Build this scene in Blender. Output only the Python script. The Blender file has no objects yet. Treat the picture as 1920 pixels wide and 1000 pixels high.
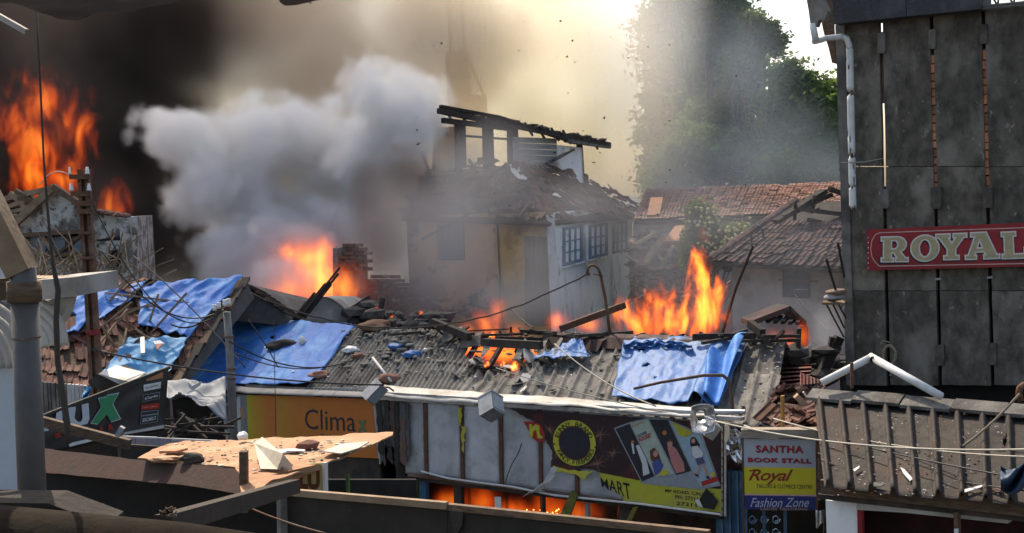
import bpy, bmesh, math, random
from mathutils import Vector, Matrix, noise
random.seed(11)
V = Vector
sc = bpy.context.scene
C = sc.collection
# ---------------------------------------------------------------- camera, sky, sun, exposure
F, H = 2317.0, 6.8
PITCH, ROLL = math.radians(3.3), 0.045
fw = V((0, math.cos(PITCH), -math.sin(PITCH)))
up0 = V((0, math.sin(PITCH), math.cos(PITCH)))
U = up0 * math.cos(ROLL) + V((1, 0, 0)) * math.sin(ROLL)
R = V((1, 0, 0)) * math.cos(ROLL) - up0 * math.sin(ROLL)
cam = bpy.data.cameras.new('camera')
co = bpy.data.objects.new('camera', cam)
C.objects.link(co)
sc.camera = co
_m = Matrix((R, U, -fw)).transposed().to_4x4()
_m.translation = V((0, 0, H))
co.matrix_world = _m
cam.lens = 36 * F / 1920
cam.clip_start, cam.clip_end = 0.1, 3000
EYE = V((0, 0, H))

w = bpy.data.worlds.new('World')
sc.world = w
w.use_nodes = True
SUN_EL, SUN_AZ = math.radians(50), math.radians(-22)
sky = w.node_tree.nodes.new('ShaderNodeTexSky')
sky.sky_type = 'NISHITA'
sky.sun_disc = False
sky.sun_elevation, sky.sun_rotation = SUN_EL, SUN_AZ
sky.dust_density = 3.0
w.node_tree.links.new(sky.outputs[0], w.node_tree.nodes['Background'].inputs[0])
w.node_tree.nodes['Background'].inputs[1].default_value = 0.15
sl = bpy.data.lights.new('sun', 'SUN')
so = bpy.data.objects.new('sun', sl)
C.objects.link(so)
sl.energy, sl.angle, sl.color = 4.0, 0.009, (1, 0.94, 0.84)
sd = V((math.sin(SUN_AZ) * math.cos(SUN_EL), math.cos(SUN_AZ) * math.cos(SUN_EL), math.sin(SUN_EL)))
so.rotation_euler = sd.to_track_quat('Z', 'Y').to_euler()
so.location = (0, 0, 60)
vs = sc.view_settings
vs.view_transform, vs.look, vs.exposure, vs.gamma = 'Standard', 'None', 0.8, 1
vs.use_curve_mapping = False
vs.use_white_balance = True
vs.white_balance_temperature, vs.white_balance_tint = 7050, 10
sc.cycles.use_denoising = True
sc.cycles.volume_bounces = 4
sc.cycles.max_bounces = 9
sc.cycles.transparent_max_bounces = 16

# ---------------------------------------------------------------- helpers
def ray(px, py):
    return fw * F + R * (px - 960) - U * (py - 500)

def P(px, py, Y):
    d = ray(px, py)
    return EYE + d * (Y / d.y)

class Plane:
    def __init__(s, a, b, c):
        s.p = a
        s.n = (b - a).cross(c - a).normalized()
        if s.n.dot(EYE - a) < 0:
            s.n = -s.n
    def hit(s, px, py, off=0.0):
        d = ray(px, py)
        t = (s.p + s.n * off - EYE).dot(s.n) / d.dot(s.n)
        return EYE + d * t
    def pts(s, L, off=0.0):
        return [s.hit(x, y, off) for x, y in L]

class MB:
    def __init__(s):
        s.v, s.f, s.mi = [], [], []
    def add(s, vs_, fs, m=0):
        b = len(s.v)
        s.v += [V(x) for x in vs_]
        s.f += [tuple(i + b for i in f) for f in fs]
        s.mi += [m] * len(fs)
        return s
    def obox(s, c, a, b, d, m=0):
        vv = [c + a * i + b * j + d * k for i in (-1, 1) for j in (-1, 1) for k in (-1, 1)]
        ff = [(0, 1, 3, 2), (4, 6, 7, 5), (0, 4, 5, 1), (2, 3, 7, 6), (0, 2, 6, 4), (1, 5, 7, 3)]
        if a.cross(b).dot(d) < 0:
            ff = [f[::-1] for f in ff]
        return s.add(vv, ff, m)
    def box(s, lo, hi, m=0):
        lo, hi = V(lo), V(hi)
        h = (hi - lo) / 2
        return s.obox(lo + h, V((h.x, 0, 0)), V((0, h.y, 0)), V((0, 0, h.z)), m)
    def beam(s, p, q, w_, h_, up=V((0, 0, 1)), m=0):
        d = q - p
        x = d.cross(up)
        if x.length < 1e-4:
            x = V((1, 0, 0))
        x.normalize()
        y = x.cross(d).normalized()
        return s.obox((p + q) / 2, d / 2, x * w_ / 2, y * h_ / 2, m)
    def tube(s, pts, r, n=8, m=0):
        k = len(pts)
        rr = r if isinstance(r, (list, tuple)) else [r] * k
        vv, ff = [], []
        pre = None
        for i, p in enumerate(pts):
            t = (pts[min(i + 1, k - 1)] - pts[max(i - 1, 0)]).normalized()
            if pre is None:
                a = t.orthogonal().normalized()
            else:
                a = (pre - t * pre.dot(t)).normalized()
            pre = a
            b = t.cross(a)
            for j in range(n):
                q = 2 * math.pi * j / n
                vv.append(p + (a * math.cos(q) + b * math.sin(q)) * rr[i])
        for i in range(k - 1):
            for j in range(n):
                ff.append((i * n + j, i * n + (j + 1) % n, (i + 1) * n + (j + 1) % n, (i + 1) * n + j))
        ff += [tuple(range(n))[::-1], tuple(range((k - 1) * n, k * n))]
        return s.add(vv, ff, m)
    def prism(s, pts, off, m=0):
        n = len(pts)
        nn = V((0, 0, 0))
        for i in range(n):
            nn += pts[i].cross(pts[(i + 1) % n])
        if nn.dot(off) > 0:
            pts = pts[::-1]
        vv = list(pts) + [p + off for p in pts]
        ff = [tuple(range(n)), tuple(range(n, 2 * n))[::-1]]
        ff += [((i + 1) % n, i, i + n, (i + 1) % n + n) for i in range(n)]
        return s.add(vv, ff, m)
    def grid(s, fn, nu, nv, skip=None, m=0):
        vv = [fn(i / nu, j / nv) for j in range(nv + 1) for i in range(nu + 1)]
        ff = []
        for j in range(nv):
            for i in range(nu):
                if skip and skip((i + .5) / nu, (j + .5) / nv):
                    continue
                a = j * (nu + 1) + i
                ff.append((a, a + 1, a + nu + 2, a + nu + 1))
        return s.add(vv, ff, m)
    def rock(s, c, r, seed=0, n=2, m=0):
        bm = bmesh.new()
        bmesh.ops.create_icosphere(bm, subdivisions=n, radius=1)
        o = V((seed * 3.1, seed * 1.7, 0))
        vv = []
        for q in bm.verts:
            k = 1 + .45 * noise.noise(q.co * 1.3 + o)
            vv.append(c + V((q.co.x * r[0], q.co.y * r[1], q.co.z * r[2])) * k)
        ff = [tuple(x.index for x in f.verts) for f in bm.faces]
        bm.free()
        return s.add(vv, ff, m)

def tag(o, label=None, cat=None, group=None, kind=None):
    if label: o['label'] = label
    if cat: o['category'] = cat
    if group: o['group'] = group
    if kind or cat: o['kind'] = kind or 'thing'
    return o

def wloc(o):
    l = V((0, 0, 0))
    while o is not None:
        l = l + V(o.location)
        o = o.parent
    return l

def thing(name, label, cat, loc, group=None, kind=None):
    o = bpy.data.objects.new(name, None)
    o.empty_display_size = .3
    C.objects.link(o)
    o.location = loc
    return tag(o, label, cat, group, kind)

def build(name, mb, mat, parent=None, label=None, cat=None, group=None, kind=None, smooth=False, solid=0.0, origin=None):
    me = bpy.data.meshes.new(name)
    vv = mb.v
    if origin is None:
        lo = V([min(p[i] for p in vv) for i in range(3)])
        hi = V([max(p[i] for p in vv) for i in range(3)])
        origin = V(((lo.x + hi.x) / 2, (lo.y + hi.y) / 2, lo.z))
    me.from_pydata([p - origin for p in vv], [], mb.f)
    for m in (mat if isinstance(mat, (list, tuple)) else [mat]):
        me.materials.append(m)
    if any(mb.mi):
        me.polygons.foreach_set('material_index', mb.mi)
    if smooth:
        me.polygons.foreach_set('use_smooth', [True] * len(me.polygons))
    me.update()
    o = bpy.data.objects.new(name, me)
    C.objects.link(o)
    if parent is not None:
        o.parent = parent
        o.location = origin - wloc(parent)
    else:
        o.location = origin
    if solid:
        md = o.modifiers.new('thickness', 'SOLIDIFY')
        md.thickness = solid
        md.offset = -1
    return tag(o, label, cat, group, kind)

def inst(name, me, parent, M, label=None):
    o = bpy.data.objects.new(name, me)
    C.objects.link(o)
    o.parent = parent
    o.matrix_local = Matrix.Translation(-wloc(parent)) @ M
    if label: o['label'] = label
    return o

def mesh_of(name, mb, mat, smooth=False):
    me = bpy.data.meshes.new(name)
    me.from_pydata([tuple(p) for p in mb.v], [], mb.f)
    me.materials.append(mat)
    if smooth:
        me.polygons.foreach_set('use_smooth', [True] * len(me.polygons))
    me.update()
    return me

def frameM(o, x, y, z):
    M = Matrix((x, y, z)).transposed().to_4x4()
    M.translation = o
    return M

# ---------------------------------------------------------------- materials
MATS = {}
def mat(name, c1, c2=None, scale=3.0, c3=None, s3=0.8, lo3=.5, hi3=.65, rough=.8, bump=.3, bs=None, metal=0.0, stretch=(1, 1, 1), rnd=0.0, lo=.35, hi=.65, c4=None, s4=9, lo4=.62, hi4=.7, spec=.3, detail=6):
    """two tones by noise, a third in large patches, a fourth in small flecks; fine relief; optional tint per object"""
    if name in MATS: return MATS[name]
    m = bpy.data.materials.new(name)
    m.use_nodes = True
    t = m.node_tree
    N, L = t.nodes, t.links
    b = N['Principled BSDF']
    tc = N.new('ShaderNodeTexCoord')
    mp = N.new('ShaderNodeMapping')
    mp.inputs['Scale'].default_value = stretch
    L.new(tc.outputs['Object'], mp.inputs['Vector'])
    vec = mp.outputs[0]
    if rnd:
        oi = N.new('ShaderNodeObjectInfo')
        va = N.new('ShaderNodeVectorMath'); va.operation = 'MULTIPLY_ADD'
        cx = N.new('ShaderNodeCombineXYZ')
        for k in range(3): L.new(oi.outputs['Random'], cx.inputs[k])
        L.new(cx.outputs[0], va.inputs[0]); va.inputs[1].default_value = (50, 31, 77)
        L.new(vec, va.inputs[2]); vec = va.outputs[0]
    def nz(s, d=6):
        n = N.new('ShaderNodeTexNoise')
        n.inputs['Scale'].default_value = s
        n.inputs['Detail'].default_value = d
        n.inputs['Roughness'].default_value = .62
        L.new(vec, n.inputs['Vector'])
        return n.outputs[0]
    def ramp(src, a, z):
        r = N.new('ShaderNodeMapRange')
        r.inputs[1].default_value, r.inputs[2].default_value = a, z
        L.new(src, r.inputs[0])
        return r.outputs[0]
    def mix(f, a, z):
        x = N.new('ShaderNodeMix'); x.data_type = 'RGBA'
        L.new(f, x.inputs[0])
        for i, q in ((6, a), (7, z)):
            if isinstance(q, tuple): x.inputs[i].default_value = (*q, 1)
            else: L.new(q, x.inputs[i])
        return x.outputs[2]
    col = mix(ramp(nz(scale, detail), lo, hi), c1, c2 or tuple(x * .7 for x in c1))
    if c3: col = mix(ramp(nz(s3), lo3, hi3), col, c3)
    if c4: col = mix(ramp(nz(s4), lo4, hi4), col, c4)
    if rnd:
        hs = N.new('ShaderNodeHueSaturation')
        mr = N.new('ShaderNodeMapRange')
        L.new(oi.outputs['Random'], mr.inputs[0])
        mr.inputs[3].default_value, mr.inputs[4].default_value = 1 - rnd, 1 + rnd
        L.new(mr.outputs[0], hs.inputs['Value'])
        L.new(col, hs.inputs['Color'])
        col = hs.outputs[0]
    L.new(col, b.inputs['Base Color'])
    b.inputs['Roughness'].default_value = rough
    b.inputs['Metallic'].default_value = metal
    b.inputs['Specular IOR Level'].default_value = spec
    if bump:
        bp = N.new('ShaderNodeBump')
        bp.inputs['Strength'].default_value = bump
        bp.inputs['Distance'].default_value = .02
        L.new(nz(bs or scale * 4, 5), bp.inputs['Height'])
        L.new(bp.outputs[0], b.inputs['Normal'])
    MATS[name] = m
    return m

def ink(name, c, var=.22, s=14):
    g = sum(c) / 3
    return mat('ink_' + name, c, tuple(x * (1 - var) for x in c), scale=s, c3=tuple(x * .72 + g * .18 for x in c), s3=2.5, lo3=.48, hi3=.68, rough=.65, bump=0)

WOOD = mat('old_wood', (.16, .1, .06), (.07, .045, .03), 3, stretch=(3, 3, 14), rough=.85, rnd=.25)
WOODL = mat('pale_wood', (.34, .24, .15), (.2, .13, .08), 4, rough=.85, rnd=.2)
BURNT = mat('charred_wood', (.025, .022, .02), (.06, .045, .035), 8, rough=.9, bump=.6, rnd=.3)
RUST = mat('rusty_steel', (.17, .075, .04), (.08, .04, .025), 9, c3=(.2, .14, .1), s3=2, rough=.8)
TILE = mat('clay_tile', (.22, .1, .065), (.12, .06, .045), 6, c3=(.07, .05, .045), s3=2.2, rough=.85, rnd=.45, c4=(.3, .25, .2), s4=12)
TILED = mat('sooty_tile', (.15, .075, .055), (.075, .05, .042), 6, c3=(.05, .04, .04), s3=2, rough=.85, rnd=.5, c4=(.26, .22, .18), s4=11)
ASB = mat('weathered_cement_sheet', (.22, .205, .18), (.12, .11, .098), 5, c3=(.06, .05, .042), s3=1.3, lo3=.48, hi3=.7, rough=.9, rnd=.14, c4=(.36, .33, .29), s4=22, lo4=.6, hi4=.72, bump=.5)
ASBR = mat('brown_cement_sheet', (.062, .051, .043), (.032, .028, .024), 6, c3=(.056, .036, .029), s3=1.6, rough=.9, rnd=.12, c4=(.24, .2, .17), s4=26, lo4=.66, hi4=.72, bump=.5)
TARP = mat('blue_tarpaulin', (.035, .18, .55), (.026, .13, .43), 2.5, c3=(.09, .28, .6), s3=1.6, lo3=.47, hi3=.62, rough=.62, bump=.35, bs=14, spec=.25, c4=(.14, .28, .55), s4=26, lo4=.6, hi4=.72)
TARPD = mat('dusty_blue_tarpaulin', (.045, .155, .4), (.033, .115, .31), 4, c3=(.075, .19, .38), s3=2, rough=.55, bump=.6, bs=10, c4=(.03, .08, .2), s4=14, lo4=.58, hi4=.68)
TARPC = mat('faded_cyan_tarpaulin', (.1, .32, .55), (.07, .24, .45), 3, c3=(.18, .42, .6), s3=2, rough=.62, bump=.3, bs=12, spec=.25)
PLASTER_W = mat('white_plaster', (.62, .6, .56), (.5, .48, .44), 3, c3=(.34, .31, .27), s3=.7, rough=.9)
PLASTER_Y = mat('ochre_plaster', (.74, .46, .16), (.6, .38, .14), 2, c3=(.17, .13, .1), s3=.6, lo3=.46, hi3=.64, rough=.9)
LIME = mat('peeling_limewash', (.52, .5, .47), (.36, .34, .31), 5, c3=(.16, .14, .12), s3=2.2, lo3=.47, hi3=.56, c4=(.09, .07, .055), s4=5, lo4=.58, hi4=.62, rough=.95, bump=.8)
CONC = mat('black_stained_concrete', (.12, .102, .08), (.055, .047, .038), 7, c3=(.21, .185, .15), s3=1.5, lo3=.48, hi3=.66, lo=.36, hi=.66, stretch=(1.1, 1.1, .75), c4=(.4, .37, .32), s4=8, lo4=.62, hi4=.8, rough=.9, bump=.5, rnd=.15)
CONCT = mat('grey_weathered_concrete', (.2, .185, .16), (.12, .11, .1), 4, c3=(.07, .065, .06), s3=1.5, rough=.9, bump=.5, rnd=.1)
BRICK = mat('red_brick', (.55, .22, .11), (.4, .15, .08), 9, rough=.9, bump=.6, rnd=.3, c4=(.1, .06, .05), s4=5)
BRICKD = mat('sooty_brick', (.27, .13, .09), (.16, .08, .06), 7, rough=.9, bump=.6, rnd=.35, c3=(.34, .29, .24), s3=3, lo3=.58, hi3=.66)
STEEL = mat('galvanised_sheet', (.5, .5, .5), (.38, .38, .385), 3, c3=(.24, .23, .21), s3=1.8, lo3=.48, hi3=.68, rough=.5, metal=.1, bump=.15, rnd=.12, c4=(.12, .08, .06), s4=12, lo4=.7, hi4=.74)
ALU = mat('bright_aluminium', (.62, .62, .62), (.45, .45, .45), 4, c3=(.25, .24, .22), s3=3, lo3=.55, hi3=.7, rough=.38, metal=.6, bump=.1)
ALUW = mat('pale_flashing', (.55, .53, .49), (.4, .38, .34), 3, c3=(.28, .24, .19), s3=1.8, lo3=.52, hi3=.7, rough=.6, metal=.1, bump=.25)
PVC = mat('white_pvc', (.68, .68, .66), (.55, .54, .5), 6, rough=.45, bump=.05, c4=(.3, .22, .15), s4=9, lo4=.68, hi4=.75)
PORC = mat('white_porcelain', (.72, .72, .7), (.6, .6, .6), 6, rough=.25, bump=0)
CABLE = mat('black_cable', (.03, .03, .03), (.045, .045, .04), 6, rough=.6, bump=0)
WIREL = mat('pale_wire', (.4, .37, .3), (.28, .25, .2), 6, rough=.6, bump=0)
DARK = mat('shade_and_soot', (.012, .011, .01), (.022, .018, .015), 4, rough=.95, bump=.2)  # near-black for openings and stall backing; carries shade as well as soot
BLUEP = mat('blue_paint', (.035, .11, .2), (.025, .08, .15), 5, c3=(.1, .16, .2), s3=3, rough=.6)
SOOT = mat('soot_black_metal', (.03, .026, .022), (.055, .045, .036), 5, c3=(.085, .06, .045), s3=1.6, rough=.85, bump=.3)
GROUND = mat('dirty_asphalt', (.06, .057, .053), (.04, .038, .035), 3, c3=(.09, .08, .07), s3=.5, rough=.95)
# ---------------------------------------------------------------- lettering and flat print
def poly_print(name, plane, px, off, m, parent, label=None):
    mb = MB()
    pts = plane.pts(px, off)
    mb.prism(pts, plane.n * -.0015)
    return build(name, mb, m, parent, label=label)

def curve_mesh(loops, offset=0.0):
    cu = bpy.data.curves.new('letter', 'CURVE')
    cu.dimensions, cu.fill_mode, cu.offset = '2D', 'BOTH', offset
    for lp in loops:
        sp = cu.splines.new('POLY')
        sp.points.add(len(lp) - 1)
        for k, q in zip(sp.points, lp): k.co = (q[0], q[1], 0, 1)
        sp.use_cyclic_u = True
    o = bpy.data.objects.new('letter', cu)
    me = bpy.data.meshes.new_from_object(o)
    bpy.data.objects.remove(o)
    bpy.data.curves.remove(cu)
    return me

def font_mesh(s, shear=0.0, offset=0.0, spacing=1.0):
    cu = bpy.data.curves.new('lettering', 'FONT')
    cu.body, cu.size, cu.shear, cu.offset, cu.space_character, cu.resolution_u = s, 1, shear, offset, spacing, 3
    o = bpy.data.objects.new('lettering', cu)
    me = bpy.data.meshes.new_from_object(o)
    bpy.data.objects.remove(o)
    bpy.data.curves.remove(cu)
    return me

def lay(me, bl, br, tl, n, m, parent, name='lettering', box=None, label=None, warp=None):
    """lay a flat mesh on a sign: its box maps to the corner points bl, br, tl (world); n is the sign's normal"""
    xs = [v.co.x for v in me.vertices]; ys = [v.co.y for v in me.vertices]
    x0, x1, y0, y1 = box or (min(xs), max(xs), min(ys), max(ys))
    mb = MB()
    vv = []
    for v in me.vertices:
        a, b = (v.co.x - x0) / (x1 - x0), (v.co.y - y0) / (y1 - y0)
        if warp: a, b = warp(a, b)
        vv.append(bl + (br - bl) * a + (tl - bl) * b)
    ff = [tuple(p.vertices) for p in me.polygons]
    k = len(vv)
    if ff:
        a, b, c = (vv[i] for i in ff[0][:3])
        if (b - a).cross(c - a).dot(n) < 0: ff = [f[::-1] for f in ff]
    mb.add(vv, ff)
    bpy.data.meshes.remove(me)
    return build(name, mb, m, parent, label=label)

def text(s, plane, bl, br, tl, off, m, parent, shear=0.0, bold=0.0, spacing=1.0, label=None, warp=None):
    me = font_mesh(s, shear, bold, spacing)
    return lay(me, plane.hit(*bl, off), plane.hit(*br, off), plane.hit(*tl, off), plane.n, m, parent, label=label, warp=warp)

def cable(label, p, q, sag, r=.006, m=None, name='cable', n=18, wob=0.0, group='overhead wires', cat='cable'):
    pts = []
    for i in range(n + 1):
        t = i / n
        c = p.lerp(q, t) - V((0, 0, 4 * sag * t * (1 - t)))
        if wob: c += V((noise.noise(V((i * .6, 0, sag * 9 + p.x))), 0, noise.noise(V((i * .7, 5, p.z))))) * wob
        pts.append(c)
    return build(name, MB().tube(pts, r, 5), m or CABLE, label=label, cat=cat, group=group, smooth=True)

def fr(p, s=1.0, o=4):
    return noise.fractal(p * s, 1.0, 2.0, o)
# ================================================================ GROUND
def gnd(u, v):
    x, y = -500 + 1000 * u, -60 + 1300 * v
    return V((x, y, 0))
build('ground', MB().grid(gnd, 20, 20), GROUND, kind='structure', origin=V((0, 0, 0)))

# ---------------------------------------------------------------- clay tiles
def tile_mesh(name, m):
    """flat clay roof tile with two rolls and a nib, about .25 x .42 m, z up"""
    prof = [(-.125, .0), (-.105, .028), (-.08, .006), (-.01, .004), (.012, .03), (.034, .004), (.1, .004), (.125, .018)]
    mb = MB()
    n = len(prof)
    vv = [V((x, y, z + dz)) for y, dz in ((-.21, .018), (.21, 0)) for x, z in prof]
    vv += [V((x, y, z + dz - .014)) for y, dz in ((-.21, .018), (.21, 0)) for x, z in prof]
    ff = []
    for i in range(n - 1):
        ff.append((i, i + 1, n + i + 1, n + i))
        ff.append((i, 2 * n + i, 2 * n + i + 1, i + 1))
    ff += [(0, n, 3 * n, 2 * n), (n - 1, 3 * n - 1, 4 * n - 1, 2 * n - 1)]
    mb.add(vv, ff)
    return mesh_of(name, mb, m)

TM = tile_mesh('clay_tile', TILE)
TMD = tile_mesh('sooty_tile', TILED)

def tiles(parent, bl, br, tl, tr, me, step=(.245, .34), jit=(.02, .03), miss=0.05, tilt=.06, keep=None, cap=300, lift=.03, chaos=None, sag=0.0):
    """lay tiles one by one on a roof patch; beyond the cap the farthest rows become one joined part"""
    x_len = ((br - bl).length + (tr - tl).length) / 2
    y_len = ((tl - bl).length + (tr - br).length) / 2
    nx, ny = int(x_len / step[0]), int(y_len / step[1])
    cand = []
    for j in range(ny):
        for i in range(nx):
            u, v = (i + .5) / nx, (j + .5) / ny
            if keep and not keep(u, v): continue
            if random.random() < miss: continue
            a, b = bl.lerp(br, u), tl.lerp(tr, u)
            p = a.lerp(b, v)
            y = (b - a).normalized()
            x = (br - bl).lerp(tr - tl, v).normalized()
            z = x.cross(y).normalized()
            if z.z < 0: z = -z
            y = z.cross(x).normalized()
            k = chaos(u, v) if chaos else 1.0
            if sag: p = p + z * sag * (noise.noise(p * .55) + .5 * noise.noise(p * 1.4))
            g = lambda s: random.gauss(0, s * k)
            M = frameM(p + x * g(jit[0]) + y * g(jit[1]) + z * (lift + abs(g(.012))), x, y, z)
            M = M @ Matrix.Rotation(g(tilt), 4, 'Z') @ Matrix.Rotation(g(tilt * .8), 4, 'X') @ Matrix.Rotation(g(tilt * .8), 4, 'Y')
            cand.append((v, M))
    cand.sort(key=lambda q: q[0])
    for v, M in cand[:cap]:
        inst('tile', me, parent, M)
    rest = cand[cap:]
    if rest:
        mb = MB()
        vv = [q.co.copy() for q in me.vertices]
        ff = [tuple(q.vertices) for q in me.polygons]
        for v, M in rest: mb.add([M @ q for q in vv], ff)
        build('tile_rows', mb, me.materials[0], parent, kind='stuff')
    return len(cand)

# ================================================================ CONCRETE BUILDING WITH THE RED SIGN
RW = Plane(P(1565, 45, 18), P(1587, 700, 18), P(1920, 10, 16.45))
rb = thing('concrete_building', 'soot-blackened concrete panel facade carrying the red ROYAL sign', 'building', RW.hit(1750, 800))
nR = RW.n
def slab(name, px, mtl, parent, thick=.1, off=0.0, plane=None, label=None, rough_edge=0.0):
    pl = plane or RW
    pts = pl.pts(px, off)
    if rough_edge:
        out = []
        for i, p in enumerate(pts):
            q = pts[(i + 1) % len(pts)]
            k = max(1, int((q - p).length / .12))
            for j in range(k):
                c = p.lerp(q, j / k)
                out.append(c + V((noise.noise(c * 7), 0, noise.noise(c * 9 + V((3, 3, 3))))) * rough_edge * (j > 0))
        pts = out
    return build(name, MB().prism(pts, -pl.n * thick), mtl, parent, label=label)

xs_top = [1567, 1651, 1746, 1843, 1950, 2060, 2175]
xs_bot = [1588, 1666, 1763, 1861, 1970, 2082, 2200]
def xg(i, y): return xs_top[i] + (xs_bot[i] - xs_top[i]) * (y - 25) / 700
def ytop(x): return 45 - .104 * (x - 1565)
for i in range(6):
    g = 3.6
    for y0, y1 in ((None, 312), (313.2, 545), (546.2, 722)):
        a, b = y0 or ytop(xs_top[i]) + 2, y1
        c = y0 or ytop(xs_top[i + 1]) + 2
        lx0 = xg(i, a) + (g if i else 0); lx1 = xg(i, b) + (g if i else 0)
        px = [(lx0, a), (xg(i + 1, c) - g, c), (xg(i + 1, b) - g, b + 1.5 * (b == 722)), (lx1, b)]
        slab('wall_panel', px, CONC, rb, .09, rough_edge=.006)
# backing wall: behind every gap but the first slit, where the sky shows
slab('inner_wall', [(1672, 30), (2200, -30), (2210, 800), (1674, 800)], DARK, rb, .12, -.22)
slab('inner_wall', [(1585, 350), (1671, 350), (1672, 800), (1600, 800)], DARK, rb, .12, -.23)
slab('pilaster', [(1661, 100), (1667, 100), (1680, 722), (1674, 722)], CONCT, rb, .05, -.12)
slab('pilaster', [(1566, 47), (1583, 46), (1603, 722), (1587, 722)], CONCT, rb, .22, .035, rough_edge=.01, label='worn corner pilaster of lighter concrete')
slab('pilaster', [(1650, 60), (1666, 60), (1671, 192), (1654, 194)], CONCT, rb, .05, -.12)
# bricks showing in the two long gaps
for gi in (2, 3):
    y = 104 - (gi - 2) * 10
    while y < 350:
        h = random.uniform(14, 21)
        xc = xg(gi, y + h / 2) + random.uniform(-.8, .8)
        ww = random.uniform(4.0, 4.9)
        px = [(xc - ww, y), (xc + ww, y - .5), (xc + ww, y + h - random.uniform(1.5, 4)), (xc - ww, y + h - 2)]
        slab('brick', px, BRICK, rb, .1, -.02 + random.uniform(-.02, .012), rough_edge=.004)
        y += h
    slab('mortar', [(xg(gi, 90) - 4.4, 90), (xg(gi, 90) + 4.4, 90), (xg(gi, 352) + 4.4, 352), (xg(gi, 352) - 4.4, 352)], CONCT, rb, .08, -.1)
for gi, y0, y1, s in ((1, 62, 100, 14), (2, 56, 92, 13), (3, 46, 82, 13), (1, 355, 391, 15), (2, 352, 392, 19), (3, 353, 390, 18), (2, 648, 686, 16), (3, 645, 685, 16)):
    ym = (y0 + y1) / 2
    x = xg(gi, ym)
    px = [(x - s * .42, y0), (x + s * .45, y0 - 1), (x + s * .5, y0 + 5), (x + s * .5, y1 - 5), (x + s * .38, y1), (x - s * .38, y1), (x - s * .5, y1 - 6), (x - s * .5, y0 + 6)]
    slab('concrete_lug', px, CONCT if gi == 1 else CONC, rb, .2, .06)
for gi in (1, 2, 3):
    for dx in (-3, 3):
        pts = [RW.hit(xg(gi, y) + dx, y, -.08) for y in (392, 440)]
        build('iron_rod', MB().tube(pts, .012, 5), RUST, rb)
for gi, y in ((2, 522), (3, 519)):
    slab('steel_clip', [(xg(gi, y) - 5, y), (xg(gi, y) + 5, y - 1), (xg(gi, y) + 5, y + 3), (xg(gi, y) - 5, y + 4)], STEEL, rb, .02, .012)
# the dark beam above, two cladding plates, and the lattice beside it
GRAN = mat('dark_cladding', (.055, .055, .057), (.03, .03, .032), 30, c3=(.075, .075, .075), s3=2, rough=.6, bump=.3)
slab('cladding_plate', [(1561, -40), (1696.5, -60), (1698.5, 31), (1562, 45.5)], GRAN, rb, .5, .3)
slab('cladding_plate', [(1698, -60), (1838, -80), (1839, 17), (1700, 31)], GRAN, rb, .5, .3)
slab('brown_sheet', [(1556, -40), (1561, -40), (1563, 60), (1567, 120), (1560, 118), (1540, 40), (1520, -40)], WOOD, rb, .05, -.1, rough_edge=.02, label='torn brown sheet hanging at the roof corner')  # hanging sheet in its own brown
for k in range(22):
    x = 1843 + k * 15
    a, b = RW.hit(x, -10, .2), RW.hit(x + (14 if k % 2 else -2), 14 - k * 1.4, .2)
    build('lattice_bar', MB().tube([a, b], .014, 5), RUST, rb)
for y in (12, 17, -8):
    build('lattice_bar', MB().tube([RW.hit(1840, y, .2), RW.hit(2200, y - 33, .2)], .018, 5), CONCT, rb)
# side walls and rear so the building has depth; an opening behind the slit
Lc, Rc = RW.hit(1575, 720, -.5), RW.hit(2200, 720, -.5)
bk = V((-nR.x, -nR.y, 0)).normalized()
top_z = RW.hit(1565, 45).z + .6
for nm, a, b in (('side_wall', Rc, Rc + bk * 6), ):
    q = V((b.x - a.x, b.y - a.y, 0)).normalized().cross(V((0, 0, 1))) * .1
    mb = MB().prism([V((a.x, a.y, 0)), V((b.x, b.y, 0)), V((b.x, b.y, top_z)), V((a.x, a.y, top_z))], q)
    build(nm, mb, CONC, rb)
mb = MB().prism([V((p.x, p.y, 0)) for p in (Lc, Rc)] + [V((Rc.x, Rc.y, RW.hit(1750, 690).z)), V((Lc.x, Lc.y, RW.hit(1590, 690).z))], -nR * .1)
build('base_wall', mb, CONC, rb)

# the sign itself
RS = Plane(RW.hit(1626, 507, .14), RW.hit(1920, 500, .14), RW.hit(1626, 430, .14))
sg = thing('shop_sign', 'long red painted board reading ROYAL in outlined slab letters', 'sign', RS.hit(1700, 507))
REDS = mat('sign_red', (.3, .022, .026), (.23, .018, .022), 5, c3=(.18, .02, .02), s3=2, rough=.5, bump=.05, c4=(.36, .08, .06), s4=40, lo4=.68, hi4=.75)
build('board', MB().prism(RS.pts([(1625, 431), (2150, 407.7), (2150, 494.2), (1626, 507.5)]), -RS.n * .06), REDS, sg)
IV = ink('ivory', (.66, .62, .56)); GOLD = ink('dull_gold', (.42, .35, .2), .25, 12); PINKL = ink('pale_pink', (.6, .38, .33)); BLK = ink('black', (.02, .02, .02)); WHT = ink('white', (.7, .7, .68))
line = [(2140, 419.6), (1649, 436.7), (1641, 441), (1635, 451), (1632.5, 467), (1635, 482), (1641, 492), (1649, 499.5), (2140, 490.3)]
pts = RS.pts(line, .006)
mb = MB()
for a, b in zip(pts, pts[1:]):
    d = (b - a).normalized()
    s_ = RS.n.cross(d) * .0065
    mb.add([a - s_ - d * .003, b - s_ + d * .003, b + s_ + d * .003, a + s_ - d * .003], [(0, 1, 2, 3)])
build('border_line', mb, PINKL, sg)
def arc(cx, cy, rx, ry, a0, a1, n):
    return [(cx + rx * math.cos(math.radians(a0 + (a1 - a0) * k / n)), cy + ry * math.sin(math.radians(a0 + (a1 - a0) * k / n))) for k in range(n + 1)]
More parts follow.
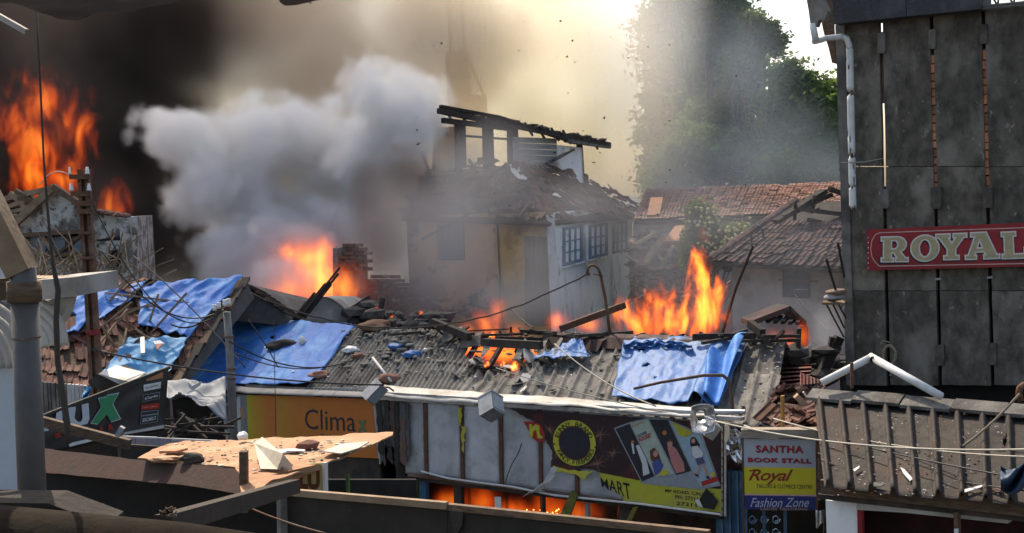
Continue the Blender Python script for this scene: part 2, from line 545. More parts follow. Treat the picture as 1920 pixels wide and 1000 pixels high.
SLAB = {
 'R': [[(0, 0), (.44, 0), (.44, .13), (.36, .13), (.36, .36), (.47, .36), (.62, .13), (.55, .13), (.55, 0), (1, 0), (1, .13), (.9, .13), (.7, .42)] + arc(.6, .7, .33, .3, -62, 90, 12) + [(0, 1), (0, .87), (.09, .87), (.09, .13), (0, .13)],
       [(.36, .5)] + arc(.5, .69, .14, .185, -90, 90, 8) + [(.36, .875)]],
 'O': [arc(.5, .5, .5, .52, 0, 348, 28), arc(.5, .5, .22, .37, 0, 345, 22)],
 'Y': [[(.24, 0), (.76, 0), (.76, .13), (.64, .13), (.64, .42), (.93, .87), (1.03, .87), (1.03, 1), (.58, 1), (.58, .87), (.66, .87), (.52, .6), (.37, .87), (.44, .87), (.44, 1), (-.05, 1), (-.05, .87), (.06, .87), (.36, .42), (.36, .13), (.24, .13)]],
 'A': [[(-.1, 0), (.28, 0), (.28, .13), (.21, .13), (.26, .27), (.6, .27), (.66, .13), (.58, .13), (.58, 0), (1.13, 0), (1.13, .13), (1.03, .13), (.68, 1), (.13, 1), (.13, .87), (.28, .87), (.0, .13), (-.1, .13)],
       [(.31, .4), (.55, .4), (.44, .75)]],
 'L': [[(0, 0), (1, 0), (1, .38), (.85, .38), (.85, .14), (.42, .14), (.42, .86), (.52, .86), (.52, 1), (0, 1), (0, .86), (.1, .86), (.1, .14), (0, .14)]],
}
spots = {'R': ((1653, 490.5), (1702, 490), (1653, 445.5)), 'O': ((1708.5, 489), (1760, 488), (1708.5, 443.5)), 'Y': ((1758, 487), (1810, 485.5), (1758, 440.5)), 'A': ((1816, 486), (1867, 484), (1814, 438)), 'L': ((1880, 484.5), (1929, 483), (1878, 436.5))}
for ch, (bl, br, tl) in spots.items():
    for off, m, o, nm in ((.006, BLK, .05, 'letter_shadow'), (.01, IV, .045, 'letter_outline'), (.014, GOLD, -.012, 'letter')):
        me = curve_mesh(SLAB[ch], o)
        dx, dy = (-1.6, 2.6) if nm == 'letter_shadow' else (0, 0)
        B_ = [RS.hit(p[0] + dx, p[1] + dy, off) for p in (bl, br, tl)]
        lay(me, *B_, RS.n, m, sg, nm, box=(0, 1, 0, 1))
mb = MB()
for k in range(7):
    c = RS.hit(1628, 446 + k * 9.5, .004)
    mb.rock(c, (.009, .009, .009), k, 1)
build('rivets', mb, WHT, sg)

# drain pipe on its face
pp = [RW.hit(1523, 44, .9), RW.hit(1530, 77, .85), RW.hit(1546, 72.5, .5), RW.hit(1578, 69, .16), RW.hit(1588, 73, .14), RW.hit(1592.5, 86, .14)]
pe = thing('drain_pipe', 'broken white plastic drain pipe bent round the concrete corner', 'pipe', RW.hit(1597, 390, .14))
build('pipe_elbow', MB().tube([pp[0], pp[1]], .048, 10), PVC, pe, smooth=True)
build('pipe_elbow', MB().tube([RW.hit(1527, 78, .85), RW.hit(1538, 75.5, .62), pp[2], pp[3], pp[4], pp[5], RW.hit(1593, 92, .14)], .043, 10), PVC, pe, smooth=True)
for y0, y1, ov in ((92, 170, 0), (180, 289, 1), (297, 348, 2), (353, 389, 3)):
    x0, x1 = 1593 + (y0 - 92) * .021, 1593 + (y1 - 92) * .021
    a, b = RW.hit(x0, y0, .14), RW.hit(x1, y1, .14)
    mb = MB()
    def fn(u, v, a=a, b=b, ov=ov):
        q = 2 * math.pi * u
        ax = (b - a).normalized(); e1 = ax.cross(nR).normalized(); e2 = nR
        e = .07 * noise.noise(V((math.cos(q) * 2, math.sin(q) * 2, ov * 7 + round(v) * 3))) if v in (0, 1) else 0
        return a.lerp(b, v) + ax * e + (e1 * math.cos(q) + e2 * math.sin(q)) * .046
    mb.grid(fn, 14, 10, skip=lambda u, v, ov=ov: noise.noise(V((u * 6 + ov * 5, v * 5, ov))) > .42)
    build('pipe_length', mb, PVC, pe, smooth=True, solid=.005)
wr = [RW.hit(1576, 305, .25), RW.hit(1597, 305, .21), RW.hit(1620, 304, .12), RW.hit(1656, 297.5, .02)]
build('tie_wire', MB().tube(wr, .008, 5), WIREL, label='pale wire tied across the white drain pipe', cat='wire')
# torn eave gutter above the corner
gp = [(1507, -30), (1530, -30), (1552, 20), (1546, 40), (1535, 37), (1530, 51), (1519, 44), (1516, 20)]
mb = MB().prism(RW.pts(gp, .9), -nR * .12)
build('torn_gutter', mb, mat('grey_fibre', (.26, .23, .2), (.15, .13, .11), 6, rough=.9), label='broken fibre gutter end hanging above the white pipe', cat='gutter')
# rope coil on the wall
rc = RW.hit(1668, 664, .1)
cx_, cz_ = (RW.hit(1678, 664, .1) - rc), (RW.hit(1668, 640, .1) - rc)
mb = MB()
for k in range(6):
    pts = []
    f1, f2 = random.uniform(.8, 1.15), random.uniform(.75, 1.0)
    for i in range(21):
        a = 2 * math.pi * i / 20
        pts.append(rc + cx_ * math.cos(a) * f1 * 1.15 + cz_ * math.sin(a) * f2 * (.8 if math.sin(a) > 0 else 1) + nR * random.uniform(0, .03))
    mb.tube(pts, .01, 5)
mb.tube([rc - cz_, rc - cz_ * 1.3 + cx_ * .3, rc - cz_ * 1.7 + cx_ * .1], .009, 5)
mb.tube([rc + cz_ * .9, rc + cz_ * 1.05 - cx_ * 1.2, rc + cz_ * .8 - cx_ * 1.7], .008, 5)
build('rope_coil', mb, mat('rope', (.34, .28, .18), (.24, .19, .12), 20), label='coil of pale rope hung on the blackened concrete wall', cat='rope')
# shelf with sacks
sh = thing('wall_shelf', 'small bracketed board shelf at the concrete corner piled with sacks', 'shelf', RW.hit(1560, 575, .3))
S0 = [RW.hit(1541, 567, .95), RW.hit(1584, 568, .3), RW.hit(1586, 563, -.2), RW.hit(1548, 562, .6)]
build('shelf_board', MB().prism(S0, V((0, 0, -.035))), WOODL, sh)
for a, b in (((1549, 570), (1582, 632)), ((1562, 571), (1583, 615)), ((1572, 571), (1586, 596))):
    build('strut', MB().tube([RW.hit(*a, .6), RW.hit(*b, .1)], .014, 5), RUST, sh)
for i, (px, py, r, lb) in enumerate((((1565), 557, (.16, .14, .055), 'flat grey sack lying lowest on the corner shelf'), (1568, 548, (.15, .13, .05), 'brown sack lying topmost on the corner shelf'))):
    build('sack', MB().rock(RW.hit(px, py, .45), r, i + 3, 3), mat('sackcloth_%s' % ('grey', 'brown')[i], ((.4, .36, .36), (.26, .19, .14))[i], None, 6, rough=.95, bump=.5), label=lb, cat='sack', smooth=True)
build('rag', MB().grid(lambda u, v: RW.hit(1575 + u * 9, 570 + v * 14 * (1 - .4 * u), .25 + .03 * math.sin(u * 9 + v * 3)), 6, 6), PORC, label='white rag hanging under the corner shelf', cat='rag', solid=.004)
build('iron_bar', MB().tube([RW.hit(1549, 485, .9), RW.hit(1567, 545, .5)], .018, 6), SOOT, label='thin iron bar leaning above the sack shelf', cat='bar')
build('iron_bar', MB().tube([RW.hit(1571, 455, .7), RW.hit(1583, 520, .4)], .018, 6), SOOT, label='shorter iron bar against the concrete corner', cat='bar')

# ================================================================ TILED HOUSE BEHIND, WITH THE SHUTTERED WINDOW
rh = thing('tiled_house', 'low whitewashed house with half stripped brown tile roof', 'house', V((P(1480, 600, 28).x, 28, 0)))
E0, E1 = P(1333, 492, 28.5), P(1620, 508, 26.5)
T1, T0 = P(1650, 372, 31.5), P(1492, 382, 32.5)
W = Plane(P(1380, 600, 29), P(1600, 600, 27.4), P(1380, 500, 29))
WH = mat('grey_whitewash', (.46, .43, .4), (.34, .31, .28), 2, c3=(.22, .18, .14), s3=.7, lo3=.47, hi3=.62, rough=.9)
wl = W.pts([(1372, 493), (1620, 506), (1620, 640), (1372, 640)])
for p in wl[2:]: p.z = 0
build('wall', MB().prism(wl, -W.n * .25), WH, rh)
wl2 = [wl[0], wl[0] - W.n * 4, V((*(wl[0] - W.n * 4).xy, 0)), V((wl[0].x, wl[0].y, 0))]
build('wall', MB().prism(wl2, V((.2, .05, 0))), WH, rh)
wn = build('window', MB().prism(W.pts([(1467, 500), (1519, 503), (1518, 560), (1467, 557)], .02), -W.n * .05), mat('blue_grey_shutter', (.075, .09, .115), (.05, .06, .08), 8, rough=.8), rh)
for k in range(2):
    a = 1468.5 + k * 25
    build('shutter', MB().prism(W.pts([(a, 502), (a + 23.5, 503.5), (a + 23.5, 556), (a, 555)], .05), -W.n * .03), mat('blue_grey_shutter', (1, 1, 1)), wn)
build('sill', MB().prism(W.pts([(1459, 524), (1531, 527), (1531, 529), (1459, 526)], .1), -W.n * .1), WOOD, wn)
build('shutter_gap', MB().prism(W.pts([(1490, 542), (1515, 542), (1515, 544), (1490, 544)], .065), -W.n * .01), WH, wn)
# roof: boarded deck under tiles
deck = MB().add([E0, E1, T1, T0, E0 - V((0, 0, .08)), E1 - V((0, 0, .08)), T1 - V((0, 0, .08)), T0 - V((0, 0, .08))], [(0, 1, 2, 3), (7, 6, 5, 4), (0, 4, 5, 1), (1, 5, 6, 2), (2, 6, 7, 3), (3, 7, 4, 0)])
build('roof_boards', deck, BURNT, rh)
bkr = [T0 + V((-.5, 5, -1.6)), T1 + V((1, 5, -1.6))]
build('roof_boards', MB().add([T0, T1, bkr[1], bkr[0]], [(0, 1, 2, 3)]), BURNT, rh, solid=.08)
build('roof_boards', MB().add([E0, T0, bkr[0], P(1330, 470, 36)], [(0, 1, 2, 3)]), TILED, rh, solid=.08)
def kp(u, v):
    # open rafters near the top middle
    return not (v > .6 and .12 < u < .75 and noise.noise(V((u * 7, v * 5, 1))) > -.28)
tiles(rh, E0, E1, T0, T1, TMD, miss=.03, keep=kp, cap=300, jit=(.012, .02), tilt=.035, step=(.26, .33), lift=.04)
hip = [E0.lerp(T0, k / 12) for k in range(13)]
for a, b in zip(hip, hip[1:]):
    build('hip_tile', MB().tube([a + V((0, 0, .05)), b + V((0, 0, .09))], [.11, .09], 7), TILED, rh)
for a, b, w_ in (((1455, 424), (1545, 366), .3), ((1470, 415), (1558, 372), .16), ((1500, 400), (1580, 410), .07), ((1528, 378), (1522, 405), .08), ((1492, 390), (1490, 418), .08), ((1555, 362), (1600, 378), .1), ((1515, 420), (1570, 432), .06), ((1520, 441), (1590, 412), .07), ((1525, 447), (1590, 421), .05)):
    build('rafter', MB().beam(P(*a, 30) + V((0, 0, .1)), P(*b, 30.5) + V((0, 0, .1)), w_, .1), BURNT, rh)
# far tiled roof behind the bush
fr_ = thing('long_tiled_roof', 'long low building under a wide weathered tile roof before the trees', 'building', V((P(1400, 400, 44).x, 44, 0)))
A0, A1, B1, B0 = P(1188, 415, 42), P(1610, 398, 40), P(1640, 342, 48), P(1210, 358, 50)
build('wall', MB().prism([V((A0.x, A0.y + .3, 0)), V((A1.x, A1.y + .3, 0)), A1 + V((0, .3, -.1)), A0 + V((0, .3, -.1))], V((0, .3, 0))), WH, fr_)
build('roof_slope', MB().add([A0, A1, B1, B0], [(0, 1, 2, 3)]), TILED, fr_, solid=.1)
build('roof_slope', MB().add([B0, B1, B1 + V((.3, 8, -2)), B0 + V((.3, 8, -2))], [(0, 1, 2, 3)]), TILED, fr_, solid=.1)
tiles(fr_, A0, A1, B0, B1, TM, miss=.02, cap=300, jit=(.01, .02), tilt=.03, step=(.27, .36), lift=.05)

# ================================================================ THE BURNT TWO-STOREY HOUSE
C0, C1 = P(1040, 600, 38), None
dW = V((.31, .95, 0)).normalized(); dY = V((-.95, .31, 0)).normalized()
cz = P(1037, 415, 38).z
c0 = V((C0.x, C0.y, 0))
WP = Plane(c0, c0 + dW * 5, c0 + V((0, 0, 5)))
YP = Plane(c0, c0 + dY * 5, c0 + V((0, 0, 5)))
wend = WP.hit(1187, 500); yend = YP.hit(766, 500)
hs = thing('burnt_house', 'smoke-stained house with collapsed tile roof and gutted upper room', 'house', c0.lerp(yend, .4) * 1)
hs.location.z = 0
SPLIT = YP.hit(932, 500)
def wallpoly(nm, a, b, z0, z1, n, m, th=.25):
    return build(nm, MB().prism([V((a.x, a.y, z0)), V((b.x, b.y, z0)), V((b.x, b.y, z1)), V((a.x, a.y, z1))], -n * th), m, hs)
PW2 = mat('smoky_white_plaster', (.85, .85, .83), (.75, .75, .73), 2, c3=(.38, .35, .3), s3=.7, lo3=.5, hi3=.66, rough=.9, c4=(.16, .14, .12), s4=2.4, lo4=.6, hi4=.7, stretch=(1, 1, .6))
PY2 = mat('scorched_pink_plaster', (.7, .46, .22), (.58, .38, .19), 2, c3=(.5, .28, .18), s3=.6, lo3=.42, hi3=.62, rough=.9, c4=(.09, .06, .05), s4=1.6, lo4=.54, hi4=.64)
wallpoly('white_wall', c0, wend, 0, cz + .25, WP.n, PW2)
wallpoly('ochre_wall', c0, SPLIT, 0, cz + .28, YP.n, PLASTER_Y)
wallpoly('scorched_wall', SPLIT + dY * .004, yend, 0, cz + .32, YP.n, PY2)
build('corner_post', MB().box(c0 + V((-.12, -.12, 0)), c0 + V((.14, .1, cz + .2))), PW2, hs)
build('downpipe', MB().tube([YP.hit(932, 400, .06), YP.hit(935, 470, .06), YP.hit(941, 600, .06)], .035, 6), SOOT, hs)
far_ = [wend, wend + dY * 5.5, yend]
for a, b in ((far_[0], far_[1]), (far_[1], far_[2])):
    build('rear_wall', MB().prism([V((a.x, a.y, 0)), V((b.x, b.y, 0)), V((b.x, b.y, cz)), V((a.x, a.y, cz))], V((.15, .15, 0))), PW2, hs)
GB = mat('blue_grey_frame', (.2, .25, .3), (.15, .19, .23), 6, rough=.7); GLZ = mat('dim_glass', (.06, .075, .09), (.04, .05, .06), 3, rough=.25, bump=0)
for x0, x1, y0, y1, z0, z1 in ((1056, 1089, 428, 424, 497, 488), (1105, 1136, 424, 420, 484, 477), (1149, 1173, 419, 416, 474, 469)):
    px = [(x0, y0), (x1, y1), (x1, z1), (x0, z0)]
    wnd = build('window', MB().prism(WP.pts(px, -.02), WP.n * .012), GLZ, hs)
    def q(u, v): 
        return (x0 + (x1 - x0) * u, (y0 + (y1 - y0) * u) * (1 - v) + (z0 + (z1 - z0) * u) * v)
    def bar(u0, v0, u1, v1, nm='frame', t=.05):
        build(nm, MB().prism(WP.pts([q(u0, v0), q(u1, v0), q(u1, v1), q(u0, v1)], .0), WP.n * t), GB, wnd)
    bar(-.05, -.03, 1.05, .05); bar(-.05, .95, 1.05, 1.04); bar(-.05, .05, .06, .95); bar(.94, .05, 1.05, .95)
    for u in (.31, .63): bar(u, .052, u + .06, .948, 'mullion', .045)
    for v in (.36, .66): bar(.062, v, .938, v + .03, 'glazing_bar', .035)
    build('sill', MB().prism(WP.pts([q(-.1, 1.045), q(1.1, 1.045), q(1.1, 1.08), q(-.1, 1.08)], .0), WP.n * .12), PW2, wnd)
dr = build('door', MB().prism(YP.pts([(984, 442), (1036, 446), (1038, 610), (986, 610)], .0), YP.n * .02), mat('smoked_planks', (.25, .2, .15), (.17, .14, .11), 6, rough=.9), hs)
for k in range(6):
    a = 984.5 + k * 8.6
    build('plank', MB().prism(YP.pts([(a, 443 + k), (a + 8, 444 + k), (a + 8.6, 610), (a + .6, 610)], .022), YP.n * random.uniform(.02, .04)), mat('smoked_planks', (1, 1, 1)), dr)
wy = build('window', MB().prism(YP.pts([(819, 414), (870, 414), (872, 488), (822, 488)], .0), YP.n * .02), DARK, hs)
for k in range(5):
    a = 820.5 + k * 10
    build('shutter_plank', MB().prism(YP.pts([(a, 416), (a + 9, 416), (a + 10.5, 486), (a + 1.5, 486)], .022), YP.n * random.uniform(.02, .035)), mat('slate_blue_shutter', (.12, .14, .17), (.09, .1, .13), 7, rough=.8), wy)
# a soot stain's ledge and fallen plaster heap at the wall foot
mb = MB()
for k in range(26):
    x = random.uniform(790, 930); c = YP.hit(x, random.uniform(560, 598), random.uniform(.3, 1.4))
    mb.rock(c, (random.uniform(.1, .3), random.uniform(.1, .25), random.uniform(.06, .18)), k, 1)
build('rubble_heap', mb, BRICKD, label='heap of broken masonry against the scorched house wall', cat='rubble', kind='stuff')
# lower roof: rafters then loose tiles
e0, e1 = P(1030, 420, 37.6), P(1197, 407, 48)
t1, t0 = P(1096, 342, 47), P(955, 322, 41.5)
f0, f2 = P(752, 411, 39.4), P(812, 312, 43)
build('roof_boards', MB().add([e0, e1, t1, t0], [(0, 1, 2, 3)]), BURNT, hs, solid=.08)
build('roof_boards', MB().add([f0, e0, t0, f2], [(0, 1, 2, 3)]), BURNT, hs, solid=.08)
tiles(hs, e0, e1, t0, t1, TM, miss=.12, cap=190, jit=(.08, .1), tilt=.27, step=(.27, .3), lift=.2, sag=.34)
tiles(hs, f0, e0, f2, t0, TMD, miss=.25, cap=110, jit=(.1, .12), tilt=.34, step=(.3, .36), lift=.2, sag=.4)
for k in range(14):
    u, v = random.random(), random.random()
    p = f0.lerp(e0, u).lerp(f2.lerp(t0, u), v) + V((0, 0, .3)); d = V((random.gauss(0, .9), random.gauss(0, .5), random.gauss(.1, .35)))
    build('rafter', MB().beam(p - d, p + d, .08, .08), BURNT, hs)
# upper room
UPn = Plane(P(960, 330, 42.5), P(1045, 330, 44.5), P(960, 240, 42.5))
def up(nm, px, m, th=.15, off=0, pl=None):
    return build(nm, MB().prism((pl or UPn).pts(px, off), -UPn.n * th), m, hs)
GRB = mat('grey_boarding', (.3, .3, .29), (.24, .24, .23), 4, rough=.9)
for k in range(7):
    y0 = 258 + k * 11
    up('board', [(962, y0 - 1 - k * .2), (1044, y0 + 2), (1044, y0 + 12.3), (962, y0 + 9.3)], GRB, .05, random.uniform(0, .02))
up('upper_wall', [(1046, 272), (1091, 277), (1096, 345), (1048, 325)], PW2)
up('upper_wall', [(820, 240), (862, 236), (864, 330), (815, 330)], PY2, .15, -1.2)
for x in (862, 914, 960):
    up('post', [(x, 225), (x + 11, 225), (x + 13, 315), (x + 2, 315)], BURNT, .25)
up('post', [(1088, 262), (1092, 263), (1097, 345), (1093, 345)], BURNT, .2)
up('stub_post', [(1096, 325), (1103, 328), (1105, 350), (1099, 352)], BURNT, .2, .02)
for a, b, w_, m in (((822, 208), (1143, 272), .17, BURNT), ((826, 200), (930, 219), .1, BURNT), ((830, 226), (960, 242), .16, BURNT), ((930, 219), (1080, 268), .12, BURNT), ((1060, 262), (1143, 274), .2, CONCT), ((870, 255), (960, 262), .06, BURNT), ((996, 242), (1016, 236), .06, BURNT), ((1025, 308), (1075, 280), .09, CONCT)):
    pl = UPn
    build('roof_beam', MB().beam(pl.hit(*a, .3), pl.hit(*b, .3), .14, w_), m, hs)
for k in range(12):
    x = 832 + k * 25 + random.uniform(-5, 5)
    y = 205 + (x - 822) * .2
    build('rafter', MB().beam(UPn.hit(x, y - 6, .1), UPn.hit(x + 14, y + random.uniform(10, 24), -1.4), .07, .08), BURNT, hs)
mb = MB()
for k in range(40):
    x = random.uniform(900, 1130); y = 203 + (x - 822) * .205 + random.uniform(-4, 4)
    mb.rock(UPn.hit(x, y, .2), (random.uniform(.15, .35), .2, random.uniform(.04, .1)), k, 1)
build('charred_tiles', mb, BURNT, hs, kind='stuff')
# torn white boards lying on the tiles
SP = Plane(e0 + V((0, 0, .2)), e1 + V((0, 0, .2)), t0 + V((0, 0, .2)))
for i, (px, lb) in enumerate((([(955, 309), (972, 315), (990, 326), (987, 338), (972, 336), (958, 322)], 'jagged white sheet at the top of the fallen roof tiles'), ([(1035, 366), (1055, 352), (1062, 368), (1050, 371)], 'small torn white sheet lower on the fallen roof tiles'))):
    build('torn_sheet', MB().prism(SP.pts(px, .15), SP.n * .03), PORC, label=lb, cat='sheet')

# ================================================================ WATER TOWER AND MAST FAR IN THE SMOKE
tw = thing('mast_tower', 'block tower topped by a lattice aerial mast, half lost in smoke', 'tower', V((P(870, 300, 72).x, 72, 0)))
a, b = P(838, 105, 72), P(884, 200, 72)
build('tower_block', MB().box((a.x, 70, 0), (b.x, 74, a.z)), CONCT, tw)
c = P(912, 182, 72)
build('tower_block', MB().box((b.x + .01, 70.3, 0), (c.x, 74, c.z)), CONCT, tw)
mx, my = P(843, 35, 72), P(872, 105, 72)
for x in (mx.x, my.x):
    for y in (71, 72.2): build('mast_leg', MB().tube([V((x, y, a.z)), V((x, y, a.z + 3.4))], .09, 5), SOOT, tw)
for k in range(5):
    z = a.z + .1 + k * .75
    build('mast_brace', MB().tube([V((mx.x, 71, z)), V((my.x, 71, z + .7))], .05, 4), SOOT, tw)
    build('mast_brace', MB().tube([V((mx.x, 71, z + .05)), V((my.x, 71, z + .05))], .05, 4), SOOT, tw)
st = [P(876, 105, 71.5), P(908, 182, 71.5)]
build('stay', MB().tube(st, .09, 5), SOOT, tw)
for k in range(8):
    q = st[0].lerp(st[1], (k + .5) / 8)
    build('stay_rung', MB().tube([q, V((b.x, q.y, q.z - .3))], .04, 4), SOOT, tw)

# ================================================================ GABLED RUIN ON THE LEFT
gh = thing('gabled_ruin', 'peeling limewashed gable house with stripped roof timbers under flames', 'house', V((P(120, 600, 30).x, 30, 0)))
GP = Plane(P(40, 530, 30), P(160, 530, 29.4), P(40, 400, 30))
def g_(nm, px, m, th=.3, off=0, solidz=False):
    pts = GP.pts(px, off)
    if solidz:
        for p in pts:
            if p.z < GP.hit(100, 528).z: p.z = 0
    return build(nm, MB().prism(pts, -GP.n * th), m, gh)
g_('gable_wall', [(10, 445), (60, 395), (99, 356), (127, 372), (150, 384), (172, 440), (172, 438), (36, 441)], LIME)
g_('gable_base', [(-20, 490), (172, 482), (175, 600), (-20, 600)], LIME, solidz=True)
g_('flank_wall', [(166, 398), (205, 400), (243, 407), (244, 440), (166, 452)], LIME, .3, -.15)
g_('flank_wall', [(166, 453.5), (244, 450), (242, 500), (246, 600), (166, 600)], LIME, .3, -.2, True)
g_('flank_hole', [(205, 470), (226, 468), (224, 500), (207, 502)], DARK, .05, -.16)
SHB = mat('pale_blue_board', (.26, .3, .36), (.2, .23, .28), 4, rough=.8)
for x0, x1 in ((48, 85), (93, 122), (125, 152)):
    g_('window_board', [(x0, 445), (x1, 443), (x1, 477), (x0, 482)], SHB, .06, -.12)
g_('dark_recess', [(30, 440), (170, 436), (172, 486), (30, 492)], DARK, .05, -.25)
for x in (44, 87, 123, 154):
    g_('stud', [(x, 440), (x + 5, 440), (x + 6, 486), (x + 1, 487)], WOOD, .12, .01)
for a, b, w_ in (((30, 442), (170, 433), .1), ((55, 481), (165, 476), .1), ((0, 375), (98, 353), .12), ((6, 440), (100, 352), .18), ((100, 350), (152, 384), .14), ((-10, 372), (25, 372), .1), ((5, 392), (50, 376), .1), ((10, 400), (60, 388), .08), ((20, 362), (60, 400), .1), ((30, 358), (75, 385), .1), ((35, 372), (56, 376), .08), ((82, 444), (105, 478), .07), ((105, 480), (160, 436), .07), ((160, 395), (180, 395), .15)):
    build('roof_timber', MB().beam(GP.hit(*a, .25), GP.hit(*b, .2), .12, w_), WOODL if random.random() < .45 else WOOD, gh)
mb = MB()
for k in range(30):
    x = random.uniform(0, 95); y = 440 - x * .85 + random.uniform(-14, 8)
    p = GP.hit(x, y, -random.uniform(.2, 1.5)); q = p + V((random.uniform(-.6, .6), random.uniform(-.5, .5), random.uniform(-.3, .3)))
    mb.beam(p, q, .06, .05)
build('fallen_laths', mb, WOODL, gh, kind='stuff')
for k in range(8):
    x = 180 + k * 8
    build('coping_brick', MB().rock(GP.hit(x, 396 + (x - 180) * .15, .0), (.16, .12, .06), k, 1), BRICKD, gh)
ge = GP.hit(243, 407)
gl = GP.hit(10, 445)
build('side_wall', MB().prism([V((ge.x, ge.y, 0)), V((ge.x, ge.y, ge.z)), V((ge.x - 1.2, ge.y + 6, ge.z)), V((ge.x - 1.2, ge.y + 6, 0))], V((-.25, 0, 0))), LIME, gh)
build('side_wall', MB().prism([V((gl.x - 1, gl.y, 0)), V((gl.x - 1, gl.y, gl.z)), V((gl.x - 1, gl.y + 6, gl.z)), V((gl.x - 1, gl.y + 6, 0))], V((-.25, 0, 0))), LIME, gh)
# tangle of split bamboo and laths at its foot
mb = MB()
for k in range(110):
    x, y = random.uniform(60, 240), random.uniform(478, 545)
    p = P(x, y, random.uniform(25, 29)); d = V((random.gauss(0, .42), random.gauss(0, .3), random.gauss(0.05, .3)))
    mb.beam(p - d, p + d, .024, .02)
build('lath_tangle', mb, WOODL, label='tangle of split laths at the foot of the gabled ruin', cat='debris', kind='stuff')

# ================================================================ BRICK RUIN BESIDE THE SMOKE
BP = Plane(P(630, 600, 33), P(790, 600, 35), P(630, 460, 33))
br_ = thing('brick_ruin', 'broken red brick wall standing in stepped courses beside the flames', 'wall', V((P(710, 600, 34).x, 34, 0)))
def bricks(x0f, y0, y1, ch, nrow, mtl, keep):
    k = 0
    for r in range(nrow):
        y = y1 - r * ch
        x = x0f - (r % 2) * 9
        while x < 800:
            bw = 17.5
            if keep(x, y):
                a = [(x + .7, y - ch + .8), (x + bw - .7, y - ch + .8 - .3), (x + bw - .7, y - .8), (x + .7, y - .6)]
                build('brick', MB().prism(BP.pts(a, random.uniform(-.02, .035)), -BP.n * .14), mtl, br_)
                k += 1
            x += bw
    return k
def kb(x, y):
    if 632 < x < 688 and 462 < y < 510: return (x - 660) ** 2 / 30 ** 2 + max(0, 480 - y) ** 2 / 22 ** 2 < 1.0 and random.random() < .93
    if x < 690 or y < 522: return False
    return x < 735 + (y - 515) * 1.15 and random.random() < .95
bricks(612, 455, 612, 7.4, 21, BRICKD, kb)
build('wall_core', MB().prism(BP.pts([(632, 466), (660, 459), (688, 470), (690, 524), (735, 526), (800, 600), (800, 640), (632, 640)], -.13), -BP.n * .2), mat('brick_mortar', (.3, .24, .2), (.2, .16, .13), 5, rough=.95), br_)
# ================================================================ SHOP ROW: ASBESTOS ROOF
RP = Plane(P(580, 724, 21.2), P(1442, 792, 15.9), P(1472, 636, 18.0))
TL, TR = RP.hit(668, 613), RP.hit(1472, 634)
BL, BR = RP.hit(572, 732), RP.hit(1440, 800)
sr = thing('shop_row', 'row of small shops under one grey corrugated cement roof holed by fire', 'shop', V(((BL.x + BR.x) / 2, (BL.y + BR.y) / 2, 0)))
def roofpt(u, v, h=0.0):
    return BL.lerp(BR, u).lerp(TL.lerp(TR, u), v) + RP.n * h
def upx(px, py):
    """roof parameters of a photo point on this roof"""
    p = RP.hit(px, py)
    u = .5
    for _ in range(12):
        a, b = BL.lerp(BR, u), TL.lerp(TR, u)
        v = (p - a).dot(b - a) / (b - a).length_squared
        c = a.lerp(b, v); t = BL.lerp(BR, u + .01).lerp(TL.lerp(TR, u + .01), v) - c
        u += .01 * (p - c).dot(t) / t.length_squared
    return u, v
hole = [upx(*q) for q in ((858, 640), (872, 668), (893, 676), (898, 692), (915, 699), (935, 690), (952, 697), (965, 690), (984, 679), (1005, 668), (1012, 652), (1020, 640))]
def inpoly(x, y, poly):
    c = False
    for i in range(len(poly)):
        (x1, y1), (x2, y2) = poly[i], poly[i - 1]
        if (y1 > y) != (y2 > y) and x < (x2 - x1) * (y - y1) / (y2 - y1) + x1: c = not c
    return c
hole_ = [(a, b + (.3 if i in (0, len(hole) - 1) else 0)) for i, (a, b) in enumerate(hole)]
NS = 13
ufine = upx(880, 680)[0]
for i in range(NS):
    for row, (v0, v1, lf) in enumerate(((-.03, .53, .0), (.49, 1.0, .014))):
        u0, u1 = i / NS, (i + 1) / NS + .004
        fine = (u0 + u1) / 2 < ufine
        sag = random.uniform(-.02, .02); skew = random.uniform(-.006, .006)
        per = 7 if fine else 3
        def fn(a, b, u0=u0, u1=u1, v0=v0, v1=v1, lf=lf, fine=fine, sag=sag, skew=skew, per=per):
            u, v = u0 + (u1 - u0) * a, v0 + (v1 - v0) * b
            if fine: h = .022 * math.sin(2 * math.pi * per * a)
            else:
                t = (a * per) % 1.0
                h = .055 * max(0, math.cos((t - .5) * math.pi * 2.6)) if abs(t - .5) < .19 else 0
            h += lf * (1 if v1 < .9 else -1) + sag * b + .006 * fr(V((u * 40, v * 10, 0)))
            # the sheets slump round the burnt hole
            d = math.hypot((u - hole[4][0]) * 12, (v - .62) * 2.2)
            if d < 1.2: h -= .16 * (1.2 - d) ** 1.3 * (1 + fr(V((u * 60, v * 9, 4))))
            return roofpt(u + skew * b, v, h + .02)
        def sk(a, b, u0=u0, u1=u1, v0=v0, v1=v1):
            u, v = u0 + (u1 - u0) * a, v0 + (v1 - v0) * b
            n_ = .018 * fr(V((u * 70, v * 12, 2)))
            return inpoly(u + n_ * .6, v + n_ * 3, hole_) or (v > .97 + .05 * noise.noise(V((u * 60, 0, 0))))
        build('roof_sheet', MB().grid(fn, 42 if fine else 30, 16, skip=sk), ASB, sr, solid=.008, smooth=True)
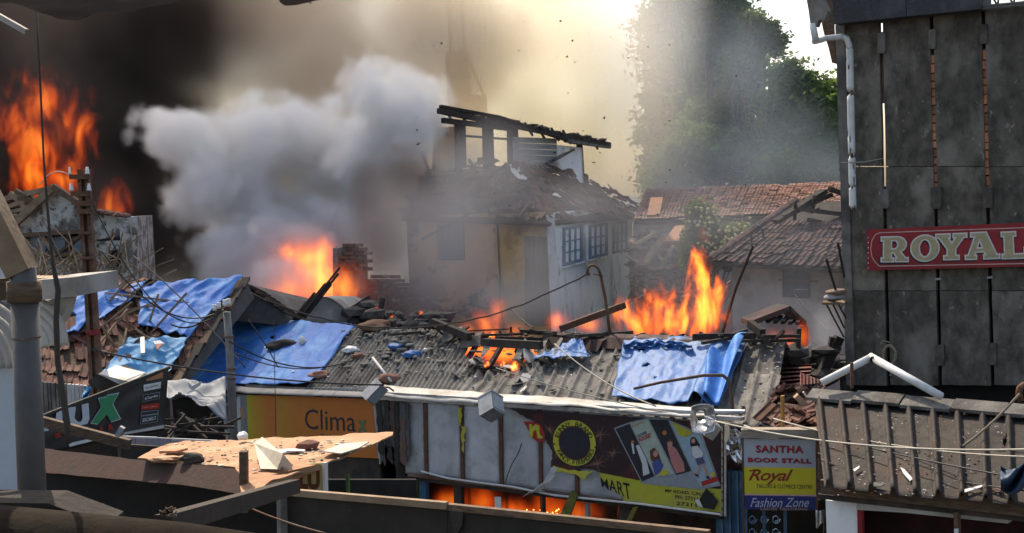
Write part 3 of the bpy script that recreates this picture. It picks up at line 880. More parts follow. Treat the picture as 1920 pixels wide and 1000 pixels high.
# broken pieces round the hole
for k in range(26):
    px, py = random.uniform(850, 1040), random.uniform(655, 735)
    c = RP.hit(px, py, random.uniform(.03, .14))
    mb = MB()
    L_ = random.uniform(.08, .32); W_ = random.uniform(.05, .14)
    a = V((random.gauss(0, 1), random.gauss(0, 1), random.gauss(0, .5))).normalized(); b = a.cross(V((random.random(), .3, 1))).normalized()
    pts = [c + a * L_ * math.cos(q) * random.uniform(.5, 1) + b * W_ * math.sin(q) * random.uniform(.5, 1) for q in (0, 1, 2, 3, 4, 5.2)]
    mb.prism(pts, a.cross(b) * .012)
    build('broken_piece', mb, random.choice((ASB, ASB, CONCT, BURNT, ALUW)), sr)
for pts in ([(906, 668), (917, 655), (921, 632), (914, 634), (906, 650), (900, 672)], [(968, 684), (978, 664), (990, 640), (984, 634), (972, 652), (960, 676)], [(1040, 668), (1048, 650), (1056, 634), (1051, 633), (1042, 645), (1037, 666)]):
    build('upturned_shard', MB().prism([RP.hit(x, y, .12 + (700 - y) * .002) for x, y in pts], -RP.n * .01), ASB, sr)
# rafters and burnt purlins seen through the hole and along the ridge
for k in range(16):
    u = (k + .5) / 16
    build('rafter', MB().beam(roofpt(u, -.02, -.12), roofpt(u, .99, -.12), .06, .09), BURNT, sr)
for v in (.1, .5, .93):
    build('purlin', MB().beam(roofpt(0, v, -.055), roofpt(1, v, -.055), .05, .06), BURNT, sr)
# rear slope and walls
RB0, RB1 = TL + V((.5, 2.6, -.9)), TR + V((.8, 2.4, -.9))
build('rear_slope', MB().grid(lambda u, v: TL.lerp(TR, u).lerp(RB0.lerp(RB1, u), v) + V((0, 0, .03 * math.sin(u * 150))), 160, 2, skip=lambda u, v: .2 < u < .62), ASB, sr, solid=.01)
def vwall(nm, a, b, z0, z1, m, parent, th=.15):
    n = (b - a).cross(V((0, 0, 1))).normalized()
    return build(nm, MB().prism([V((a.x, a.y, z0)), V((b.x, b.y, z0)), V((b.x, b.y, z1)), V((a.x, a.y, z1))], n * th), m, parent)
vwall('rear_wall', RB0, RB1, 0, RB0.z - .1, CONCT, sr)
vwall('party_wall', BL + V((.1, .1, 0)), RB0, 0, BL.z - .25, SOOT, sr)
vwall('party_wall', BR + V((-.05, .1, 0)), RB1, 0, BR.z - .25, CONCT, sr)
# ridge capping, displaced
for x0, x1, dy, tl_ in ((832, 868, -6, -.25), (868, 905, 2, -.2), (1036, 1092, 0, .0), (1096, 1138, 2, .1), (1140, 1192, 0, 0), (1196, 1256, 0, 0), (1262, 1330, 2, 0)):
    y = 618 + (x0 - 668) * .022 + dy + (10 if x0 < 910 else 4)
    a, b = RP.hit(x0, y, .1), RP.hit(x1, y + tl_ * 40 + 2, .1)
    n2 = V((0, 0, 1)); d = (b - a).normalized(); o = d.cross(RP.n).normalized()
    if o.z > 0: o = -o
    sec = [(o * .26 - RP.n * .07), (o * .08 + RP.n * .03), (-o * .08 + RP.n * .03 - n2 * .02), (-o * .26 - n2 * .14)]
    mb = MB()
    vv = [a + s_ for s_ in sec] + [b + s_ for s_ in sec]
    mb.add(vv, [(0, 4, 5, 1), (1, 5, 6, 2), (2, 6, 7, 3)])
    build('ridge_cap', mb, TILED if x0 > 1000 else ASB, sr, solid=-.015)
mb = MB()
for k in range(34):
    x = random.choice((random.uniform(690, 1140), random.uniform(800, 1060), random.uniform(1300, 1460)))
    p = RP.hit(x, 617 + (x - 668) * .022 + random.uniform(-4, 6), random.uniform(.05, .25))
    d = V((random.gauss(0, .25), random.gauss(0, .2), random.gauss(0, .05)))
    mb.beam(p - d, p + d, random.uniform(.03, .07), random.uniform(.02, .05))
build('burnt_battens', mb, BURNT, label='charred battens strewn along the burnt roof ridge', cat='debris', kind='stuff')
for (a, b, w_, lb) in (((1050, 617), (1172, 572), .08, 'long charred beam sloping up into the tall flames'), ((812, 604), (880, 632), .1, 'charred ridge beam sagging at the grey roof top'), ((1406, 607), (1430, 625), .09, 'short burnt stick poking over the roof end'), ((1300, 632), (1415, 630), .07, 'thin burnt batten above the blue tarpaulin'), ((905, 642), (1015, 648), .1, 'smouldering purlin across the burning roof hole')):
    build('charred_beam', MB().beam(RP.hit(*a, .25), RP.hit(*b, .25), w_, w_ * 1.3), BURNT if 'long' not in lb else RUST, label=lb, cat='beam')

# -- strewn litter on the roof
def litter(label, pts_fn, n, mtl, rng, name='roof_litter', cat='debris'):
    mb = MB()
    for k in range(n):
        c, nn = pts_fn()
        r = random.uniform(*rng)
        mb.rock(c + nn * r * .4, (r * random.uniform(.7, 1.6), r * random.uniform(.7, 1.4), r * .5), k, 1)
    build(name, mb, mtl, label=label, cat=cat, kind='stuff')
def on_roof():
    u, v = random.random(), random.random() ** .8
    return roofpt(u, v, .03), RP.n
litter('small stone chips scattered over the grey shop roof', on_roof, 260, CONCT, (.012, .04))
litter('white plaster flakes scattered over the grey shop roof', on_roof, 110, PORC, (.008, .022))
def on_left():
    p = RP.hit(random.uniform(640, 840), 622 + 78 * random.random() ** 1.6, .04)
    return p, RP.n
litter('grey lumps of fallen masonry heaped on the roof top', on_left, 90, mat('grey_rubble', (.24, .22, .19), (.16, .145, .125), 6, rough=.95), (.02, .075))
for (x, y, r, m, lb, nm) in ((658, 656, .12, PORC, 'pale crumpled rag on the grey roof near the tarpaulin', 'rag'), (672, 668, .1, BRICKD, 'orange brick lump on the grey roof', 'brick_lump'), (743, 650, .11, TARPD, 'faded blue plastic scrap high on the grey roof', 'plastic_scrap'), (772, 664, .12, TARPD, 'faded blue plastic scrap in the middle of the grey roof', 'plastic_scrap'), (703, 612, .22, RUST, 'rusty tin fragment at the top edge of the grey roof', 'tin_fragment'), (598, 703, .14, BRICKD, 'broken clay piece at the tarpaulin edge', 'clay_piece'), (801, 656, .06, PORC, 'small white plate on the grey roof', 'plate'), (728, 710, .16, BRICKD, 'brown shard above the tin gutter', 'shard')):
    build(nm, MB().rock(RP.hit(x, y, .06), (r * 1.3, r, r * .5), int(x), 3), m, label=lb, cat=nm.split('_')[-1], smooth=True)
build('tube_light', MB().tube([RP.hit(699, 671, .2), RP.hit(733, 715, .1)], .022, 8).tube([RP.hit(699, 671, .2), RP.hit(696, 688, .05)], .012, 6), PVC, label='white tube propped on the grey roof above the tin lamp', cat='tube', smooth=True)

# ================================================================ TARPAULINS
def tarp(name, label, plane, q, mtl, nu=40, nv=34, amp=.035, sc_=2.2, lift=.06, edge=.05, holes=(), seed=0, dirn=None, fold=None, skipf=None):
    """q: TL, TR, BR, BL photo points on the roof plane; wrinkled sheet lying on it"""
    a, b, c, d = (plane.hit(*p, lift) for p in q)
    off = V((seed * 13.7, seed * 7.1, seed))
    e = (dirn or (c - b)).normalized()
    def fn(u, v):
        uu = u + edge * .5 * noise.noise(V((v * 5, seed, 1))) * (1 if u in (0, 1) else .0)
        vv = v + edge * noise.noise(V((u * 6, seed, 9))) * (1 if v in (0, 1) else .0)
        p = a.lerp(b, uu).lerp(d.lerp(c, uu), vv)
        s = p.dot(e) * .35
        pp = (p - e * p.dot(e) + e * s) * sc_ + off
        r1 = 1 - abs(noise.noise(pp)) * 2
        r2 = 1 - abs(noise.noise(pp * 2.3 + V((5, 5, 5)))) * 2
        r3 = 1 - abs(noise.noise(p * sc_ * 3.1 + off)) * 2
        h = amp * (r1 * 1.1 + r2 * .65 + r3 * .18 + .8 * noise.noise(p * 1.1 + off))
        if fold: h += fold(u, v)
        return p + plane.n * h
    def sk(u, v):
        for (hx, hy, hr) in holes:
            if math.hypot(u - hx, (v - hy) * 1.0) < hr * (1 + .6 * noise.noise(V((u * 40, v * 40, seed)))): return True
        return bool(skipf and skipf(u, v))
    return build(name, MB().grid(fn, nu, nv, skip=sk), mtl, label=label, cat='tarpaulin', smooth=True, solid=.006)
tarp('tarpaulin', 'large torn blue tarpaulin on the cement roof below the tallest flames', RP, ((1172, 637), (1405, 636), (1349, 765), (1147, 746)), TARPD, 60, 46, .022, 3.0, .1, .05,
     holes=((.17, .22, .028), (.25, .47, .03), (.47, .12, .022), (.52, .14, .028), (.36, .66, .012)), seed=1, fold=lambda u, v: (.14 * math.sin(min(1, (u - .72) / .2) * math.pi) * (.3 + v) if .72 < u < .93 else 0))
F0 = [RP.hit(*q, .16) for q in ((1402, 634), (1368, 722), (1349, 765), (1312, 752), (1306, 700), (1340, 668))]
def fl(u, v):
    p = F0[0].lerp(F0[5], u).lerp(F0[2].lerp(F0[3], u), v) + RP.n * (.1 * math.sin(u * 7 + v * 4) * (.3 + u) + .1)
    return p
build('tarpaulin_flap', MB().grid(fl, 22, 26), TARP, label='bright folded-over flap of the tarpaulin under the tallest flames', cat='tarpaulin', smooth=True, solid=.006)
mb = MB().grid(lambda u, v: RP.hit(1168 + u * 130, 652 - 20 * math.sin(math.pi * (.12 + u * .8)) * v * (.75 + .55 * noise.noise(V((u * 9, 2, 0)))), .14 + .09 * v + .05 * fr(V((u * 14, v * 3, 2)))), 46, 10)
build('tarpaulin_bunch', mb, TARPD, label='bunched upper hem of blue tarpaulin on the ridge', cat='tarpaulin', smooth=True, solid=.006)
tarp('tarpaulin', 'small crumpled dark blue tarpaulin scrap beside the roof hole', RP, ((1070, 645), (1095, 648), (1106, 676), (1000, 680)), TARPD, 30, 20, .06, 3.5, .12, .2, seed=2)

# ================================================================ MIDDLE ROOF UNDER THE SECOND TARPAULIN
MP = Plane(P(322, 730, 23.0), P(578, 724, 21.2), P(668, 612, 23.6))
mr = thing('tarp_roofed_shop', 'shop with brown tiled roof mostly hidden under a blue tarpaulin', 'shop', V((P(450, 730, 22.5).x, 22.5, 0)))
m0, m1, m2, m3 = MP.hit(318, 738), MP.hit(576, 730), MP.hit(672, 612), MP.hit(438, 592)
build('roof_slope', MB().add([m0, m1, m2, m3], [(0, 1, 2, 3)]), TILED, mr, solid=.1)
mb0, mb1 = m3 + V((.6, 2.6, -1)), m2 + V((.6, 2.4, -1))
build('roof_slope', MB().add([m3, m2, mb1, mb0], [(0, 1, 2, 3)]), TILED, mr, solid=.1)
vwall('wall', m0 + V((.1, .2, 0)), m1 + V((0, .2, 0)), 0, m0.z - .1, DARK, mr)
vwall('wall', m0 + V((.1, .2, 0)), mb0, 0, m0.z - .1, SOOT, mr)
tarp('tarpaulin', 'broad bright blue tarpaulin covering the middle roof behind the orange board', MP, ((438, 597), (668, 614), (582, 724), (322, 728)), TARP, 70, 50, .036, 1.9, .07, .04, seed=3, holes=((.47, .3, .018),))
build('rag', MB().rock(MP.hit(535, 648, .12), (.34, .12, .1), 5, 3), SOOT, label='dark torn rag lying on the broad blue tarpaulin', cat='rag', smooth=True)
build('rag', MB().rock(MP.hit(568, 645, .12), (.08, .08, .14), 8, 3), PLASTER_W, label='pale scrap caught on the broad blue tarpaulin', cat='rag', smooth=True)
litter('tiny pale bits scattered on the broad blue tarpaulin', lambda: (MP.hit(random.uniform(420, 620), random.uniform(620, 715), .11), MP.n), 40, PORC, (.01, .025))

# ================================================================ TILED ROOF AT LEFT
LP = Plane(P(70, 728, 20), P(335, 716, 20.8), P(460, 525, 24.2))
lr = thing('slipped_tile_shop', 'shop under a jumbled slipped clay tile roof with two blue tarpaulins', 'shop', V((P(200, 720, 20.5).x, 20.5, 0)))
l0, l1, l2, l3 = LP.hit(20, 735), LP.hit(316, 722), LP.hit(454, 526), LP.hit(112, 536)
build('roof_boards', MB().add([l0, l1, l2, l3], [(0, 1, 2, 3)]), WOOD, lr, solid=.06)
lb0, lb1 = l3 + V((.3, 3.2, -1.2)), l2 + V((.9, 3, -1.2))
build('roof_boards', MB().add([l3, l2, lb1, lb0], [(0, 1, 2, 3)]), TILED, lr, solid=.08)
vwall('wall', l0 + V((0, .3, 0)), l1 + V((-.1, .3, 0)), 0, l0.z - .1, SOOT, lr)
gbl = [l1 + V((.12, .1, -.06)), l2 + V((.1, 0, -.06)), l2 + V((.2, .1, -.36)), l1 + V((.14, .1, -.2))]
build('gable_end', MB().prism(gbl, V((-.12, -.03, 0))), mat('dark_plaster', (.12, .105, .09), (.07, .06, .05), 3, rough=.95), lr)
for k in range(9):
    a, b = l1.lerp(l2, k / 9), l1.lerp(l2, (k + 1) / 9)
    build('verge_board', MB().beam(a + LP.n * .05 + V((.12, 0, 0)), b + LP.n * .05 + V((.08, 0, 0)), .15, .05), BURNT if k % 3 else WOOD, lr)
def kl(u, v):
    p = (l0.lerp(l1, u)).lerp(l3.lerp(l2, u), v)
    return not (v > .55 and u > .45) and not (v > .62 and u < .3) or (v > .5 and .34 < u < .52)
tiles(lr, l0, l1, l3, l2, TM, miss=.06, cap=300, jit=(.04, .07), tilt=.14, step=(.25, .3), lift=.05, keep=kl, chaos=lambda u, v: 1 + 2.6 * (v > .3) * max(0, 1 - abs(u - .5) * 2.2))
for k in range(14):
    x, y = random.uniform(190, 300), random.uniform(545, 660)
    p = LP.hit(x, y, .2); d = V((random.gauss(0, .45), random.gauss(0, .25), random.gauss(0, .3)))
    build('lath', MB().beam(p - d, p + d, .035, .03), WOODL, lr)
tarp('tarpaulin', 'blue tarpaulin over the right end of the slipped tile roof', LP, ((268, 536), (456, 523), (353, 637), (258, 612)), TARP, 56, 50, .05, 2.2, .12, .07, seed=4, dirn=LP.hit(355, 630) - LP.hit(440, 535))
tarp('tarpaulin', 'blue tarpaulin over the ridge behind the rusty pole', LP, ((126, 536), (274, 533), (184, 634), (82, 620)), TARP, 54, 46, .042, 2.2, .12, .06, seed=5, skipf=lambda u, v: v > .62 + .3 * noise.noise(V((u * 3.5, 1, 2))) + .2 * (u > .6) * 0 + (.35 if .38 < u < .62 else 0) or (u > .8 and v > 1.5 - u))
tarp('tarpaulin', 'faded pale blue tarpaulin hanging low over the slipped tiles', LP, ((244, 634), (354, 634), (313, 708), (190, 702)), TARPC, 54, 46, .05, 2.0, .16, .12, seed=6, dirn=LP.hit(250, 700) - LP.hit(350, 650), skipf=lambda u, v: v < .5 - u * 1.2 and u > .16)
build('plank_scrap', MB().beam(LP.hit(267, 634, .25), LP.hit(268, 664, .25), .07, .05), PVC, label='short white stick on the pale blue tarpaulin', cat='stick')
bk_ = thing('broken_box', 'broken white and red box lying on the pale blue tarpaulin', 'box', LP.hit(294, 650, .15))
build('box_side', MB().prism(LP.pts([(287, 640), (300, 638), (308, 644), (294, 652)], .3), -LP.n * .05), PORC, bk_)
build('box_side', MB().prism(LP.pts([(291, 645), (306, 644), (295, 656)], .34), -LP.n * .02), REDS, bk_)
# steep dark second gable and warped rubber-like vault between the roofs
VP_ = [(430, 600), (452, 560), (470, 534), (492, 548), (530, 585), (545, 612)]
build('valley_roof', MB().prism([P(x, y, 24.6) for x, y in VP_], V((.8, 3, -.6))), mat('dark_slate_sheet', (.13, .12, .11), (.08, .07, .065), 4, c3=(.2, .17, .15), s3=2, rough=.9), label='dark steep roof end behind the insulator post', cat='roof')
vr_ = bpy.data.objects['valley_roof']
for k in range(9):
    a = (470 + k * 9, 536 + k * 6.2)
    build('roof_plank', MB().beam(P(a[0] - 10, a[1] - 2, 24.4), P(a[0] + 26, a[1] + 14, 24.7), .12, .05), BURNT if k % 2 else WOOD, vr_)
def vault(u, v):
    a = math.pi * u
    x = 540 + 132 * u
    y = 612 - 56 * (math.sin(a) ** .85)
    p = P(x, y, 25.2) + V((.3 * v, 2.2 * v, -.2 * v))
    return p + V((0, 0, .03 * fr(p * 2)))
build('curved_roof', MB().grid(vault, 36, 10).prism([vault(k / 36, 0) + V((0, .02, -.01)) for k in range(37)], V((.0, .25, 0))), mat('warped_grey_sheet', (.3, .28, .26), (.2, .185, .17), 3, c3=(.13, .12, .11), s3=1.2, rough=.7), label='humped grey vault of sheet below the orange fire', cat='roof', smooth=True)
mb = MB()
for k in range(26):
    x = random.uniform(540, 606)
    p = P(x, 612 - (x - 540) * 1.05 + random.uniform(-6, 14), 24.9); d = V((.36, .1, .42)) * random.uniform(.4, 1.1)
    mb.beam(p - d, p + d, random.uniform(.04, .1), .04)
build('charred_laths', mb, BURNT, label='sheaf of charred laths leaning on the humped vault', cat='laths', kind='stuff')
for a, b, lb in (((660, 578), (693, 556), 'lone charred pole beside the humped vault'), ((712, 585), (718, 560), 'upright charred stump before the brick ruin')):
    build('charred_pole', MB().beam(P(*a, 25.5), P(*b, 25.6), .09, .07), BURNT, label=lb, cat='pole')
mb = MB()
for k in range(70):
    x = random.uniform(655, 830); y = 612 - max(0, 20 - abs(x - 690) * .5) - random.uniform(0, 22)
    mb.rock(P(x, y, random.uniform(24.5, 27)), (random.uniform(.1, .32), .2, random.uniform(.05, .16)), k, 1)
build('rubble_heap', mb, mat('burnt_rubble', (.09, .08, .075), (.05, .045, .04), 5, rough=.95, c4=(.2, .17, .15), s4=6), label='heap of burnt rubble below the brick ruin', cat='rubble', kind='stuff')

# ================================================================ LOW CEMENT ROOF AT RIGHT
A_, B_, C_, D_ = P(1545, 908, 12.2), P(1980, 952, 10.85), P(1980, 782, 12.6), P(1526, 744, 14.6)
QP = Plane(A_, B_, D_)
C_ = QP.hit(1980, 784)
B_, C_ = A_.lerp(B_, 1.25), D_.lerp(C_, 1.25)
ls = thing('low_roofed_shop', 'low shop under brown ribbed cement sheets below the concrete facade', 'shop', V(((A_.x + B_.x) / 2, (A_.y + B_.y) / 2, 0)))
nsh = 5
for i in range(nsh):
    for row, (v0, v1, lf) in enumerate(((-.02, .5, 0), (.47, 1.02, .016))):
        u0, u1 = i / nsh, (i + 1) / nsh
        jit = random.uniform(-.012, .012)
        def fn(a, b, u0=u0, u1=u1, v0=v0, v1=v1, lf=lf, row=row, jit=jit):
            u, v = u0 + (u1 - u0) * a, v0 + (v1 - v0) * b
            t = (a * 2.5 + .25 + (i % 2) * .5) % 1.0
            h = .085 * max(0, math.cos((t - .5) * math.pi / .32)) ** .8 if abs(t - .5) < .16 else 0
            h += (lf if row == 0 else lf * (1 - b)) + (.016 * b if row == 0 else 0) + .006 * fr(V((u * 20, v * 7, row)))
            return A_.lerp(B_, u).lerp(D_.lerp(C_, u), v + jit) + QP.n * (h - row * .014)
        hp = [(.46, .9, .035, .05), (.2, .35, .0, .0)]
        build('roof_sheet', MB().grid(fn, 60, 12, skip=lambda a, b, row=row, i=i: (row == 1 and i == 1 and .26 < a < .4 and .84 < b < .95) or (row == 1 and i == 3 and .2 < a < .27 and .25 < b < .4)), ASBR, ls, solid=.009, smooth=True)
for k in range(6):
    a, b = D_.lerp(C_, k / 6), D_.lerp(C_, (k + .98) / 6)
    d = (b - a).normalized(); o = QP.n.cross(d); o = -o if o.z > 0 else o
    sec = [o * .17 - QP.n * .0, o * .17 + QP.n * .03, QP.n * .07, -o * .17 + V((0, 0, -.02))]
    dz = QP.n * (random.uniform(-.012, .015) + .035)
    build('ridge_cap', MB().add([a + s_ + dz for s_ in sec] + [b + s_ + dz for s_ in sec], [(0, 4, 5, 1), (1, 5, 6, 2), (2, 6, 7, 3)]), ASB, ls, solid=-.012)
build('rear_slope', MB().add([D_, C_, C_ + V((.5, 1.6, -.5)), D_ + V((.5, 1.6, -.5))], [(0, 1, 2, 3)]), ASBR, ls, solid=.02)
build('fascia', MB().beam(QP.hit(1540, 912, -.1), QP.hit(2090, 972, -.1), .06, .14), WOOD, ls)
build('eave_board', MB().beam(QP.hit(1545, 925, -.25), QP.hit(2090, 984, -.25), .3, .05), SOOT, ls)
FP = Plane(P(1560, 945, 12.6), P(1900, 978, 11.4), P(1560, 1000, 12.6))
def fpl(nm, px, m, th=.08, off=0):
    return build(nm, MB().prism(FP.pts(px, off), -FP.n * th), m, ls)
fpl('white_wall', [(1548, 938), (1608, 944), (1614, 1160), (1555, 1160)], PW2, .1)
fpl('lintel', [(1606, 943), (1890, 972), (1890, 982), (1700, 962), (1606, 956)], PLASTER_W, .1, .06)
fpl('dark_interior', [(1606, 950), (1990, 985), (1990, 1300), (1606, 1300)], mat('maroon_dark', (.05, .012, .01), (.02, .008, .008), 3, rough=.9), .05, -.5)
fpl('door_frame', [(1607, 957), (1616, 958), (1622, 1200), (1612, 1200)], REDS, .05, .02)
fpl('post', [(1788, 960), (1795, 961), (1800, 1200), (1793, 1200)], RUST, .08, .25)
fpl('post_foot', [(1789, 992), (1796, 992), (1799, 1200), (1792, 1200)], PVC, .02, .3)
vwall('rear_wall', D_ + V((.5, 1.6, 0)), C_ + V((.5, 1.6, 0)), 0, D_.z - .6, SOOT, ls)
vwall('side_wall', A_ + V((.3, .3, 0)), D_ + V((.5, 1.6, 0)), 0, A_.z - .2, SOOT, ls)
litter('pale grit and plaster flakes scattered over the brown ribbed roof', lambda: (QP.hit(random.uniform(1560, 1900), random.uniform(770, 930), .02), QP.n), 170, PLASTER_W, (.004, .011))
litter('reddish brick crumbs scattered over the brown ribbed roof', lambda: (QP.hit(random.uniform(1560, 1900), random.uniform(770, 930), .02), QP.n), 150, BRICKD, (.005, .014))
for px, m, lb in (([(1688, 876), (1696, 880), (1712, 898), (1706, 902), (1694, 888)], STEEL, 'grey torn paper strip on the ribbed roof'), ([(1626, 908), (1640, 904), (1658, 908), (1650, 912), (1632, 912)], CONCT, 'grey paper scrap at the eave of the ribbed roof'), ([(1800, 920), (1850, 907), (1838, 914), (1806, 924)], PLASTER_W, 'long pale sliver at the eave of the ribbed roof'), ([(1866, 912), (1876, 912), (1878, 922), (1870, 922)], BRICKD, 'small brick-red scrap at the eave of the ribbed roof'), ([(1600, 880), (1612, 873), (1610, 878), (1602, 884)], PVC, 'tiny white stick low on the ribbed roof')):
    build('scrap', MB().prism(QP.pts(px, .05), -QP.n * .008), m, label=lb, cat='scrap')
pv = thing('bent_pipe', 'white plastic pipe bent to a peak over the low ribbed roof', 'pipe', QP.hit(1632, 742, .2))
pa, pb, pc = P(1540, 718, 14.4), P(1634, 670, 14.3), P(1764, 743, 13.4)
build('pipe_length', MB().tube([pa, pb], .043, 12), PVC, pv, smooth=True)
build('pipe_length', MB().tube([pb - (pc - pb) * .02, pc], .046, 12), PVC, pv, smooth=True)
build('pipe_mouth', MB().tube([pb + V((0, -.075, -.02)), pb + V((0, -.05, -.02))], .04, 10), DARK, pv)
build('post', MB().tube([P(1597, 728, 14.2), P(1597, 680, 14.2)], .02, 6), RUST, label='thin rusty rod standing under the bent white pipe', cat='rod')
hk = [P(1914, 752, 12.4), P(1910, 738, 12.4), P(1912, 728, 12.4), P(1920, 722, 12.4), P(1932, 722, 12.4)]
build('hooked_pipe', MB().tube(hk, .035, 8), RUST, label='hooked rusty pipe end over the ribbed roof ridge', cat='pipe', smooth=True)
build('tarpaulin', MB().grid(lambda u, v: P(1876 + u * 60, 872 + v * 46 + 10 * math.sin(u * 5), 11 + .15 * math.sin(u * 9 + v * 7)), 18, 14), mat('navy_tarpaulin', (.03, .055, .1), (.02, .04, .07), 4, rough=.5), label='dark navy tarpaulin bundled at the low roof corner', cat='tarpaulin', smooth=True, solid=.01)

# -- gap between the roofs: red sheet, loose tiles, burnt posts
RPn = Plane(P(1440, 735, 17.6), P(1545, 720, 16.8), P(1470, 680, 19))
build('red_sheet', MB().grid(lambda u, v: RPn.hit(1448 + u * 68 + v * 6, 736 - 10 * u - v * (50 - 8 * u), .03 * math.sin(v * 38)), 4, 40), mat('red_oxide_sheet', (.22, .07, .055), (.14, .05, .04), 5, c3=(.1, .06, .05), s3=2, rough=.7), label='red corrugated sheet sloping between the two cement roofs', cat='sheet', solid=.006)
build('red_sheet', MB().grid(lambda u, v: RPn.hit(1500 + u * 42, 722 - 4 * u - v * (24 - 20 * u), .2 + .025 * math.sin(u * 40)), 40, 4), mat('red_oxide_sheet', (1, 1, 1)), label='torn red corrugated corner beside the bent white pipe', cat='sheet', solid=.006)
rg = thing('loose_tile_heap', 'heap of loose broken clay tiles in the gap behind the book stall sign', 'tiles', P(1490, 800, 16))
GPn = Plane(P(1440, 800, 15.5), P(1540, 800, 14.8), P(1490, 730, 17))
for k in range(46):
    x, y = random.uniform(1440, 1535), random.uniform(735, 806)
    z = (GPn.n + V((random.gauss(0, .35), random.gauss(0, .35), random.gauss(0, .2)))).normalized()
    x_ = z.cross(V((random.gauss(0, 1), random.gauss(0, 1), .2))).normalized()
    inst('tile', TM, rg, frameM(GPn.hit(x, y, random.uniform(-.05, .12)), x_, z.cross(x_), z))
build('gap_ground', MB().prism(GPn.pts([(1425, 730), (1545, 730), (1550, 830), (1425, 830)], -.12), -GPn.n * .2), SOOT, rg)
for a, b, w_, m, lb in (((1494, 690), (1497, 616), .1, BURNT, 'charred upright post standing in the small red fire'), ((1466, 640), (1487, 682), .12, BURNT, 'charred brace leaning left of the burning post'), ((1541, 700), (1574, 632), .18, BURNT, 'thick charred plank leaning on the concrete corner'), ((1556, 660), (1560, 632), .1, BURNT, 'charred stump in the bluish smoke'), ((1492, 742), (1518, 768), .1, WOODL, 'pale board lying over the loose tiles'), ((1506, 735), (1520, 755), .03, PVC, 'thin white strip over the loose tiles'), ((1560, 700), (1600, 694), .12, BURNT, 'flat charred board behind the bent white pipe')):
    build('burnt_post' if 'post' in lb else 'board', MB().beam(P(*a, 18.6 if a[1] < 720 else 15.6), P(*b, 18.6 if a[1] < 720 else 15.6), w_, w_ * .7), m, label=lb, cat='post' if 'post' in lb else 'board')
# little burnt roof over the red fire
sm_ = thing('burning_shed', 'small shed with collapsed charred roof over a red fire', 'shed', V((P(1470, 650, 24).x, 24, 0)))
q_ = [P(1408, 612, 23.5), P(1482, 583, 24.5), P(1512, 612, 24)]
build('roof_slope', MB().prism([q_[0], q_[1], q_[1] + V((.1, 1.6, -.1)), q_[0] + V((.1, 1.6, -.1))], V((0, 0, .1))), TILED, sm_)
build('roof_slope', MB().prism([q_[1], q_[2], q_[2] + V((.1, 1.6, -.1)), q_[1] + V((.1, 1.6, -.1))], V((0, 0, .1))), TILED, sm_)
for x in (1418, 1508):
    a = P(x, 612, 24.2)
    build('post', MB().beam(V((a.x, a.y, 0)), a, .12, .12), BURNT, sm_)
for k in range(6):
    build('rafter', MB().beam(P(1425 + k * 14, 612 - 10 + k, 24), P(1440 + k * 12, 590 + k * 2, 24.6), .07, .07), BURNT, sm_)
mb = MB()
for k in range(60):
    mb.rock(P(random.uniform(1420, 1585), random.uniform(655, 715), random.uniform(18.5, 22)), (random.uniform(.1, .3), .2, random.uniform(.06, .18)), k, 1)
build('rubble_heap', mb, mat('burnt_rubble', (1, 1, 1)), label='charred rubble beside the concrete corner', cat='rubble', kind='stuff')

# ================================================================ POLES AND LAMPS
po = thing('utility_pole', 'rusty steel utility pole with white insulators before the tiled roof', 'pole', V((P(175, 700, 18.6).x, 18.6, 0)))
a, b = P(180, 770, 18.6), P(157, 318, 18.6)
for dx in (-.055, .055):
    build('rail', MB().beam(a + V((dx, 0, 0)) - V((0, 0, 3.5)), b + V((dx, 0, 0)), .055, .12, V((0, 1, 0))), RUST, po)
build('web', MB().beam(a - V((0, 0, 3.5)) + V((0, .03, 0)), b + V((0, .03, -.1)), .1, .04, V((0, 1, 0))), RUST, po)
for y, x0, x1 in ((332, 131, 169), (364, 134, 170), (382, 143, 178), (397, 146, 176), (437, 150, 172), (484, 153, 174)):
    build('cross_arm', MB().beam(P(x0, y, 18.5), P(x1, y - .5, 18.5), .07, .07 if y < 400 else .04), RUST, po)
for x, y in ((131, 327), (164, 327), (134, 358), (167, 358)):
    c = P(x, y, 18.45); s_ = .9 if x != 131 else .6
    build('insulator', MB().tube([c, c + V((0, 0, .03)), c + V((0, 0, .035)), c + V((0, 0, .07)), c + V((0, 0, .075)), c + V((0, 0, .11))], [.035 * s_, .04 * s_, .022 * s_, .034 * s_, .02 * s_, .022 * s_], 10), PORC, po, smooth=True)
build('red_band', MB().tube([P(175, 618, 18.6), P(176, 628, 18.6)], .1, 8), REDS, po)
build('red_ribbon', MB().tube([P(166, 626, 18.5), P(150, 640, 18.5), P(140, 650, 18.5)], .012, 4), REDS, po)
ip = thing('insulator_post', 'grey tubular service post topped by four white insulators', 'pole', V((P(430, 725, 19.5).x, 19.5, 0)))
build('post', MB().tube([P(440, 900, 19.5) - V((0, 0, 1)), P(430, 640, 19.5), P(425, 585, 19.5)], [.075, .062, .056], 10), mat('grey_tube', (.24, .23, .21), (.17, .16, .15), 5, rough=.7), ip, smooth=True)
build('cross_arm', MB().beam(P(400, 584, 19.45), P(432, 577, 19.45), .05, .05), RUST, ip)
for x, y, s_ in ((403, 581, .8), (411, 577, .8), (423, 572, 1.1), (429, 570, .9)):
    c = P(x, y + 2, 19.4)
    build('insulator', MB().tube([c, c + V((0, 0, .05)), c + V((0, 0, .055)), c + V((0, 0, .09)), c + V((0, 0, .1))], [.04 * s_, .042 * s_, .03 * s_, .045 * s_, .04 * s_], 10), PORC, ip, smooth=True)
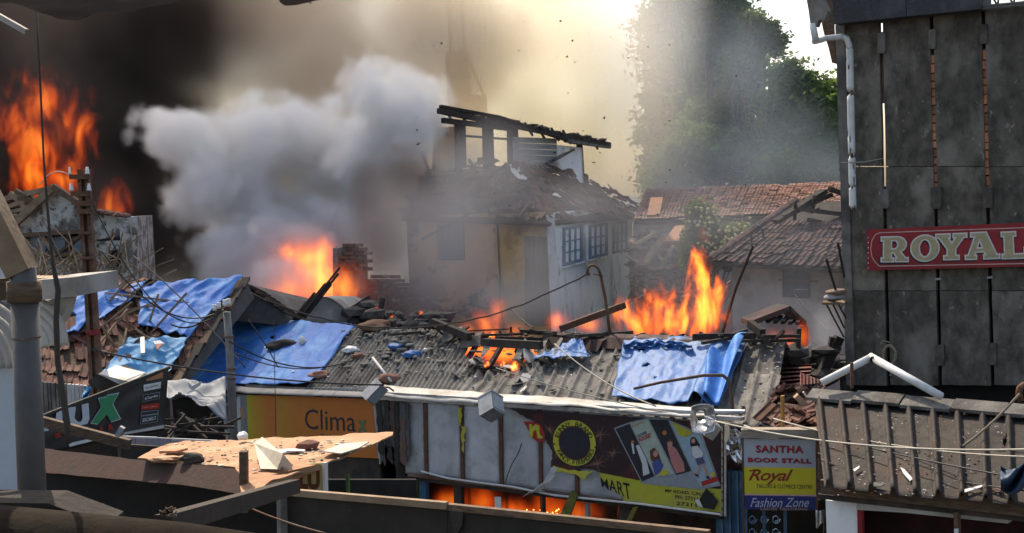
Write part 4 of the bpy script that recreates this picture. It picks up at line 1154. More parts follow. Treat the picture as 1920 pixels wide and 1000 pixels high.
for y in (630, 690, 708): build('strap', MB().tube([P(430 + (y - 640) * .06, y, 19.5), P(430 + (y - 640) * .06, y + 4, 19.5)], .075, 8), RUST, ip)
sn = thing('swan_neck_pole', 'rusty swan-neck lamp pipe rising before the white house wall', 'pole', RP.hit(1143, 628))
pts = [RP.hit(1144, 628, .1), P(1135, 560, 19.6), P(1126, 516, 19.6), P(1122, 504, 19.6), P(1115, 498, 19.6), P(1107, 498, 19.6), P(1102, 504, 19.6), P(1101, 513, 19.6)]
build('pipe', MB().tube(pts, .024, 8), RUST, sn, smooth=True)
build('fitting', MB().beam(P(1098, 513, 19.6), P(1106, 515, 19.6), .04, .05), RUST, sn)
build('bracket', MB().beam(P(1112, 514, 19.6), P(1131, 518, 19.6), .03, .02), RUST, sn)
hp = [P(1188, 729, 16.2), P(1240, 717, 16.1), P(1320, 704, 16.0), P(1355, 704, 16.0), P(1365, 712, 16.0), P(1370, 730, 16.0), P(1374, 770, 16.0)]
build('lamp_arm', MB().tube(hp, [.018, .02, .022, .024, .024, .024, .024], 8), mat('brown_pipe', (.11, .075, .06), (.07, .05, .04), 6, rough=.7), label='long bent brown lamp arm reaching over the torn tarpaulin', cat='pipe', smooth=True)
build('stay_rod', MB().tube([P(1351, 636, 24), P(1380, 540, 24), P(1412, 462, 24)], .028, 5), SOOT, label='thin dark rod leaning before the tiled house', cat='rod')
build('bent_rod', MB().tube([P(1410, 462, 27), P(1408, 436, 27), P(1418, 428, 27), P(1430, 432, 27), P(1432, 446, 27)], .025, 5), SOOT, label='bent hook rod standing against the brown tiles', cat='rod')
build('orange_post', MB().tube([P(1468, 812, 14.6), P(1467, 742, 14.6)], .025, 8), mat('orange_yellow_paint', (.42, .22, .04), (.3, .16, .05), 6, rough=.7), label='thin orange-yellow post behind the book stall sign', cat='post')

# ================================================================ WIRES
cable('black cable sagging from the grey insulator post across the broad blue tarpaulin', P(430, 640, 19.4), P(660, 676, 21), .25, .012)
cable('black cable falling from the insulators across the pale blue tarpaulin', P(424, 578, 19.4), P(190, 470, 18.6), .5, .012)
cable('black cable crossing low over the banner to the tin lamp', P(170, 655, 18.5), P(720, 722, 18.6), .12, .014)
cable('thin wire from the rusty pole to the insulator post', P(165, 363, 18.5), P(426, 576, 19.4), .9, .01)
cable('dark wire slanting over the ridge tarpaulin', P(250, 480, 22), P(460, 690, 20), -.1, .012)
cable('barbed wire strung past the burnt house to the swan-neck pipe', P(470, 548, 22), P(1100, 514, 19.6), .75, .013, SOOT, wob=.03, n=40)
cable('curled wire looping off the blue tarpaulin by the insulators', P(320, 608, 19.5), P(402, 580, 19.4), .15, .014, SOOT)
cable('wire slanting down the broad blue tarpaulin', P(465, 600, 20.5), P(522, 690, 20.5), -.05, .01)
cable('wire drooping low across the broad blue tarpaulin', P(440, 662, 20.3), P(600, 690, 20.3), .1, .01)
cable('pale cable from the roof down to the flashing clip', P(1040, 645, 18.4), P(1230, 762, 16), .1, .01, WIREL)
cable('pale wire across the torn tarpaulin roof', P(930, 690, 18), P(1420, 800, 15.6), .1, .008, WIREL)
cable('cream cable from the lamp over the ribbed roof', P(1340, 790, 14.6), P(1960, 842, 10.8), .12, .011, WIREL)
cable('cream cable running just above the book stall sign', P(1450, 785, 14.6), P(1960, 858, 10.8), .1, .009, WIREL)
cable('black cable low across the ribbed roof', P(1534, 815, 13.6), P(1960, 905, 10.8), .03, .009)
cable('second black cable lower across the ribbed roof', P(1534, 850, 13.5), P(1960, 925, 10.8), .04, .008)
cable('thick tan cord looping over the ribbed roof to the hooked pipe', P(1540, 862, 12.6), P(1912, 738, 12.3), .42, .013, mat('tan_cord', (.3, .24, .17), (.22, .17, .12), 9))
cable('thin vertical wire before the orange board', P(513, 600, 18), P(518, 840, 18), 0, .006)
cable('thin stay wire dropping behind the roof hole', P(955, 578, 23), P(1000, 615, 21), .02, .01)
cable('wire from the concrete corner into the smoke', P(1490, 552, 24), P(1556, 620, 22), .05, .01)
cable('pale wire arched over the gabled ruin', P(75, 346, 18.6), P(131, 330, 18.5), -.12, .008, WIREL)
# ================================================================ FIREWORK SHOP BOARD
BDP = Plane(P(760, 887, 19.4), P(1350, 962, 16), P(757, 752, 19.4))
bb = thing('firework_sign', 'long torn firework shop board with yellow ring emblem and MART lettering', 'sign', BDP.hit(1055, 930))
def bd(nm, px, m, off=0.0, th=.02, parent=None, label=None):
    return build(nm, MB().prism(BDP.pts(px, off), -BDP.n * th), m, parent or bb, label=label)
top = lambda x: 750 + (x - 757) * .068
bot = lambda x: 888 + (x - 760) * .127
rails = [757, 797, 865, 938, 1012, 1080, 1170, 1260, 1354]
for i, (a, b) in enumerate(zip(rails, rails[1:])):
    px0, px1 = a + 2.2, b - 2.2
    k = random.uniform(-.006, .006)
    def fn(u, v, px0=px0, px1=px1, i=i):
        x = px0 + (px1 - px0) * u
        p = BDP.hit(x + (v - .5) * 3, top(x) * (1 - v) + bot(x) * v, -.03)
        e = min(u, 1 - u, v, 1 - v) * 4
        return p + BDP.n * (.022 * min(1, e) * (fr(V((u * 1.6 + i * 3, v * 2.2, i))) + .3 * noise.noise(V((u * 5, v * 6, i)))))
    build('steel_panel', MB().grid(fn, 12, 16), STEEL, bb, solid=.004, smooth=True)
for x in rails[1:-1]:
    mb = MB().prism(BDP.pts([(x - 3, top(x)), (x + 2.6, top(x)), (x + 4.6, bot(x)), (x - .6, bot(x))], .004), -BDP.n * .03)
    build('frame_rail', mb, RUST, bb)
bd('top_channel', [(690, 741), (1390, 783), (1390, 789.5), (690, 749)], ALU, .05, .1)
bd('top_channel', [(715, 735), (1320, 772), (1320, 777), (715, 740)], ALU, .09, .1)
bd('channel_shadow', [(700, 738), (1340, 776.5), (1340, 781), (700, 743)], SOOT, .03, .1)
bd('bottom_rail', [(764, 888), (1352, 962), (1352, 967), (764, 893)], RUST, .02, .05)
bl_ = [(790, 884), (840, 897), (905, 906), (960, 913), (1040, 929), (1100, 935), (1200, 945), (1352, 965)]
build('bent_strip', MB().tube([BDP.hit(x, y, .06) for x, y in bl_], .016, 6), PVC, bb)
# side lattice post
for dx in (1353, 1360):
    build('lattice_post', MB().beam(BDP.hit(dx, 787, .0), BDP.hit(dx - .5, 968, .0), .022, .03), ALU, bb)
for k in range(11):
    y = 792 + k * 16
    build('lattice_bar', MB().beam(BDP.hit(1353, y, .002), BDP.hit(1360, y + 14, .002), .014, .014), RUST, bb)
# wide flashing over the board, dented
def flash(u, v):
    x = 700 + 640 * u
    y0, y1 = 722 + u * 45, 736 + u * 38 + 3 * math.sin(u * 9)
    p = BDP.hit(x, y1, .16).lerp(BDP.hit(x, y0 - 1, -.22), v)
    return p + V((0, 0, .025 * fr(V((u * 9, v * 1.5, 3))) - .05 * (1 - v) ** 4))
build('roof_flashing', MB().grid(flash, 60, 6), ALUW, bb, solid=.006, smooth=True)
# what is left of the printed sheet
DM = mat('printed_maroon', (.03, .017, .018), (.045, .02, .022), 3, c3=(.17, .03, .025), s3=1.5, lo3=.55, hi3=.7, c4=(.3, .1, .06), s4=14, lo4=.66, hi4=.74, rough=.5, bump=.1)
YEL = ink('sign_yellow', (.46, .43, .04), .15, 8); YEL2 = ink('bright_yellow', (.55, .5, .05), .15, 10); REDI = ink('red', (.42, .03, .02)); BLKI = ink('print_black', (.025, .022, .02))
WHI = ink('print_white', (.62, .64, .62)); SKYI = ink('print_sky', (.3, .42, .5)); NAVY = ink('print_navy', (.03, .04, .12)); SKIN = ink('print_skin', (.5, .28, .2)); PINK = ink('print_pink', (.5, .2, .18)); DKI = ink('print_dark', (.03, .03, .035)); BRN = ink('print_brown', (.12, .05, .03)); GREY = ink('print_grey', (.28, .32, .34)); ORG = ink('print_orange', (.5, .18, .03))
def rag_edge(px, amp=2.2, step=5, closed=True):
    out = []
    for i, p in enumerate(px):
        if not closed and i == len(px) - 1:
            out.append(p)
            break
        q = px[(i + 1) % len(px)]
        k = max(1, int(math.hypot(q[0] - p[0], q[1] - p[1]) / step))
        for j in range(k):
            t = j / k
            e = amp * (j > 0)
            out.append((p[0] + (q[0] - p[0]) * t + random.uniform(-e, e), p[1] + (q[1] - p[1]) * t + random.uniform(-e, e)))
    return out
ban = bd('printed_sheet', rag_edge([(958, 766.5), (1000, 790), (1022, 822), (1036, 850), (1033, 877), (1062, 879), (1112, 880), (1124, 886)], 2, 5, False) + [(1190, 899), (1250, 910), (1352, 917), (1352, 793), (1150, 780)], DM, .022, .006)
bd('printed_sheet', [(1124, 886.5), (1190, 899.5), (1250, 910.5), (1352, 917.5), (1352, 961)] + rag_edge([(1300, 956), (1230, 948), (1168, 940), (1166, 930), (1146, 915), (1128, 900)], 2, 5, False), YEL, .022, .006)
bd('torn_strip', rag_edge([(1036, 874), (1068, 882), (1112, 884), (1100, 892), (1092, 903), (1084, 892), (1064, 886), (1042, 884)], 1.6, 4), YEL2, .045, .006)
st_ = [BDP.hit(x, y, o) for x, y, o in ((1040, 876, .06), (1034, 890, .08), (1024, 906, .12), (1008, 920, .12), (988, 927, .1))]
mb = MB()
for i, (a, b) in enumerate(zip(st_, st_[1:])):
    wv = (.05, .055, .07, .1, .06)
    mb.add([a - V((wv[i], 0, 0)), a + V((wv[i], 0, 0)), b + V((wv[i + 1], 0, .03)), b - V((wv[i + 1], 0, .03))], [(0, 1, 2, 3)])
build('torn_strip', mb, PVC, bb, solid=.006, label='white curled backing of the torn print')
# peeled corner
bd('peeled_corner', [(1324, 916), (1308, 942), (1316, 952), (1338, 956), (1346, 940)], BLKI, .06, .008)
bd('peeled_corner', [(1303, 938), (1310, 936), (1318, 952), (1308, 948)], PVC, .066, .008)
# the lone letter n
bd('letter_ground', rag_edge([(981, 790), (1000, 791), (1014, 797), (1022, 815), (1020, 828), (1008, 829), (998, 822), (990, 806)], 1.2, 5), REDI, .028, .004)
bd('letter', [(992, 796), (997, 795), (998, 801), (1004, 796), (1011, 798), (1012, 815), (1018, 820), (1016, 823), (1008, 822), (1005, 806), (1000, 809), (998, 822), (993, 820)], YEL2, .034, .003)
# ring emblem with two words round it (its mascot is left out)
cx, cy = 1077, 831
def ell(rx, ry, n=40, skew=.09):
    return [(cx + rx * math.cos(2 * math.pi * k / n) + skew * ry * math.sin(2 * math.pi * k / n), cy + ry * math.sin(2 * math.pi * k / n)) for k in range(n)]
bd('emblem_rim', ell(41.5, 44.5), BLKI, .026, .003)
bd('emblem_ring', ell(40, 43), YEL2, .03, .003)
bd('emblem_rim', ell(29.5, 32), mat('ink_dark_red', (.16, .03, .02)), .034, .003)
bd('emblem_disc', ell(28, 30.5), DKI, .038, .003)
def ring_text(s, r0, a0, a1, flip, size):
    mb = MB()
    for i, ch in enumerate(s):
        if ch == ' ': continue
        a = math.radians(a0 + (a1 - a0) * i / (len(s) - 1))
        me = font_mesh(ch, 0, .012)
        xs = [v.co.x for v in me.vertices]; mx = (min(xs) + max(xs)) / 2
        vv = []
        for v in me.vertices:
            x, y = (v.co.x - mx) * size, (v.co.y - .35) * size
            ox, oy = math.cos(a), -math.sin(a)
            if flip: ox, oy, tx, ty = -ox, -oy, math.sin(a) * -1, -math.cos(a)
            else: tx, ty = math.sin(a), math.cos(a)
            px = cx + math.cos(a) * r0 * .955 + tx * x + ox * y
            py = cy - math.sin(a) * r0 * 1.03 - (-ty) * x + oy * y
            px += .09 * (py - cy)
            vv.append(BDP.hit(px, py, .0345))
        ff = [tuple(p.vertices) for p in me.polygons]
        if ff:
            q = [vv[k] for k in ff[0][:3]]
            if (q[1] - q[0]).cross(q[2] - q[0]).dot(BDP.n) < 0: ff = [f[::-1] for f in ff]
        mb.add(vv, ff)
        bpy.data.meshes.remove(me)
    return build('lettering', mb, BLKI, bb)
ring_text('BUNNY BRAND', 35, 158, 22, False, 12.5)
ring_text('FANCY.FIREWORKS', 35.5, 205, 338, True, 11.5)
for x, y in ((cx - 38, cy + 2), (cx + 39, cy + 8)):
    bd('star', [(x + (2.6 if k % 2 == 0 else 1.1) * math.sin(k * math.pi / 5), y - (2.6 if k % 2 == 0 else 1.1) * math.cos(k * math.pi / 5)) for k in range(10)], BLKI, .034, .002)
# printed firework bursts
for bx_, by_, r_ in ((1030, 805, 14), (1125, 815, 16), (1120, 870, 20), (1048, 850, 12), (1150, 850, 12)):
    mb = MB()
    for k in range(30):
        a = random.uniform(0, 6.28); l_ = r_ * random.uniform(.4, 1.5)
        p, q = BDP.hit(bx_, by_, .0255), BDP.hit(bx_ + l_ * math.cos(a), by_ + l_ * math.sin(a) + l_ * .15, .0255)
        d = (q - p).normalized().cross(BDP.n) * .0022
        mb.add([p - d, p + d, q + d * .2, q - d * .2], [(0, 1, 2, 3)])
    build('printed_burst', mb, ink('burst', (.4, .2, .15)), bb)
# printed product packs
T_ = .0275
bd('pack_border', [(1151, 803), (1183, 791), (1214, 784), (1254, 787), (1316, 814), (1351, 911), (1314, 918), (1204, 907)], GREY, .0265, .003)
packs = [('pack_print', [(1154, 804.5), (1180, 795), (1227, 893), (1204, 903)], DKI), ('pack_print', [(1182, 794), (1214, 786), (1264, 889), (1229, 894)], ink('print_pale_green', (.42, .47, .38))), ('pack_print', [(1217, 786.5), (1252, 788), (1296, 883), (1268, 891)], DKI), ('pack_print', [(1256, 790), (1312, 817), (1347, 908), (1314, 914)], SKYI)]
for nm, px, m in packs: bd(nm, px, m, .031, .003)
o = .0345
bd('print_shape', [(1192, 836), (1198, 834), (1212, 862), (1218, 888), (1206, 893), (1204, 870)], WHI, o, .002)
bd('print_shape', [(1183, 829), (1187, 828), (1190, 851), (1187, 852)], WHI, o, .002)
bd('print_shape', arc(1186, 829, 3, 3, 0, 330, 10), ORG, o, .002)
bd('print_shape', [(1218, 846), (1226, 839), (1234, 848), (1240, 866), (1236, 880), (1226, 868), (1220, 862)], BRN, o, .002)
bd('print_shape', arc(1229, 851, 4.5, 6, 0, 340, 14), SKIN, o + .003, .002)
bd('print_shape', [(1222, 868), (1234, 860), (1244, 872), (1238, 886), (1228, 892)], ink('print_blue', (.07, .1, .3)), o + .003, .002)
bd('print_shape', [(1230, 888), (1243, 880), (1256, 886), (1246, 893)], YEL2, o, .002)
bd('print_shape', arc(1246, 812, 4.5, 4.5, 0, 340, 12), ORG, o, .002)
bd('print_shape', [(1251, 838), (1258, 834), (1268, 842), (1282, 868), (1284, 884), (1268, 888), (1258, 866)], PINK, o, .002)
bd('print_shape', arc(1256, 832, 5, 7, 0, 340, 14), SKIN, o + .003, .002)
bd('print_shape', [(1250, 830), (1252, 824), (1260, 823), (1263, 830), (1257, 828)], BRN, o + .006, .002)
bd('print_shape', [(1259, 791.5), (1300, 811)] + arc(1284, 802, 17, 18, -10, 160, 14)[::1], YEL, o, .002)
mb = MB()
for k in range(22):
    a = random.uniform(-.1, 2.9); r_ = 16 * math.sqrt(random.random())
    c = BDP.hit(1283 + r_ * math.cos(a), 803 + r_ * math.sin(a), o + .003)
    mb.rock(c, (.004, .002, .004), k, 1)
build('print_dots', mb, BLKI, bb)
# printed girl in jumper and skirt
bd('print_shape', [(1294, 824), (1298, 819), (1304, 821), (1312, 834), (1310, 842), (1302, 836), (1298, 842), (1294, 834)], BLKI, o, .002)
bd('print_shape', arc(1300, 827, 3.6, 4.8, 0, 340, 12), SKIN, o + .003, .002)
bd('print_shape', [(1297, 838), (1308, 836), (1318, 850), (1317, 858), (1306, 862), (1299, 854)], WHI, o + .004, .002)
bd('print_shape', [(1303, 860), (1317, 857), (1322, 868), (1308, 873)], ink('print_denim', (.08, .09, .18)), o + .005, .002)
bd('print_shape', [(1309, 872), (1313, 871), (1312, 882), (1308, 892), (1305, 890), (1309, 881)], SKIN, o + .003, .002)
bd('print_shape', [(1316, 870), (1320, 869), (1328, 893), (1325, 896)], SKIN, o + .003, .002)
bd('print_shape', [(1302, 888), (1308, 890), (1310, 895), (1304, 893)], BLKI, o + .006, .002)
bd('print_shape', [(1323, 893), (1329, 893), (1331, 898), (1326, 898)], BLKI, o + .006, .002)
bd('print_shape', [(1314, 904), (1344, 893), (1347, 902), (1317, 912)], REDI, o, .002)
bd('print_shape', arc(1336, 890, 4.5, 4.5, 0, 340, 14), YEL2, o + .003, .002)
text('COLOURED', BDP, (1196, 822), (1214, 813), (1193, 817), o, NAVY, bb, 0, .02)
text('ROCKET', BDP, (1199, 829), (1222, 819), (1197, 822), o, REDI, bb, 0, .05)
text('Sparklers', BDP, (1186, 803), (1206, 795), (1184, 797), o, ORG, bb, .3)
text('MART', BDP, (1128, 913), (1184, 938), (1124, 885), .0265, BLKI, bb, 0, .01, 1.05, warp=lambda a, b: (a, b * (.6 + .5 * a)))
text('MP ROAD, CALICUT', BDP, (1247, 924), (1340, 933), (1247, 917), .0265, BLKI, bb, 0, .012)
text('PH: 27211', BDP, (1266, 935), (1308, 940), (1266, 928), .0265, BLKI, bb, 0, .012)
text('27211', BDP, (1268, 947), (1306, 951), (1268, 940.5), .0265, BLKI, bb, 0, .012)
# ragged dark strips at its near end
for k in range(9):
    x = 708 + k * 6.2
    y1 = random.uniform(835, 880)
    bd('burnt_strip', rag_edge([(x - 2, 748 + k), (x + 7, 748 + k), (x + 9 + random.uniform(-3, 5), y1), (x + 4, y1 + random.uniform(-12, 8)), (x, y1 - 10)], 2, 7), random.choice((mat('burnt_vinyl', (.05, .055, .06), (.1, .1, .1), 5, c3=(.14, .05, .03), s3=2, c4=(.12, .14, .03), s4=6, rough=.6, rnd=.4), SOOT)), random.uniform(.01, .06), .008)
for x, y0, y1 in ((862, 765, 800), (868, 800, 850)):
    bd('tatter', rag_edge([(x - 3, y0), (x + 4, y0), (x + 2, y1), (x - 2, y1 - 6)], 2, 5), YEL, .04, .006)
# loose bits hanging by the board
build('dangling_wire', MB().tube([BDP.hit(x, y, .05) for x, y in ((978, 832), (972, 850), (960, 870), (952, 890), (948, 905))], .008, 5), CABLE, bb)
for px, lb in (([(1072, 920), (1083, 928), (1066, 975), (1048, 968)], 'burnt yellow-green board strip hanging below the firework sign'), ([(1186, 952), (1196, 950), (1180, 985), (1170, 985)], 'thin yellow strip hanging lower below the firework sign')):
    build('hanging_strip', MB().prism(BDP.pts(px, .1), -BDP.n * .03), mat('scorched_yellow', (.2, .18, .03), (.06, .05, .02), 5, rough=.8), label=lb, cat='strip')
build('hanging_paper', MB().prism(BDP.pts([(927, 932), (939, 932), (940, 952), (928, 952)], -.05), -BDP.n * .004), PORC, label='small white paper hanging before the burning shop', cat='paper')

# floodlights: two tin boxes and one bowl lamp
DTIN = mat('dull_tin', (.36, .36, .36), (.25, .25, .25), 8, c3=(.17, .16, .145), s3=4, lo3=.5, hi3=.62, c4=(.1, .07, .05), s4=30, lo4=.66, hi4=.7, rough=.5, metal=.4, bump=.2)
def tin_lamp(label, c, ax, ay, az):
    t = thing('floodlight', label, 'floodlight', c - V((0, 0, .12)), 'floodlights over the firework sign')
    build('housing', MB().obox(c, ax, ay, az), DTIN, t)
    k = c - az * 1.0
    build('lid', MB().obox(c + az * 1.06, ax * 1.06, ay * 1.06, az * .08), DTIN, t)
    build('glass', MB().obox(c - ay * 1.03, ax * .86, ay * .02, az * .82), mat('lamp_glass', (.3, .31, .31), (.2, .21, .21), 4, rough=.2, bump=0), t)
    build('arm', MB().tube([c + ax * .9 - az * .6, c + ax * 1.2 - az * 1.4, BDP.hit(0, 0) * 0 + c + ax * 1.2 - az * 2.4 + V((0, .25, -.05))], .014, 5), RUST, t)
def axes(rx, ry, rz, sx, sy, sz):
    M = Matrix.Rotation(rz, 3, 'Z') @ Matrix.Rotation(ry, 3, 'Y') @ Matrix.Rotation(rx, 3, 'X')
    return M @ V((sx, 0, 0)), M @ V((0, sy, 0)), M @ V((0, 0, sz))
tin_lamp('tilted tin floodlight between the orange board and the firework sign', P(703, 736, 19.0), *axes(.5, -.75, .2, .165, .1, .09))
tin_lamp('tin floodlight tipped edge-down over the steel panels', P(921, 763, 17.6), *axes(-.6, .55, .75, .13, .13, .15))
t = thing('floodlight', 'bright bowl floodlight at the end of the firework sign', 'floodlight', P(1316, 800, 15.6), 'floodlights over the firework sign')
c = P(1315, 782, 15.5)
def bowl(u, v):
    a = 2 * math.pi * u
    r_ = .19 * (.35 + .65 * v ** .6)
    k = max(abs(math.cos(a)), abs(math.sin(a))) ** -.55
    return c + V((math.cos(a) * r_ * k * .85, .12 - .22 * v - .03, math.sin(a) * r_ * k))
build('reflector', MB().grid(bowl, 24, 7), mat('polished_reflector', (.8, .8, .8), (.65, .65, .65), 3, rough=.25, metal=.8, bump=.05), t, smooth=True, solid=.006)
build('gear_box', MB().obox(P(1334, 806, 15.5), *axes(.3, .6, .3, .07, .07, .1)), ALU, t)
build('hinge', MB().tube([P(1320, 796, 15.45), P(1334, 803, 15.5)], .02, 6), STEEL, t)
build('cross_bar', MB().tube([P(1336, 772, 15.6), P(1397, 773, 15.4)], .03, 8), ALU, label='aluminium tube end sticking out beyond the bowl floodlight', cat='tube')
def foil(u, v):
    p = P(1362 + u * 33, 806 + v * 64 - 8 * math.sin(u * 5), 15.9)
    return p + V((0, .16 * noise.noise(V((u * 2.6, v * 2.8, 4))) + .1 * abs(noise.noise(V((u * 5, v * 4, 1)))), 0))
build('crumpled_foil', MB().grid(foil, 7, 9, skip=lambda u, v: u + v > 1.72 or (u < .15 and v > .8)), mat('foil', (.75, .75, .75), (.6, .6, .6), 3, rough=.22, metal=.95, bump=.05), label='shiny crumpled metal sheet between the two shop signs', cat='sheet', solid=.004)
build('foil_scrap', MB().prism([P(x, y, 15.5) for x, y in ((1361, 798), (1367, 795), (1368, 812), (1363, 830), (1359, 828))], V((0, .03, 0))), ALU, label='bent bright strip hung above the crumpled metal', cat='strip')
build('white_offcut', MB().prism([P(x, y, 15) for x, y in ((1397, 799), (1417, 806), (1398, 806))], V((0, .1, 0))), PVC, label='white triangular offcut on top of the book stall sign', cat='offcut')

# shop interior under the board
BKP = Plane(BDP.hit(760, 960, -2.2), BDP.hit(1350, 960, -2.2), BDP.hit(760, 860, -2.2))
it = thing('burning_shopfront', 'dark shop opening beneath the firework sign with fire inside', 'shopfront', V((*BDP.hit(1055, 930, -.8).xy, 0)))
def bk2(nm, px, m, off=0, th=.06, pl=BDP, floor=False):
    pts = pl.pts(px, off)
    if floor:
        n_ = len(pts) // 2
        for p in pts[n_:]: p.z = 0
    return build(nm, MB().prism(pts, -pl.n * th), m, it)
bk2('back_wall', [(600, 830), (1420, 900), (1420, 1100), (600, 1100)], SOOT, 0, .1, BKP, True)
for x, m, wd in ((770, mat('green_post', (.12, .2, .05), (.08, .14, .04), 4), 10), (786, BLUEP, 12), (850, SOOT, 14), (1012, RUST, 5), (1096, STEEL, 5), (1160, SOOT, 22)):
    bk2('post', [(x, bot(x) + 3), (x + wd, bot(x) + 4), (x + wd + 3, 1120), (x + 3, 1120)], m, -.12, .08, BDP, True)
bk2('door_leaf', [(1340, 880), (1392, 884), (1396, 1120), (1344, 1120)], BLUEP, -.15, .05, BDP, True)
for k in range(3):
    x = 1350 + k * 15
    bk2('door_batten', [(x, 886), (x + 3, 886), (x + 6, 1120), (x + 3, 1120)], mat('pale_blue_edge', (.12, .2, .28), (.08, .15, .22), 5), -.12, .02, BDP, True)
bk2('header', [(760, 893), (1352, 967), (1352, 974), (760, 899)], SOOT, -.06, .08)
for k in range(5):
    x = 880 + k * 70
    build('shelf_upright', MB().beam(BDP.hit(x, 905, -1.4), BDP.hit(x + 2, 1040, -1.4), .05, .05), BURNT, it)
sidew = [BDP.hit(760, 890, -.1), BDP.hit(760, 890, -2.3)]
vwall('side_wall', sidew[1], sidew[0], 0, sidew[0].z + .9, SOOT, it)

# ================================================================ BOOK STALL SIGN
SPn = Plane(P(1397, 955, 14.2), P(1530, 960, 14.0), P(1393, 822, 14.2))
ss = thing('book_stall_sign', 'square shop sign in grey, yellow and blue bands reading SANTHA BOOK STALL', 'sign', SPn.hit(1462, 960))
def sp(nm, px, m, off=0.0, th=.02, parent=None):
    return build(nm, MB().prism(SPn.pts(px, off), -SPn.n * th), m, parent or ss)
PLG = mat('pale_grey_print', (.4, .42, .45), (.36, .38, .41), 4, rough=.5, bump=.05)
PLY = mat('yellow_print', (.6, .52, .03), (.54, .47, .03), 4, rough=.5, bump=.05)
PLB = mat('navy_print', (.02, .028, .16), (.018, .024, .13), 4, rough=.5, bump=.05)
sp('panel', [(1394, 823), (1529, 824.5), (1529.5, 878), (1395, 876)], PLG, 0, .03)
sp('panel', [(1395, 876), (1529.5, 878), (1530, 928), (1396, 926)], PLY, 0, .03)
sp('panel', [(1396, 926.6), (1530, 928.4), (1530, 957), (1396.5, 955)], PLB, 0, .03)
sp('band_line', [(1396, 926), (1530, 928), (1530, 931), (1396, 929)], PINKL, .003, .002)
sp('frame', [(1390.5, 821), (1393.4, 821), (1397, 1010), (1394, 1010)], RUST, .01, .05)
sp('frame', [(1529.8, 822), (1533.5, 822), (1534, 962), (1530.5, 962)], RUST, .01, .05)
pt = build('top_plank', MB().prism(SPn.pts([(1389, 806), (1531, 806), (1533, 822), (1390, 822)], .06), -SPn.n * .16), mat('grey_plank', (.34, .29, .23), (.22, .17, .12), 4, stretch=(1, 4, 12), rough=.9), ss)
RD2 = ink('lettering_red', (.38, .03, .03), .15); MAR = ink('lettering_maroon', (.28, .04, .02), .15); BL2 = ink('lettering_black', (.03, .025, .02)); LIL = ink('lettering_lilac', (.42, .46, .56)); TAN = ink('lettering_tan', (.38, .24, .14))
for dx, dy, m, o_ in ((.9, .9, BL2, .003), (0, 0, RD2, .005)):
    text('SANTHA', SPn, (1417 + dx, 848.5 + dy), (1506 + dx, 849.5 + dy), (1417 + dx, 835 + dy), o_, m, ss, 0, .035, 1.15)
    text('BOOK STALL', SPn, (1402 + dx, 866.5 + dy), (1521 + dx, 869 + dy), (1402 + dx, 858 + dy), o_, m, ss, 0, .04, 1.1)
text('Royal', SPn, (1404, 908), (1489, 909), (1402, 880), .004, MAR, ss, .45, .015, .92)
sp('flourish', [(1405, 882), (1420, 880), (1420, 882), (1405, 885)], MAR, .004, .002)
text('TAILORS & CUTPIECE CENTRE', SPn, (1418, 915), (1523, 917.5), (1418, 907.5), .004, BL2, ss, 0, .004, 1.05)
text('Fashion Zone', SPn, (1407, 951), (1518, 951), (1405, 934), .004, LIL, ss, .5, .004)
text('LADIES TAILORING', SPn, (1426, 957), (1514, 957.5), (1426, 951.6), .0045, TAN, ss, 0, .02, 1.1)
gr = thing('blue_grille', 'blue ornamental iron gate grille under the book stall sign', 'gate', V((*SPn.hit(1440, 960, -.3).xy, 0)))
for x in (1398, 1432, 1472):
    p, q = SPn.hit(x, 950, -.3), SPn.hit(x + 2, 1100, -.3)
    build('upright', MB().beam(p, V((q.x, q.y, q.z)), .035, .035), BLUEP, gr)
for k in range(9):
    x0 = 1402 + (k % 3) * 22; y0 = 964 + (k // 3) * 24
    pts = [SPn.hit(x0 + 9 + 8 * math.cos(a) * (1 - a / 14), y0 + 10 + 9 * math.sin(a) * (1 - a / 14), -.3) for a in [j * .6 for j in range(15)]]
    build('scroll', MB().tube(pts, .008, 5), mat('pale_blue_iron', (.12, .2, .3), (.08, .14, .22), 6), gr, smooth=True)
build('stall_dark', MB().prism(SPn.pts([(1396, 940), (1552, 940), (1556, 1150), (1400, 1150)], -.8), -SPn.n * .05), DARK, gr)
build('brown_post', MB().tube([SPn.hit(1537, 830, .05), SPn.hit(1541, 905, .05)], .022, 6), WOOD, label='brown stick standing just beside the book stall sign', cat='stick')
for k, (x, m, lb) in enumerate(((1530, PORC, 'white cloth hanging at the lower corner of the book stall sign'), (1548, mat('brown_cloth', (.2, .15, .11), (.12, .09, .07), 5), 'brown garment hanging beside the white cloth'))):
    def cl(u, v, x=x, k=k):
        return SPn.hit(x + (u - .3 * k) * (12 + 8 * v), 958 + v * (38 + 40 * k) - 8 * (u - .5) ** 2, .05 + .05 * math.sin(u * 11 + v * 3))
    build('hanging_cloth', MB().grid(cl, 12, 12, skip=lambda u, v, k=k: k == 0 and v > .4 + .5 * (1 - u)), m, label=lb, cat='cloth', smooth=True, solid=.006)

